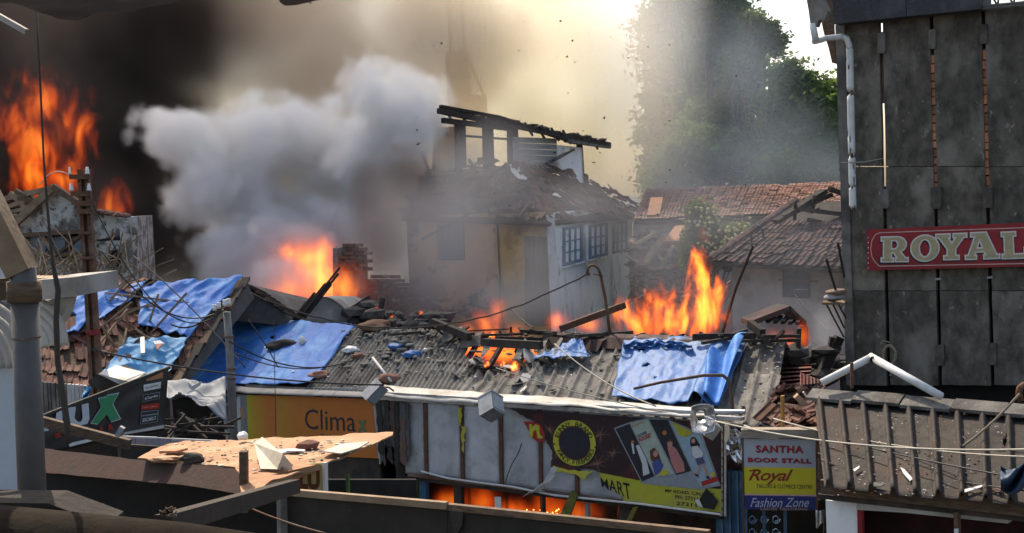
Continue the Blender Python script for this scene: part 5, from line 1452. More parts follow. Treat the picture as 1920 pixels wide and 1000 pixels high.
# ================================================================ ORANGE MEN'S WEAR BOARD
CPn = Plane(P(428, 745, 22.0), P(698, 752, 19.9), P(706, 838, 19.9))
cs = thing('orange_sign', 'orange and yellow shop board reading Climax behind the sunlit rusty canopy', 'sign', CPn.hit(570, 860))
def cp(nm, px, m, off=0.0, th=.03):
    return build(nm, MB().prism(CPn.pts(px, off), -CPn.n * th), m, cs)
m = bpy.data.materials.new('printed_blend')
m.use_nodes = True
t_ = m.node_tree; tc = t_.nodes.new('ShaderNodeTexCoord'); sx = t_.nodes.new('ShaderNodeSeparateXYZ'); rp = t_.nodes.new('ShaderNodeValToRGB'); mr_ = t_.nodes.new('ShaderNodeMapRange')
nz_ = t_.nodes.new('ShaderNodeTexNoise'); nz_.inputs['Scale'].default_value = 6; nz_.inputs['Detail'].default_value = 8
mx_ = t_.nodes.new('ShaderNodeMix'); mx_.data_type = 'RGBA'; mx_.blend_type = 'MULTIPLY'; mx_.inputs[0].default_value = .22
t_.links.new(tc.outputs['Generated'], sx.inputs[0]); t_.links.new(sx.outputs[0], rp.inputs[0])
rp.color_ramp.elements[0].color = (.55, .46, .02, 1); rp.color_ramp.elements[0].position = .05
rp.color_ramp.elements[1].color = (.62, .18, .03, 1); rp.color_ramp.elements[1].position = .75
e = rp.color_ramp.elements.new(.25); e.color = (.58, .34, .025, 1)
t_.links.new(tc.outputs['Object'], nz_.inputs['Vector'])
t_.links.new(rp.outputs[0], mx_.inputs[6]); t_.links.new(nz_.outputs[0], mx_.inputs[7]); t_.links.new(mx_.outputs[2], t_.nodes['Principled BSDF'].inputs['Base Color'])
t_.nodes['Principled BSDF'].inputs['Roughness'].default_value = .5
cp('printed_panel', [(462, 741), (516.5, 742), (518.5, 850), (466, 846)], m)
cp('printed_panel', [(516.9, 742), (698, 749), (708, 860), (518.9, 850)], m)
m2 = m.copy(); m2.name = 'printed_blend_orange'
m2.node_tree.nodes['Color Ramp'].color_ramp.elements[0].color = (.6, .27, .03, 1)
m2.node_tree.nodes['Color Ramp'].color_ramp.elements[1].color = (.62, .21, .03, 1)
bpy.data.objects['printed_panel.002' if 'printed_panel.002' in bpy.data.objects else 'printed_panel.001'].data.materials[0] = m2
cp('photo_panel', [(417, 739), (461.4, 741), (465.4, 846), (430, 843)], GREY)
cp('print_shape', [(420, 742), (446, 742), (440, 756), (424, 756)], NAVY, .004, .002)
cp('print_shape', [(424, 762), (434, 757), (440, 768), (436, 782), (428, 790)], BRN, .004, .002)
cp('print_shape', [(428, 764), (436, 764), (438, 776), (432, 780)], SKIN, .007, .002)
cp('print_shape', [(430, 784), (444, 780), (446, 838), (432, 840)], ink('print_cream', (.45, .42, .32)), .004, .002)
cp('print_shape', [(444, 744), (450, 744), (452, 838), (446, 838)], WHI, .004, .002)
cp('print_shape', [(452, 750), (458, 748), (462, 800), (455, 812)], ink('print_slate', (.22, .26, .3)), .004, .002)
cp('print_shape', [(449, 766), (455, 760), (460, 782), (454, 788)], SKIN, .007, .002)
cp('print_shape', [(452, 808), (464, 830), (464, 840), (452, 824)], BRN, .006, .002)
CHAR = ink('charcoal', (.045, .04, .045)); GRN = ink('print_green', (.12, .2, .09))
text('Clima', CPn, (572, 805), (667, 810), (571, 767), .004, CHAR, cs, 0, 0.0, 1.0)
text('x', CPn, (671, 811), (689, 812), (670, 787), .004, GRN, cs, 0, .03)
text("THE MEN'S WEAR", CPn, (600, 823), (700, 828), (600, 814), .004, CHAR, cs, 0, 0)
cp('side_trim', [(698.5, 749), (703, 750), (713, 860), (708.5, 860)], ALU, .01, .05)
cp('side_trim', [(413, 738), (416.6, 738), (429.6, 843), (426, 843)], ALU, .01, .05)
def hood(u, v):
    x = 414 + u * 288
    y = 736 + u * 9.5 - 7 * max(0, 1 - u * 6)
    return CPn.hit(x, y, .12).lerp(CPn.hit(x + 4, y - 12 + 3 * u, -.12), v) + V((0, 0, .03 * math.sin(v * 3)))
build('hood', MB().grid(hood, 30, 6), mat('grey_hood', (.3, .29, .28), (.2, .19, .18), 4, rough=.7), cs, solid=.012, smooth=True)
build('roof_strip', MB().grid(lambda u, v: CPn.hit(460 + u * 240, 726 + 4 * u + 5 * math.sin(u * 3) - v * 6, -.2), 20, 2), ALU, label='curved bright tin strip above the orange board', cat='strip', solid=.01)
for x in (712,):
    build('upright', MB().tube([CPn.hit(x - 2, 770, .0), CPn.hit(x + 1, 870, 0)], .02, 6), ALU, cs)
cp('backing', [(414, 738), (704, 750), (714, 900), (430, 900)], SOOT, -.05, .05)
wz = CPn.pts([(400, 850), (720, 865), (720, 1100), (400, 1100)], -.6)
for p in wz[2:]: p.z = 0
build('shop_wall', MB().prism(wz, -CPn.n * .1), SOOT, label='dark shop wall below the orange board', cat='wall')

# ================================================================ FALLEN BLACK BANNER
UPL = Plane(P(82, 776, 15.2), P(318, 688, 16.4), P(308, 806, 16.3))
ub = thing('fallen_banner', 'tilted black shop banner with a green X and four brand boxes', 'banner', UPL.hit(200, 840))
def ubp(nm, px, m, off=0.0, th=.012):
    return build(nm, MB().prism(UPL.pts(px, off), -UPL.n * th), m, ub)
BVN = mat('black_vinyl', (.018, .017, .017), (.03, .028, .027), 3, rough=.45, bump=.25, bs=5, spec=.5)
def vin(u, v):
    x = 60 + 256 * u - 8 * u * v
    y0 = 784 - (x - 60) * .373; y1 = 856 - (x - 60) * .2
    return UPL.hit(x, y0 + (y1 - y0) * v, .02 * noise.noise(V((u * 5 + v * 3, v * 2, 0))) * min(1, 6 * v))
build('vinyl', MB().grid(vin, 30, 12), BVN, ub, smooth=True, solid=.004)
o = .03
ubp('top_bar', [(60, 786), (320, 686.5), (320, 692), (60, 791)], SOOT, .035, .05)
ubp('bottom_frame', [(235, 811), (308, 797), (308, 803), (230, 816)], ALU, .03, .03)
ubp('bottom_frame', [(130, 832), (182, 820), (182, 825), (131, 838)], PVC, .03, .03)
ubp('pale_print', [(82, 777), (120, 767), (120, 769.5), (82, 780)], WHI, o, .002)
build('orange_corner', MB().prism(UPL.pts([(273, 712), (306, 697), (305, 709), (276, 715)], o), -UPL.n * .004), ink('peach', (.42, .18, .09)), ub)
GRX = ink('letter_green', (.045, .26, .11)); WH2 = ink('letter_white', (.5, .54, .58))
X_ = [(185, 748), (199, 745), (201, 742), (222, 738), (211, 758), (215, 766), (225, 785), (208, 791), (200, 777), (184, 795), (172, 793), (190, 764)]
cxm, cym = 199, 768
ubp('letter_outline', [(cxm + (x - cxm) * 1.09, cym + (y - cym) * 1.06) for x, y in X_], WH2, o, .002)
ubp('letter', X_, GRX, o + .004, .002)
ubp('letter', [(128, 764), (142, 763), (140, 785), (146, 791), (152, 791), (155, 784), (153, 759), (166, 756), (168, 786), (164, 795), (150, 798), (136, 797), (130, 788)], WH2, o, .002)
ubp('letter', [(106, 774), (117, 770), (117, 793), (104, 790)], WH2, o, .002)
ubp('letter', [(83, 801), (91, 802), (91, 808), (83, 809)], WH2, o, .002)
RDL = ink('letter_red', (.45, .03, .02))
text('S', UPL, (103, 822), (115, 820), (102, 813), o, RDL, ub, 0, .04)
text('A', UPL, (186, 808), (194, 806.5), (185, 800.5), o, RDL, ub, 0, .04)
text('R', UPL, (204, 807), (214, 805), (203, 797), o, RDL, ub, 0, .04)
for i, (tx, px, fg, bg) in enumerate((('La Jonica', [(269, 722), (302, 716), (301, 728), (270, 734)], BLKI, WHI), ('Carlo', [(268, 741), (300, 735), (299, 748), (267, 754)], WHI, None), ('cool water', [(265, 760), (299, 756), (298, 766), (265, 769)], WHI, REDI), ('EXCARLO', [(264, 781), (297, 776), (295, 791), (263, 796)], WHI, None))):
    if bg: ubp('brand_box', px, bg, o, .002)
    else:
        ubp('brand_box', px, GREY, o, .002)
        c_ = (sum(p[0] for p in px) / 4, sum(p[1] for p in px) / 4)
        ubp('brand_box', [(c_[0] + (x - c_[0]) * .95, c_[1] + (y - c_[1]) * .88) for x, y in px], DKI, o + .003, .002)
    dx = (px[1][0] - px[0][0])
    text(tx, UPL, (px[3][0] + 4, px[3][1] - 4), (px[2][0] - 3, px[2][1] - 4), (px[0][0] + 4, px[0][1] + 4), o + .006, fg, ub, .15 if i in (1,) else 0, .015)
ubp('brand_line', [(265, 772), (297, 769), (297, 776), (264, 780)], GREY, o, .002)
ubp('brand_line', [(266, 773), (296, 770), (296, 775), (265, 779)], DKI, o + .003, .002)
build('plank', MB().beam(P(70, 788, 13.5), P(243, 834, 13.2), .06, .11), WOOD, label='brown plank slanting across the black banner', cat='plank')
build('post_stub', MB().beam(P(230, 801, 13.1), P(220, 818, 13.1), .06, .05), STEEL, label='short grey stub nailed to the slanting plank', cat='stub')
build('banner_backing', MB().prism(UPL.pts([(66, 830), (250, 815), (330, 880), (330, 960), (66, 960)], -.5), -UPL.n * .05), SOOT, label='dark shop front beneath the fallen banner', cat='wall')
# shop hood bits behind the banner
build('dark_awning', MB().prism([P(x, y, 17.5) for x, y in ((165, 716), (182, 702), (232, 724), (210, 738), (170, 726))], V((.2, .6, .05))), SOOT, label='small dark folded awning above the black banner', cat='awning')
build('awning_sheet', MB().prism([P(x, y, 17.4) for x, y in ((184, 701), (243, 716), (234, 726))], V((.1, .5, .05))), ALUW, label='pale grey awning sheet above the black banner', cat='awning')
cw = thing('corrugated_wall', 'grey corrugated wall under the slipped clay tiles', 'wall', V((P(120, 772, 18.2).x, 18.2, 0)))
for k in range(12):
    x = 78 + k * 7.4
    q = P(x + 1, 772, 18.2)
    build('strip', MB().beam(P(x, 716 + k * .6, 18.2), V((q.x, q.y, 1)), .062, .03 + .02 * (k % 2)), STEEL if k > 6 else CONCT, cw)
build('blue_rag', MB().grid(lambda u, v: P(157 + u * 12 + 3 * math.sin(v * 6), 725 + v * 24, 17.2 + .06 * math.sin(u * 7 + v * 5)), 8, 10), TARPC, label='small blue rag hanging beside the dark awning', cat='rag', solid=.006)
def crump(u, v):
    p = P(312 + 112 * u, 724 + 30 * v * (1.2 + u) + 8 * (1 - u) * (1 - v), 19.2 - 1.2 * v)
    return p + V((0, 0, .16 * (1 - abs(noise.noise(V((u * 1.5 + v, v * 1.3 - u * .6, 8)))) * 2) + .03 * noise.noise(V((u * 7, v * 7, 2)))))
build('grey_sheet', MB().grid(crump, 34, 22, skip=lambda u, v: v > .55 + .75 * u), mat('silver_grey_plastic', (.2, .215, .235), (.15, .165, .185), 2, rough=.6, bump=.15, spec=.3), label='crumpled silver grey plastic sheet beside the orange board', cat='sheet', smooth=True, solid=.008)
build('tin_bracket', MB().prism([P(x, y, 18.6) for x, y in ((352, 716), (360, 724), (376, 716), (374, 724), (362, 732), (354, 728))], V((0, .06, 0))), STEEL, label='bent tin bracket above the silver grey sheet', cat='bracket')
mb = MB()
for k in range(24):
    x, y = random.uniform(318, 415), random.uniform(785, 815)
    p = P(x, y, random.uniform(17, 19)); d = V((random.gauss(0, .22), random.gauss(0, .15), random.gauss(0, .08)))
    mb.beam(p - d, p + d, .04, .03)
build('dark_laths', mb, BURNT, label='dark broken laths under the silver grey sheet', cat='laths', kind='stuff')
# tiled ledge strip
lt = thing('tiled_ledge', 'lilac tiled shop ledge below the black banner', 'ledge', P(340, 845, 14.5))
LPN = Plane(P(240, 836, 14.4), P(430, 848, 15.4), P(240, 818, 14.4))
for k in range(9):
    x = 232 + k * 22
    build('tile', MB().prism(LPN.pts([(x, 818 + k * 1.1), (x + 21.3, 819 + k * 1.1), (x + 22, 833 + k * 1.2), (x + .7, 832 + k * 1.2)]), -LPN.n * .05), mat('lilac_tile', (.3, .27, .31), (.25, .22, .26), 5, rough=.5, rnd=.12), lt)
for px in ([(236, 818), (296, 820), (296, 823), (236, 821)], [(324, 822), (410, 826), (410, 829), (324, 826)]):
    build('white_strip', MB().prism(LPN.pts(px, .1), -LPN.n * .03), PVC, lt)
wz = LPN.pts([(226, 833), (430, 846), (430, 960), (226, 960)], -.02)
for p in wz[2:]: p.z = 0
build('ledge_wall', MB().prism(wz, -LPN.n * .08), SOOT, lt)

# ================================================================ SUNLIT RUSTY CANOPY IN THE NEAR ROW
ZC = 4.62
def zc(px, py, z=ZC):
    d = ray(px, py)
    return EYE + d * ((z - EYE.z) / d.z)
RUSTL = mat('sandy_rust', (.42, .265, .15), (.3, .165, .085), 2.2, c3=(.34, .165, .085), s3=.9, lo3=.45, hi3=.65, c4=(.1, .055, .035), s4=9, lo4=.64, hi4=.7, rough=.85, bump=.4, bs=12)
ca = thing('rusty_canopy', 'sunlit rusty tin canopy strewn with debris', 'canopy', V((*zc(480, 870).xy, 0)))
edge = [(258, 861), (300, 839), (350, 828), (420, 822), (520, 820), (640, 818), (738, 812), (737, 822), (690, 842), (640, 862), (600, 874), (560, 886), (510, 900), (468, 922), (455, 928), (451, 912), (440, 878), (400, 874), (340, 868)]
mbx = MB()
bm = bmesh.new()
eds = []
pts = [zc(x + random.uniform(-2, 2), y + random.uniform(-.8, .8)) for x, y in rag_edge(edge, 1.0, 14)]
f = bm.faces.new([bm.verts.new(p) for p in pts])
bmesh.ops.triangulate(bm, faces=[f])
bmesh.ops.subdivide_edges(bm, edges=bm.edges[:], cuts=3, use_grid_fill=True)
for v in bm.verts:
    v.co.z += .05 * fr(v.co * 1.3) + .012 * noise.noise(v.co * 6) + .06 * max(0, (v.co.x + 2.2)) * .4
bm.normal_update()
mbx.add([v.co.copy() for v in bm.verts], [tuple(v.index for v in f.verts) for f in bm.faces]) if False else None
bm.verts.index_update()
mbx.add([v.co.copy() for v in bm.verts], [tuple(v.index for v in f.verts) for f in bm.faces])
if sum(((mbx.v[f[1]] - mbx.v[f[0]]).cross(mbx.v[f[2]] - mbx.v[f[0]])).z for f in mbx.f) < 0: mbx.f = [f[::-1] for f in mbx.f]
bm.free()
build('sheet', mbx, RUSTL, ca, solid=.012)
FA = Plane(P(100, 843, 12.3), P(440, 878, 9.95), P(453, 926, 9.62))
build('fascia', MB().prism(FA.pts(rag_edge([(60, 838), (140, 848), (258, 862), (340, 869), (440, 879), (446, 884), (454, 928), (446, 926), (340, 909), (200, 897), (60, 884)], .8, 16)), -FA.n * .01), mat('dark_rust_tin', (.05, .018, .01), (.028, .012, .007), 6, c3=(.04, .02, .014), s3=1.5, rough=.85), ca)
build('bent_lip', MB().prism([zc(455, 927, 4.6), zc(470, 921, 4.6), zc(565, 884, 4.6), zc(600, 870, 4.66), zc(552, 885, 4.62), zc(500, 893, 4.62)], V((0, .0, -.05))), RUSTL, ca)
build('post', MB().beam(P(458, 960, 9.75), P(457, 846, 9.75), .075, .06), WOOD, ca)
def deb(nm, lb, x, y, r, m, seed, n=3):
    c = zc(x, y, ZC + .02)
    build(nm, MB().rock(c + V((0, 0, r[2] * .5)), r, seed, n), m, label=lb, cat=nm.split('_')[-1])
CREAM = mat('cream_stone', (.55, .48, .38), (.42, .36, .28), 4, c4=(.2, .15, .1), s4=8, rough=.9)
# a wedge of broken slab
a_ = [zc(x, y, ZC + .03) for x, y in ((478, 852), (500, 853), (548, 876), (520, 880), (488, 879))]
wd = MB()
wd.add([a_[0] + V((0, 0, .1)), a_[1] + V((0, 0, .08)), a_[2] + V((0, 0, .02)), a_[3] + V((0, 0, .0)), a_[4], a_[2] + V((0, 0, -.03)), a_[1] + V((-.05, .1, .14)), a_[3] + V((.05, .02, .12))], [(0, 4, 3, 7), (0, 7, 6), (7, 3, 5, 2), (7, 2, 1, 6), (0, 6, 1), (4, 5, 3)])
build('broken_slab', wd, CREAM, label='large cream wedge of broken plaster on the sunlit canopy', cat='rubble')
deb('tile_shard', 'dark red bent tile shard on the sunlit canopy', 578, 840, (.12, .09, .05), mat('bent_red_tile', (.2, .08, .05), (.12, .05, .035), 6), 3, 1)
deb('grey_flake', 'small grey flake before the red tile shard', 545, 848, (.13, .05, .018), STEEL, 5)
build('pale_board', MB().prism([zc(x, y, ZC + .05) for x, y in ((298, 846), (318, 836), (348, 834), (352, 840), (330, 846))], V((0, 0, -.02))), RUSTL, label='curled flake of rusty tin at the rear corner of the sunlit canopy', cat='flake')
build('paper_scrap', MB().prism([zc(x, y, ZC + .07) for x, y in ((606, 846), (640, 832), (692, 828), (672, 840), (640, 850))], V((0, 0, -.01))), CREAM, label='pale paper near the raised tip of the canopy', cat='paper')
deb('crushed_can', 'dark crushed lump at the front rim of the canopy', 360, 866, (.1, .06, .05), SOOT, 9)
deb('flat_stone', 'flat shadowed stone near the left tip of the canopy', 312, 862, (.16, .06, .02), RUSTL, 13)
deb('white_pebble', 'small white pebble at the back rim of the canopy', 455, 822, (.05, .05, .04), PORC, 15)
def on_can():
    x = random.uniform(290, 700); y = 826 + random.random() ** 1.2 * 50
    while not inpoly(x, y, edge): x, y = random.uniform(290, 700), random.uniform(822, 900)
    return zc(x, y, ZC + .02), V((0, 0, 1))
litter('dark crumbs scattered over the sunlit canopy', on_can, 50, SOOT, (.006, .02))
litter('pale chips scattered over the sunlit canopy', on_can, 70, CREAM, (.008, .024))
# near-black stall backing below it, its colour standing in for the shade
tw_ = lambda pts, m, lb, cat, nm, th=.05: build(nm, MB().prism(pts, V((0, th, 0))), m, label=lb, cat=cat)
def drop(px0, px1, Y0, Y1, y, nm, lb, m, cat='wall'):
    a, b = P(px0, y, Y0), P(px1, y, Y1)
    return tw_([a, b, V((b.x, b.y, 0)), V((a.x, a.y, 0))], m, lb, cat, nm)
drop(-60, 560, 12.6, 10.6, 882, 'shade_backing', 'black backing under the rusty canopy, coloured to stand in for shade', DARK)
YS = Plane(P(540, 930, 10.4), P(606, 934, 10.2), P(540, 880, 10.4))
ys = thing('yellow_notice', 'cream yellow notice with brown letters half under the canopy', 'sign', YS.hit(575, 940))
build('board', MB().prism(YS.pts([(540, 872), (604, 868), (605, 940), (536, 940)]), -YS.n * .02), mat('cream_yellow', (.5, .42, .2), (.4, .33, .16), 4, rough=.6), ys)
text('ILU', YS, (553, 918), (600, 920), (552, 874), .004, ink('brown_letter', (.16, .05, .02)), ys, 0, .05)
build('edge', MB().prism(YS.pts([(604.5, 868), (609, 868), (610, 944), (605.5, 944)], .01), -YS.n * .04), PLASTER_W, ys)
build('green_post', MB().tube([P(652, 890, 11), P(654, 1010, 11)], .02, 6), mat('green_post', (1, 1, 1)), label='thin green post behind the dark board', cat='post')
drop(604, 780, 11.4, 12.6, 900, 'shade_backing', 'dark partition behind the thin green post', DARK)
# long dark board at the bottom
DBP = Plane(P(533, 924, 8.6), P(1320, 1002, 6.9), P(540, 1000, 8.6))
db = thing('dark_board', 'long back of a dirty dark signboard along the street edge', 'signboard', DBP.hit(800, 1000))
OLV = mat('dirty_olive_tin', (.038, .031, .024), (.022, .019, .015), 4, c3=(.07, .042, .02), s3=1.3, lo3=.56, hi3=.72, rough=.85, bump=.2, c4=(.14, .1, .05), s4=9, lo4=.68, hi4=.74)
build('sheet', MB().prism(DBP.pts([(534, 926), (690, 940), (838, 954), (838, 1200), (534, 1200)]), -DBP.n * .02), OLV, db)
build('sheet', MB().prism(DBP.pts([(839, 954.5), (1330, 1004), (1330, 1200), (839, 1200)]), -DBP.n * .02), OLV, db)
build('top_rail', MB().beam(DBP.hit(534, 922, .02), DBP.hit(838, 948, .02), .04, .045), WOODL, db)
build('top_rail', MB().beam(DBP.hit(840, 950, .0), DBP.hit(1330, 1001, .0), .04, .04), WOOD, db)
build('upright', MB().beam(DBP.hit(528, 918, .05), DBP.hit(532, 1150, .05), .055, .05), CONCT, db)
build('corner_tin', MB().prism(DBP.pts([(842, 950), (868, 960), (866, 985), (858, 1000), (848, 998)], .02), -DBP.n * .01), SOOT, db)
cable('brown wire slanting behind the dark board post', P(430, 935, 8.2), P(610, 1000, 7.6), .02, .006, RUST)

# ================================================================ NEAREST THINGS: THE BALCONY WE LOOK FROM
sp_ = thing('balcony_post', 'grey steel balcony post with slanting timber brace', 'post', P(62, 1060, 5.0))
GPST = mat('dull_grey_paint', (.11, .1, .092), (.08, .073, .066), 5, c3=(.09, .075, .06), s3=2, rough=.6, bump=.15)
build('shaft', MB().tube([P(66, 1070, 5), P(46, 560, 5)], .055, 18), GPST, sp_, smooth=True)
build('shaft_top', MB().tube([P(46, 562, 5), P(44, 545, 5), P(43, 500, 5)], [.06, .054, .05], 18), GPST, sp_, smooth=True)
build('collar', MB().tube([P(46, 566, 5), P(45, 528, 5)], .068, 14), WOOD, sp_, smooth=True)
build('brace', MB().beam(P(42, 512, 5), P(-60, 305, 5), .105, .1), WOODL, sp_)
build('seam', MB().tube([P(49, 632, 5), P(49.2, 635, 5)], .0565, 16), RUST, sp_)
build('cross_rail', MB().beam(P(-30, 545, 5.1), P(24, 541, 5.1), .05, .09), WOOD, sp_)
wl_ = thing('white_screen', 'pale bluish wall edge with scalloped trim beside the grey post', 'wall', P(15, 935, 5.3))
PBL = mat('pale_blue_white_paint', (.5, .53, .57), (.44, .47, .51), 3, c4=(.25, .24, .23), s4=7, lo4=.7, hi4=.76, rough=.7)
build('wall', MB().prism([P(x, y, 5.3) for x, y in ((-80, 678), (27, 682), (40, 930), (-80, 915))], V((0, .15, 0))), PBL, wl_)
build('wall', MB().prism([P(x, y, 5.6) for x, y in ((-80, 430), (0, 440), (22, 524), (-80, 530))], V((0, .1, 0))), PBL, wl_)
SCL = mat('cream_moulding', (.42, .4, .37), (.36, .34, .31), 3, rough=.8)
for k in range(5):
    r0 = 20 + k * 16
    pts = [P(-42 + (r0 + 10) * math.cos(a), 690 - (r0 * 1.35 + 10) * math.sin(a), 5.28 - .03 * k) for a in [j * .16 for j in range(11)]]
    build('scallop', MB().tube(pts, .022, 6), SCL, wl_, smooth=True)
sb = thing('carved_bracket', 'white block over a fluted scalloped bracket behind the grey post', 'bracket', P(105, 650, 5.9))
build('block', MB().prism([P(x, y, 5.8) for x, y in ((60, 526), (138, 520), (141, 556), (60, 566))], V((.05, .5, 0))), mat('dusty_block', (.36, .34, .31), (.28, .26, .24), 4, c3=(.2, .18, .16), s3=3, rough=.9), sb)
for k in range(4):
    pts = [P(62 + (22 + k * 13) * math.cos(a) * .9 + 2, 648 - (30 + k * 17) * math.sin(a), 5.85 + .02 * k) for a in [j * .16 for j in range(11)]]
    build('flute', MB().tube(pts, .026, 6), SCL, sb, smooth=True)
build('web', MB().prism([P(x, y, 5.95) for x, y in ((60, 566), (128, 559), (122, 585), (100, 620), (76, 655), (60, 655))], V((0, .12, 0))), SCL, sb)
mb = MB()
for k in range(9):
    mb.beam(P(66 + k * 8, 524, 5.9), P(72 + k * 9, 519, 6.0), .02, .012)
build('straw_litter', mb, WOODL, label='straw litter on the white block', cat='litter', kind='stuff')
hw = [P(68, 18, 4.6), P(75, 150, 4.6), P(82, 300, 4.6), P(88, 380, 4.6), P(95, 460, 4.6), P(100, 500, 4.6), P(109, 545, 4.6), P(105, 600, 4.6), P(108, 680, 4.6), P(118, 740, 4.6), P(126, 800, 4.6), P(127, 832, 4.6)]
build('dangling_cable', MB().tube(hw, [.004, .004, .004, .005, .006, .008, .011, .011, .011, .012, .013, .013], 7), mat('cord_brown', (.07, .055, .045), (.045, .035, .03), 6, rough=.8), label='dark cord hanging from the eave and thickening past the grey post', cat='cable', smooth=True)
eb = [(-40, -60), (-40, 8), (26, 6), (70, 22), (110, 36), (145, 39), (165, 28), (195, 24), (240, 22), (290, 12), (330, 4), (345, -60)]
build('eave_board', MB().prism([P(x, y, 3.2) for x, y in rag_edge(eb, 1.5, 12)], V((.1, 1.2, .35))), mat('eave_wood', (.1, .065, .045), (.06, .04, .03), 3, stretch=(1, 6, 6), c3=(.2, .13, .08), s3=2.5, lo3=.55, hi3=.7, rough=.9), label='ragged brown wooden eave board overhead', cat='eave')
build('eave_board', MB().prism([P(x, y, 3.4) for x, y in rag_edge([(515, -60), (524, 4), (534, 11), (560, 9), (596, 1), (610, -60)], 1, 9)], V((.05, 1, .3))), mat('eave_wood', (1, 1, 1)), label='small brown eave end poking in from the top', cat='eave')
build('nail', MB().tube([P(582, 2, 3.4), P(583, 8, 3.4)], .002, 4), SOOT, label='nail under the small brown eave end', cat='nail')
build('pale_stick', MB().beam(P(-10, 26, 3.6), P(50, 60, 3.5), .01, .016), mat('grey_stick', (.36, .33, .29), (.28, .25, .22), 4), label='pale grey stick under the ragged eave', cat='stick')
lg = mat('mud_brown_pipe', (.022, .016, .011), (.014, .011, .008), 4, stretch=(1, 1, 1), c3=(.03, .02, .012), s3=1.5, rough=.95, bump=.4, spec=.05)
build('rail_pole', MB().tube([P(-60, 1002, 4.2), P(330, 1042, 4.0), P(620, 1088, 3.85)], .11, 18), lg, label='thick mud-brown round rail across the bottom', cat='rail', smooth=True)
build('ledge', MB().prism([P(x, y, 4.5) for x, y in ((-80, 942), (90, 944), (200, 985), (200, 1200), (-80, 1200))], V((0, .2, 0))), mat('mossy_ledge', (.035, .027, .02), (.02, .016, .012), 5, rough=.95, bump=.6), label='rough brown ledge under the pale wall', cat='ledge')
build('timber_beam', MB().beam(P(306, 985, 5.0), P(552, 912, 7.8), .075, .085), mat('cut_timber', (.055, .038, .027), (.03, .023, .017), 4, stretch=(3, 14, 3), rough=.9), label='cut timber beam with splintered end running under the canopy', cat='beam')
mb = MB()
for k in range(14):
    p = P(302 + random.uniform(-2, 22), 966 + random.uniform(-4, 3), 4.85)
    mb.beam(p, p + V((random.uniform(-.02, .05), 0, random.uniform(0, .03))), .008, .006)
build('splinters', mb, WOODL, label='splinters on the cut end of the timber beam', cat='splinters', kind='stuff')
# ================================================================ TREES AND BUSH
def leafmat(nm, c1, c2):
    m = mat(nm, c1, c2, .9, c3=tuple(x * .55 for x in c1), s3=.5, rough=.6, bump=0, spec=.2)
    b = m.node_tree.nodes['Principled BSDF']
    try: b.inputs['Transmission Weight'].default_value = 0.0
    except Exception: pass
    # thin leaves let some sun through
    t = m.node_tree
    tr = t.nodes.new('ShaderNodeBsdfTranslucent'); mx = t.nodes.new('ShaderNodeMixShader')
    tr.inputs[0].default_value = (c1[0] * 1.5, c1[1] * 1.6, c1[2] * .8, 1)
    mx.inputs[0].default_value = .35
    out = [n for n in t.nodes if n.type == 'OUTPUT_MATERIAL'][0]
    t.links.new(b.outputs[0], mx.inputs[1]); t.links.new(tr.outputs[0], mx.inputs[2]); t.links.new(mx.outputs[0], out.inputs[0])
    return m
LEAF = [leafmat('leaf_green', (.1, .15, .055), (.06, .105, .045)), leafmat('leaf_dark', (.085, .135, .06), (.055, .1, .048)), leafmat('leaf_olive', (.12, .145, .055), (.08, .11, .045))]
BARK = mat('grey_bark', (.12, .1, .08), (.07, .06, .05), 4, rough=.95)
def tree(label, blobs, Y, base_px, m, ncl, per, leaf, group='trees behind the smoke', cr=1.0, name='tree', trunk=.35):
    """blobs: (px, py, rx, ry, dy) in photo points; leaf clumps fill them in three dimensions"""
    bx = P(base_px, 400, Y)
    t = thing(name, label, name.split('_')[-1], V((bx.x, Y, 0)), group)
    k = Y / F
    mb, cen = MB(), []
    tot = sum(b[2] * b[3] for b in blobs)
    vv, ff = [], []
    for (px, py, rx, ry, dy) in blobs:
        n = max(3, int(ncl * rx * ry / tot))
        c = P(px, py, Y + dy)
        for _ in range(n):
            q = V((random.gauss(0, 1), random.gauss(0, 1), random.gauss(0, 1))).normalized() * (random.random() ** .4)
            cc = c + V((q.x * rx * k, q.y * rx * k * .8, q.z * ry * k))
            cen.append(cc)
            r = cr * random.uniform(.35, 1.0)
            for _ in range(per * 3):
                d = V((random.gauss(0, .5), random.gauss(0, .5), random.gauss(0, .36))) * r
                s = leaf * random.uniform(.35, .9)
                a = V((random.gauss(0, 1), random.gauss(0, 1), random.gauss(0, .7))).normalized()
                b = a.cross(V((random.gauss(0, 1), random.gauss(0, 1), random.gauss(0, 1)))).normalized()
                p = cc + d
                i = len(vv)
                vv += [p - a * s, p + b * s * .45, p + a * s, p - b * s * .45]
                ff.append((i, i + 1, i + 2, i + 3))
    mb.v, mb.f, mb.mi = vv, ff, [0] * len(ff)
    build('crown', mb, m, t)
    tk = MB()
    fork = V((bx.x, Y, max(1.0, min(c.z for c in cen) * .7)))
    tk.tube([V((bx.x, Y, 0)), V((bx.x + .2, Y, fork.z * .5)), fork], [trunk, trunk * .8, trunk * .65], 9)
    for cc in random.sample(cen, min(18, len(cen))):
        mid = fork.lerp(cc, .5) + V((random.gauss(0, .5), random.gauss(0, .5), .5))
        tk.tube([fork, mid, cc], [trunk * .45, trunk * .22, .03], 5)
    build('trunk', tk, BARK, t, smooth=True)
    return t
tree('tall pale-smoked tree nearest the burnt house', [(1275, 150, 66, 120, 0), (1250, 40, 50, 70, 1), (1300, 30, 70, 90, 0), (1270, 270, 66, 70, -1), (1240, 330, 50, 40, 0)], 66, 1265, LEAF[1], 240, 55, .26, cr=1.2)
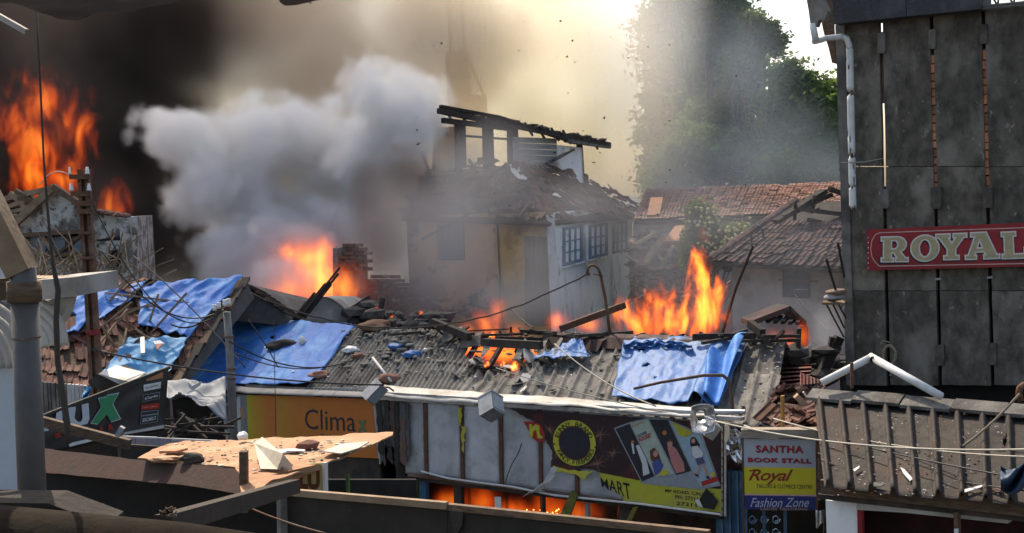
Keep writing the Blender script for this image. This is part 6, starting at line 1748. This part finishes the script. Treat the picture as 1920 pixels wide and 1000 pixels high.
tree('tall tree whose top reaches out of the picture', [(1345, 60, 70, 90, 0), (1345, 170, 70, 80, 1), (1300, -40, 80, 60, 0), (1365, -30, 34, 50, 0)], 62, 1355, LEAF[0], 230, 55, .25, cr=1.2)
tree('light green bough tree against the white sky', [(1425, 50, 34, 26, 0), (1450, 78, 20, 16, 0), (1425, 98, 34, 16, 1), (1395, 130, 36, 36, 0), (1404, 175, 46, 36, 0)], 58, 1395, LEAF[2], 110, 50, .2, cr=.7)
tree('round dense tree beside the concrete building', [(1498, 190, 56, 48, 0), (1550, 190, 34, 36, 1), (1476, 142, 22, 18, 0), (1510, 250, 75, 56, 0), (1470, 250, 40, 50, 0)], 56, 1512, LEAF[0], 210, 55, .22, cr=1.0)
tree('low dark tree above the long tiled roof', [(1330, 290, 80, 55, 0), (1400, 300, 70, 50, 1), (1270, 320, 60, 40, 0), (1350, 225, 60, 45, 2)], 57, 1340, LEAF[1], 200, 55, .22, cr=1.0)
tree('bushy tree just over the long roof near the concrete corner', [(1530, 310, 60, 35, 0), (1470, 320, 55, 30, 0)], 54, 1520, LEAF[1], 110, 50, .2, cr=.9)
tree('yellow-green flowering bush between the burnt house and the tiled roof', [(1310, 415, 26, 34, 0), (1330, 450, 40, 34, 0), (1375, 445, 38, 26, .5), (1350, 480, 50, 24, 0), (1300, 470, 24, 30, 0)], 36, 1335, leafmat('leaf_yellow_green', (.13, .15, .035), (.07, .1, .03)), 130, 45, .1, None, cr=.38, name='bush', trunk=.08)
mb = MB()
for k in range(90):
    x, y = random.choice(((1315, 412), (1372, 440), (1385, 432), (1345, 455)))
    mb.rock(P(x + random.gauss(0, 20), y + random.gauss(0, 14), 35.2 + random.gauss(0, .3)), (.05, .05, .05), k, 1)
build('blossom', mb, mat('pale_blossom', (.55, .5, .2), (.45, .4, .15), 5), bpy.data.objects['bush'], kind='stuff')
# broken planks and tiles between the house and the bush
for k, (a, b, w_) in enumerate((((1205, 500), (1250, 440), .3), ((1195, 425), (1240, 428), .18), ((1258, 455), (1280, 425), .5), ((1240, 505), (1262, 462), .14), ((1190, 460), (1230, 436), .16), ((1222, 505), (1292, 495), .3), ((1225, 405), (1232, 372), .4))):
    lb = ('long pale plank propped steeply in the wrecked yard', 'level grey board butting the white house corner', 'wide torn orange board before the flowering bush', 'narrow plank leaning beside the wide torn board', 'short board leaning on the white house wall', 'flat orange board low above the tall flames', 'upright orange strip of wall before the far tile roof')[k]
    build('broken_plank', MB().beam(P(*a, 39), P(*b, 40), w_, .08), WOODL if k in (0, 1, 3, 4) else mat('orange_plank', (.4, .2, .11), (.28, .14, .08), 3, rough=.9), label=lb, cat='plank', group='broken planks in the wrecked yard')
mb = MB()
tv, tf = [q.co.copy() for q in TM.vertices], [tuple(q.vertices) for q in TM.polygons]
for k in range(330):
    x = random.uniform(1185, 1335); y = random.uniform(425, 565)
    M = Matrix.Translation(P(x, y, 37 + (560 - y) * .045)) @ Matrix.Rotation(random.gauss(0, .9), 4, 'Z') @ Matrix.Rotation(random.gauss(.35, .5), 4, 'X') @ Matrix.Rotation(random.gauss(0, .4), 4, 'Y') @ Matrix.Scale(random.uniform(.6, 1.5), 4)
    mb.add([M @ q for q in tv], tf)
for k in range(60):
    x = random.uniform(1188, 1335); y = random.uniform(430, 560)
    p = P(x, y, 36.8 + (560 - y) * .045); d = V((random.gauss(0, .5), random.gauss(0, .3), random.gauss(0, .3)))
    mb.beam(p - d, p + d, random.uniform(.04, .12), .05)
a_, b_ = P(1180, 560, 37.3), P(1345, 560, 37.3)
mb.add([a_, b_, P(1345, 425, 43.5), P(1180, 425, 43.5)], [(0, 1, 2, 3)])
build('wreckage', mb, mat('brown_wreckage', (.17, .115, .085), (.09, .065, .05), 1.6, c3=(.27, .16, .11), s3=.7, c4=(.05, .04, .035), s4=2.5, lo4=.52, hi4=.6, rough=.95), label='brown wreckage of tiles and laths filling the yard beside the white house wall', cat='rubble', kind='stuff')
# ================================================================ SMOKE AND FLAMES (real volumes)
def vol_object(name, lo, hi, vox, shape, nscale, namp, thr, gain, stretch=(1, 1, 1), warp=0.0, wscale=.5, detail=5, rough=.55, dens=1.0, seed=0.0, ridge=False, grad=None, smooth=.25, namp2=0.0, nscale2=1.0, billow=False):
    """closed box turned into a volume grid: density follows ellipsoids broken up by noise"""
    me = bpy.data.meshes.new(name)
    ob = bpy.data.objects.new(name, me)
    C.objects.link(ob)
    ng = bpy.data.node_groups.new(name, 'GeometryNodeTree')
    ng.interface.new_socket('Geometry', in_out='INPUT', socket_type='NodeSocketGeometry')
    ng.interface.new_socket('Geometry', in_out='OUTPUT', socket_type='NodeSocketGeometry')
    N, L = ng.nodes, ng.links
    out = N.new('NodeGroupOutput')
    pos = N.new('GeometryNodeInputPosition').outputs[0]
    def put(n, i, x):
        if isinstance(x, (int, float)): n.inputs[i].default_value = x
        elif isinstance(x, (tuple, Vector)): n.inputs[i].default_value = tuple(x)
        else: L.new(x, n.inputs[i])
    def mt(op, a, b=None, c=None, clamp=False):
        n = N.new('ShaderNodeMath'); n.operation = op; n.use_clamp = clamp
        for i, x in enumerate((a, b, c)):
            if x is not None: put(n, i, x)
        return n.outputs[0]
    def vm(op, a, b=None, o=0):
        n = N.new('ShaderNodeVectorMath'); n.operation = op
        put(n, 0, a)
        if b is not None: put(n, 1, b)
        return n.outputs[o]
    def nz(v, s, d, r, col=False):
        n = N.new('ShaderNodeTexNoise')
        n.inputs['Scale'].default_value = s; n.inputs['Detail'].default_value = d; n.inputs['Roughness'].default_value = r
        L.new(v, n.inputs['Vector'])
        return n.outputs[1] if col else n.outputs[0]
    p = vm('ADD', pos, (seed * 17.3, seed * 9.1, seed * 5.7))
    p = vm('MULTIPLY', p, stretch)
    if warp:
        wv = vm('SUBTRACT', nz(p, wscale, 2, .5, True), (.5, .5, .5))
        p = vm('ADD', p, vm('MULTIPLY', wv, (warp, warp, warp)))
    n1 = nz(p, nscale, detail, rough)
    if ridge:
        n1 = mt('SUBTRACT', 1.0, mt('MULTIPLY', mt('ABSOLUTE', mt('SUBTRACT', n1, .5)), 3.2))
    if billow:
        ab = lambda q: mt('MULTIPLY', mt('ABSOLUTE', mt('SUBTRACT', q, .5)), 3.0)
        n1 = mt('ADD', mt('ADD', mt('MULTIPLY', ab(nz(p, nscale, 1, .4)), .6), mt('MULTIPLY', ab(nz(p, nscale * 2.3, 1, .4)), .38)), mt('ADD', mt('MULTIPLY', ab(nz(p, nscale * 5.1, 1, .5)), .22), mt('MULTIPLY', ab(nz(p, nscale * 11, 2, .5)), .12)))
    sh = None
    for c, r in shape:
        d = vm('DIVIDE', vm('SUBTRACT', pos, tuple(c)), tuple(r))
        s = mt('SUBTRACT', 1.0, vm('LENGTH', d, None, 1))
        sh = s if sh is None else mt('SMOOTH_MAX', sh, s, smooth)
    nn = mt('MULTIPLY', mt('SUBTRACT', n1, .5), namp)
    v = mt('ADD', sh, nn)
    if namp2:
        v = mt('ADD', v, mt('MULTIPLY', mt('SUBTRACT', nz(p, nscale2, 3, .5), .5), namp2))
    v = mt('MULTIPLY', mt('SUBTRACT', v, thr), gain, None, True)
    v = mt('MULTIPLY', v, dens)
    vc = N.new('GeometryNodeVolumeCube')
    vc.inputs['Min'].default_value, vc.inputs['Max'].default_value = lo, hi
    for k, a, b in zip(('Resolution X', 'Resolution Y', 'Resolution Z'), lo, hi):
        vc.inputs[k].default_value = max(8, int((b - a) / vox))
    L.new(v, vc.inputs['Density'])
    sm = N.new('GeometryNodeSetMaterial')
    L.new(vc.outputs[0], sm.inputs[0]); L.new(sm.outputs[0], out.inputs[0])
    md = ob.modifiers.new('volume', 'NODES'); md.node_group = ng
    return ob, sm

def bounds(shape, pad=1.15):
    lo = [min(c[i] - r[i] * pad for c, r in shape) for i in range(3)]
    hi = [max(c[i] + r[i] * pad for c, r in shape) for i in range(3)]
    return tuple(lo), tuple(hi)

def Bl(px, py, Y, rx, ry, rz):
    k = Y / F
    return (P(px, py, Y), V((rx * k, ry, rz * k)))

def smoke(label, shape, vox, color, absorb, aniso, nscale, namp, thr, gain, dens, pad=1.2, **kw):
    lo, hi = bounds(shape, pad)
    lo = (lo[0], lo[1], max(lo[2], -.5))
    ob, sm = vol_object('smoke', lo, hi, vox, shape, nscale, namp, thr, gain, dens=dens, **kw)
    m = bpy.data.materials.new('smoke'); m.use_nodes = True
    t = m.node_tree; t.nodes.clear()
    o_ = t.nodes.new('ShaderNodeOutputMaterial'); pv = t.nodes.new('ShaderNodeVolumePrincipled')
    pv.inputs['Color'].default_value = (*color, 1); pv.inputs['Absorption Color'].default_value = (*absorb, 1)
    pv.inputs['Anisotropy'].default_value = aniso; pv.inputs['Density'].default_value = 1
    t.links.new(pv.outputs[0], o_.inputs['Volume'])
    sm.inputs['Material'].default_value = m
    return tag(ob, label, 'smoke', None, 'stuff')

def fire(label, shape, vox, strength, nscale=1.6, namp=1.5, thr=.12, gain=1.6, hot=(1, .5, .09), mid=(1, .2, .02), cool=(.55, .05, .006), soot=.5, pad=1.25, p1=.25, p2=.75, **kw):
    lo, hi = bounds(shape, pad)
    kw.setdefault('stretch', (1, 1, .5)); kw.setdefault('warp', .9); kw.setdefault('wscale', 1.1); kw.setdefault('rough', .6)
    ob, sm = vol_object('fire', lo, hi, vox, shape, nscale, namp, thr, gain, **kw)
    m = bpy.data.materials.new('fire'); m.use_nodes = True
    t = m.node_tree; t.nodes.clear()
    o_ = t.nodes.new('ShaderNodeOutputMaterial')
    at = t.nodes.new('ShaderNodeAttribute'); at.attribute_name = 'density'
    rp = t.nodes.new('ShaderNodeValToRGB'); t.links.new(at.outputs['Fac'], rp.inputs[0])
    e = rp.color_ramp.elements
    e[0].position, e[0].color = 0.02, (*cool, 1)
    e[1].position, e[1].color = 1.0, (*hot, 1)
    q = e.new(p1); q.color = (*cool, 1)
    q = e.new(p2); q.color = (*mid, 1)
    pw = t.nodes.new('ShaderNodeMath'); pw.operation = 'POWER'; t.links.new(at.outputs['Fac'], pw.inputs[0]); pw.inputs[1].default_value = 1.5
    ml = t.nodes.new('ShaderNodeMath'); ml.operation = 'MULTIPLY'; t.links.new(pw.outputs[0], ml.inputs[0]); ml.inputs[1].default_value = strength
    em = t.nodes.new('ShaderNodeEmission'); t.links.new(rp.outputs[0], em.inputs[0]); t.links.new(ml.outputs[0], em.inputs[1])
    ab = t.nodes.new('ShaderNodeVolumeAbsorption'); ab.inputs[0].default_value = (.35, .2, .12, 1)
    m2 = t.nodes.new('ShaderNodeMath'); m2.operation = 'MULTIPLY'; t.links.new(at.outputs['Fac'], m2.inputs[0]); m2.inputs[1].default_value = soot
    t.links.new(m2.outputs[0], ab.inputs[1])
    ad = t.nodes.new('ShaderNodeAddShader'); t.links.new(em.outputs[0], ad.inputs[0]); t.links.new(ab.outputs[0], ad.inputs[1])
    t.links.new(ad.outputs[0], o_.inputs['Volume'])
    sm.inputs['Material'].default_value = m
    return tag(ob, label, 'fire', None, 'stuff')

# ---- flames
fire('tall orange flames licking up behind the cement roof and torn tarpaulin',
     [Bl(1195, 612, 24, 66, .3, 50), Bl(1262, 600, 24.2, 84, .32, 66), Bl(1322, 580, 24, 52, .3, 76), Bl(1316, 515, 24, 26, .25, 72), Bl(1225, 565, 24, 48, .25, 46), Bl(1165, 592, 24, 28, .22, 44), Bl(1345, 550, 24, 22, .22, 50)],
     .024, 6.2, nscale=4.6, namp=3.3, thr=.2, gain=1.6, seed=1, detail=7, rough=.68, namp2=1.0, nscale2=1.6, hot=(1, .36, .04), mid=(1, .18, .014), cool=(.7, .075, .007), soot=2.0, stretch=(1, .8, .45))
fire('dim red-orange flames towering over the gabled ruin inside dark smoke',
     [Bl(65, 330, 38.5, 60, .6, 60), Bl(75, 275, 39, 62, .5, 70), Bl(25, 230, 39, 46, .5, 80), Bl(135, 240, 39, 46, .5, 80), Bl(125, 335, 37.5, 44, .5, 44), Bl(80, 190, 39, 70, .5, 60), Bl(215, 390, 38, 36, .5, 46)],
     .045, 1.7, nscale=2.4, namp=3.2, thr=.12, gain=1.1, seed=2, namp2=1.2, nscale2=.9, stretch=(1, 1, .42), detail=7, rough=.66, warp=1.4, cool=(.5, .035, .004), mid=(1, .15, .012), hot=(1, .3, .03), soot=.5)
fire('hazy orange blaze glowing through white smoke behind the humped vault',
     [Bl(580, 485, 35, 84, .9, 46), Bl(630, 545, 33, 66, .8, 58), Bl(600, 520, 34.5, 76, .9, 64), Bl(545, 550, 34, 64, .8, 52)],
     .05, 1.7, nscale=2.4, namp=2.2, thr=.04, gain=1.1, seed=3, hot=(1, .4, .05), mid=(1, .25, .03), soot=.2)
fire('small orange tongues rising past the ochre wall',
     [Bl(915, 610, 24.6, 50, .4, 48), Bl(932, 585, 24.6, 26, .3, 52), Bl(880, 622, 24.6, 40, .3, 32), Bl(965, 620, 24.6, 40, .3, 26)], .03, 2.6, nscale=2.8, namp=2.2, thr=.2, gain=1.2, seed=4, mid=(1, .17, .02), hot=(1, .3, .03))
fire('low orange flicker behind the ridge below the white house wall',
     [Bl(1045, 602, 24.2, 46, .4, 32), Bl(1100, 608, 24, 44, .3, 24)], .03, 2.2, nscale=2.8, namp=2.0, thr=.15, gain=1.2, seed=5, mid=(1, .17, .02), hot=(1, .28, .03))
fire('red fire inside the small charred shed',
     [Bl(1480, 650, 22, 36, .5, 46), Bl(1450, 640, 22, 24, .4, 38), Bl(1505, 630, 22, 20, .4, 42)], .035, 1.9, nscale=2.6, namp=1.8, thr=.1, gain=1.2, seed=6, mid=(1, .13, .018), hot=(1, .22, .03))
HB = [(RP.hit(x, y, -.36), V((rx, .35, .24))) for x, y, rx in ((905, 658, .5), (950, 664, .6), (995, 655, .5), (870, 650, .3))]
fire('glowing fire under the burnt hole in the grey roof', HB, .03, 3.2, nscale=2.6, namp=1.5, thr=-.05, gain=1.2, seed=7, mid=(1, .14, .012), hot=(1, .26, .03), soot=.2)
for k, (x, y, lb) in enumerate(((966, 686, 'small bright yellow flame at the lower lip of the roof hole'), (915, 682, 'tiny orange flame among broken sheets of the roof hole'), (945, 681, 'tiny flame in the middle of the roof hole edge'), (925, 628, 'thin flame over the smouldering ridge'))):
    s = (1.0, .6, .6, .9)[k]
    fire(lb, [(RP.hit(x, y, .12), V((.07 * s, .07 * s, .12 * s))), (RP.hit(x - 5, y + 4, .1), V((.06 * s, .06 * s, .08 * s)))], .014, 22, nscale=5, namp=1.6, thr=.1, gain=1.8, seed=8 + k, warp=.4)
SI = lambda x, y, o, rx, ry, rz: (BDP.hit(x, y, o), V((rx, ry, rz)))
fire('orange fire filling the shop opening beneath the firework sign',
     [SI(905, 945, -1.5, .35, .4, .4), SI(960, 965, -1.4, .5, .4, .38), SI(1030, 960, -1.3, .5, .4, .42), SI(1090, 965, -1.3, .35, .4, .4), SI(840, 945, -1.7, .4, .3, .3)], .035, 1.5, nscale=2.6, namp=1.9, thr=-.02, gain=1.1, seed=12, mid=(1, .13, .012), hot=(1, .25, .025), cool=(.45, .035, .004))
fire('narrow bright flame between the strips under the firework sign', [SI(1168, 955, -.5, .08, .1, .22)], .022, 9, nscale=4.5, namp=2.0, thr=.1, gain=1.6, seed=13, mid=(1, .18, .02))
for k, (x, y, lb) in enumerate(((703, 577, 'small ember flame among rubble near the lone pole'), (735, 597, 'glowing ember low in the rubble heap'), (790, 590, 'faint ember flame at the foot of the brick ruin'))):
    fire(lb, [(P(x, y, 25.4), V((.1, .1, .13))), (P(x + 6, y + 6, 25.4), V((.08, .08, .06)))], .022, 8, nscale=4, namp=1.6, thr=.1, gain=1.7, seed=20 + k, warp=.4, mid=(1, .15, .03))
mb = MB()
for k in range(60):
    mb.rock(BDP.hit(random.uniform(870, 1060), random.uniform(955, 975) , random.uniform(-1.6, -.9)), (.012, .012, .012), k, 1)
em_ = bpy.data.materials.new('ember_glow'); em_.use_nodes = True
em_.node_tree.nodes['Principled BSDF'].inputs['Emission Color'].default_value = (1, .32, .05, 1); em_.node_tree.nodes['Principled BSDF'].inputs['Emission Strength'].default_value = 4
build('embers', mb, em_, label='glowing embers in the burning shop under the firework sign', cat='embers', kind='stuff')

# ---- smoke
smoke('dense white billowing smoke rising from the hazy blaze',
      [Bl(555, 545, 35.5, 150, 2.2, 80), Bl(470, 520, 36, 110, 2.2, 70), Bl(560, 545, 36.5, 120, 2.6, 70), Bl(500, 470, 37, 140, 3, 110), Bl(430, 340, 38, 120, 3.5, 110), Bl(350, 262, 38, 75, 3, 70), Bl(520, 265, 39, 160, 4, 95), Bl(650, 300, 40, 140, 4, 130), Bl(740, 230, 41, 120, 4, 130), Bl(305, 228, 38, 40, 2, 30), Bl(620, 430, 38, 90, 2.5, 90)],
      .095, (.87, .855, .85), (.45, .42, .41), .05, .42, 1.0, -.02, 4.0, 1.7, warp=1.0, wscale=.4, seed=1, billow=True, namp2=.55, nscale2=.22)
smoke('black-brown smoke column behind the gabled ruin',
      [Bl(120, 420, 55, 260, 8, 230), Bl(150, 200, 55, 330, 9, 260), Bl(280, 20, 56, 300, 9, 220), Bl(-80, 60, 55, 260, 9, 300), Bl(420, 520, 52, 140, 5, 120), Bl(300, 400, 54, 150, 7, 200)],
      .3, (.12, .105, .1), (.02, .015, .012), .1, .17, 1.5, .08, 2.2, .8, detail=6, warp=2.4, wscale=.12, seed=2)
smoke('thin dark smoke drifting in front of the flames over the gabled ruin',
      [Bl(80, 170, 35.5, 190, 1.6, 190), Bl(190, 380, 35.5, 120, 1.4, 150), Bl(20, 60, 35.5, 150, 1.5, 120)],
      .2, (.12, .105, .1), (.1, .05, .03), .1, .4, 1.9, .12, 1.2, .3, detail=5, seed=3)
smoke('grey smoke veil drifting across the sky behind the burnt house',
      [Bl(620, 120, 54, 260, 6, 260), Bl(780, 60, 55, 240, 6, 220), Bl(760, 300, 52, 160, 5, 170), Bl(560, -80, 55, 320, 7, 180), Bl(500, 320, 50, 150, 4, 120)],
      .3, (.46, .42, .39), (.22, .17, .13), .3, .16, 1.7, .02, 1.5, .5, detail=6, warp=2.0, wscale=.14, seed=4)
smoke('cream backlit smoke glowing in the sun above the burnt house',
      [Bl(950, 120, 57, 200, 6, 240), Bl(1010, 40, 58, 160, 6, 220), Bl(1090, 280, 55, 60, 5, 130), Bl(1140, 120, 56, 130, 3, 280), Bl(1090, 60, 56, 110, 4, 220), Bl(880, -60, 58, 300, 7, 160), Bl(1000, 260, 54, 130, 5, 130)],
      .3, (.74, .62, .47), (.5, .36, .2), .5, .15, 1.4, -.08, 1.2, .34, detail=6, warp=1.8, wscale=.12, seed=5)
smoke('tan-grey smoke trailing off over the nearest tree',
      [Bl(1185, 220, 52, 150, 5, 240), Bl(1190, 60, 53, 140, 5, 200), Bl(1080, 330, 52, 100, 2.5, 110), Bl(1000, -60, 55, 200, 3, 90), Bl(820, 40, 53, 120, 3, 120)],
      .3, (.56, .54, .52), (.35, .32, .3), .35, .2, 1.3, -.05, 1.1, .19, detail=6, warp=1.8, wscale=.15, seed=15)
smoke('blue-grey haze lying before the trees and far tile roof',
      [Bl(1260, 330, 48, 190, 4, 130), Bl(1400, 300, 49, 190, 3, 120), Bl(1250, 130, 50, 190, 4, 230), Bl(1520, 320, 49, 140, 2.5, 80), Bl(1180, 380, 48, 130, 3, 100), Bl(1380, 120, 50, 120, 3, 160)],
      .3, (.5, .6, .74), (.35, .4, .46), .2, .2, 1.5, -.06, 1.1, .075, detail=5, warp=1.8, wscale=.15, seed=6)
smoke('thin smoke rolling round the front of the burnt house',
      [Bl(820, 470, 33, 160, 2.6, 150), Bl(960, 560, 33, 180, 2.4, 70), Bl(740, 420, 34, 120, 2.6, 130), Bl(880, 330, 36, 170, 2.2, 110), Bl(1010, 500, 34, 70, 2, 110), Bl(1080, 380, 35, 130, 1.6, 80)],
      .2, (.5, .5, .52), (.36, .34, .33), .25, .35, 1.7, -.02, 1.2, .36, detail=6, warp=1.0, wscale=.3, seed=7)
smoke('brown-black smoke pouring out beside the scorched wall',
      [Bl(720, 440, 35.5, 70, 1.8, 130), Bl(770, 360, 36, 70, 1.8, 90), Bl(690, 380, 36, 40, 1.5, 80), Bl(780, 540, 35, 60, 1.4, 60)],
      .16, (.11, .095, .09), (.06, .04, .035), .15, .4, 1.7, -.05, 1.4, 1.0, detail=6, warp=.9, wscale=.4, seed=10)
smoke('thin grey smoke hanging over the yard beside the tiled house',
      [Bl(1330, 560, 25.5, 170, 1.2, 90), Bl(1480, 590, 25, 110, 1.2, 90), Bl(1450, 450, 26, 190, 1.1, 120), Bl(1220, 480, 29, 110, 2, 110), Bl(1330, 400, 31, 160, 1.6, 90)],
      .2, (.46, .47, .5), (.33, .33, .34), .3, .4, 1.4, -.03, 1.2, .2, detail=5, seed=8)
smoke('small bluish smoke wisp by the concrete corner', [Bl(1550, 620, 20.5, 34, .8, 75), Bl(1540, 670, 20.5, 30, .8, 40)], .09, (.8, .84, .9), (.6, .62, .66), .3, .8, 1.3, .05, 1.4, .35, detail=4, seed=9)
smoke('unseen smoke pall above the frame, added to dim the sun',  # out of view; added to keep direct sun off the roofs and plume
      [(V((-10, 41, 25)), V((12, 6, 9))), (V((2, 42, 30)), V((12, 6, 12))), (V((-26, 44, 27)), V((12, 7, 10))), (V((0, 43, 40)), V((9, 7, 8))), (V((-5, 50, 26)), V((11, 6, 9))), (V((-18, 53, 33)), V((16, 8, 11))), (V((-30, 52, 30)), V((12, 8, 10)))],
      .6, (.36, .33, .31), (.3, .26, .22), .2, .1, 1.0, .0, 1.5, .17, detail=4, seed=14)

# ---- flying ash
mb = MB()
for k in range(110):
    x, y = random.uniform(640, 1460), random.uniform(8, 420)
    if random.random() < .6: x = random.gauss(1030, 120)
    s = random.uniform(.008, .026) * (1.5 if random.random() < .12 else 1)
    c = P(x, y, random.uniform(26, 33))
    mb.rock(c, (s * random.uniform(.5, 1.6), s * .3, s * random.uniform(.4, 1)), k, 1)
build('flying_ash', mb, BURNT, label='black flakes of ash flying through the cream smoke', cat='ash', kind='stuff')
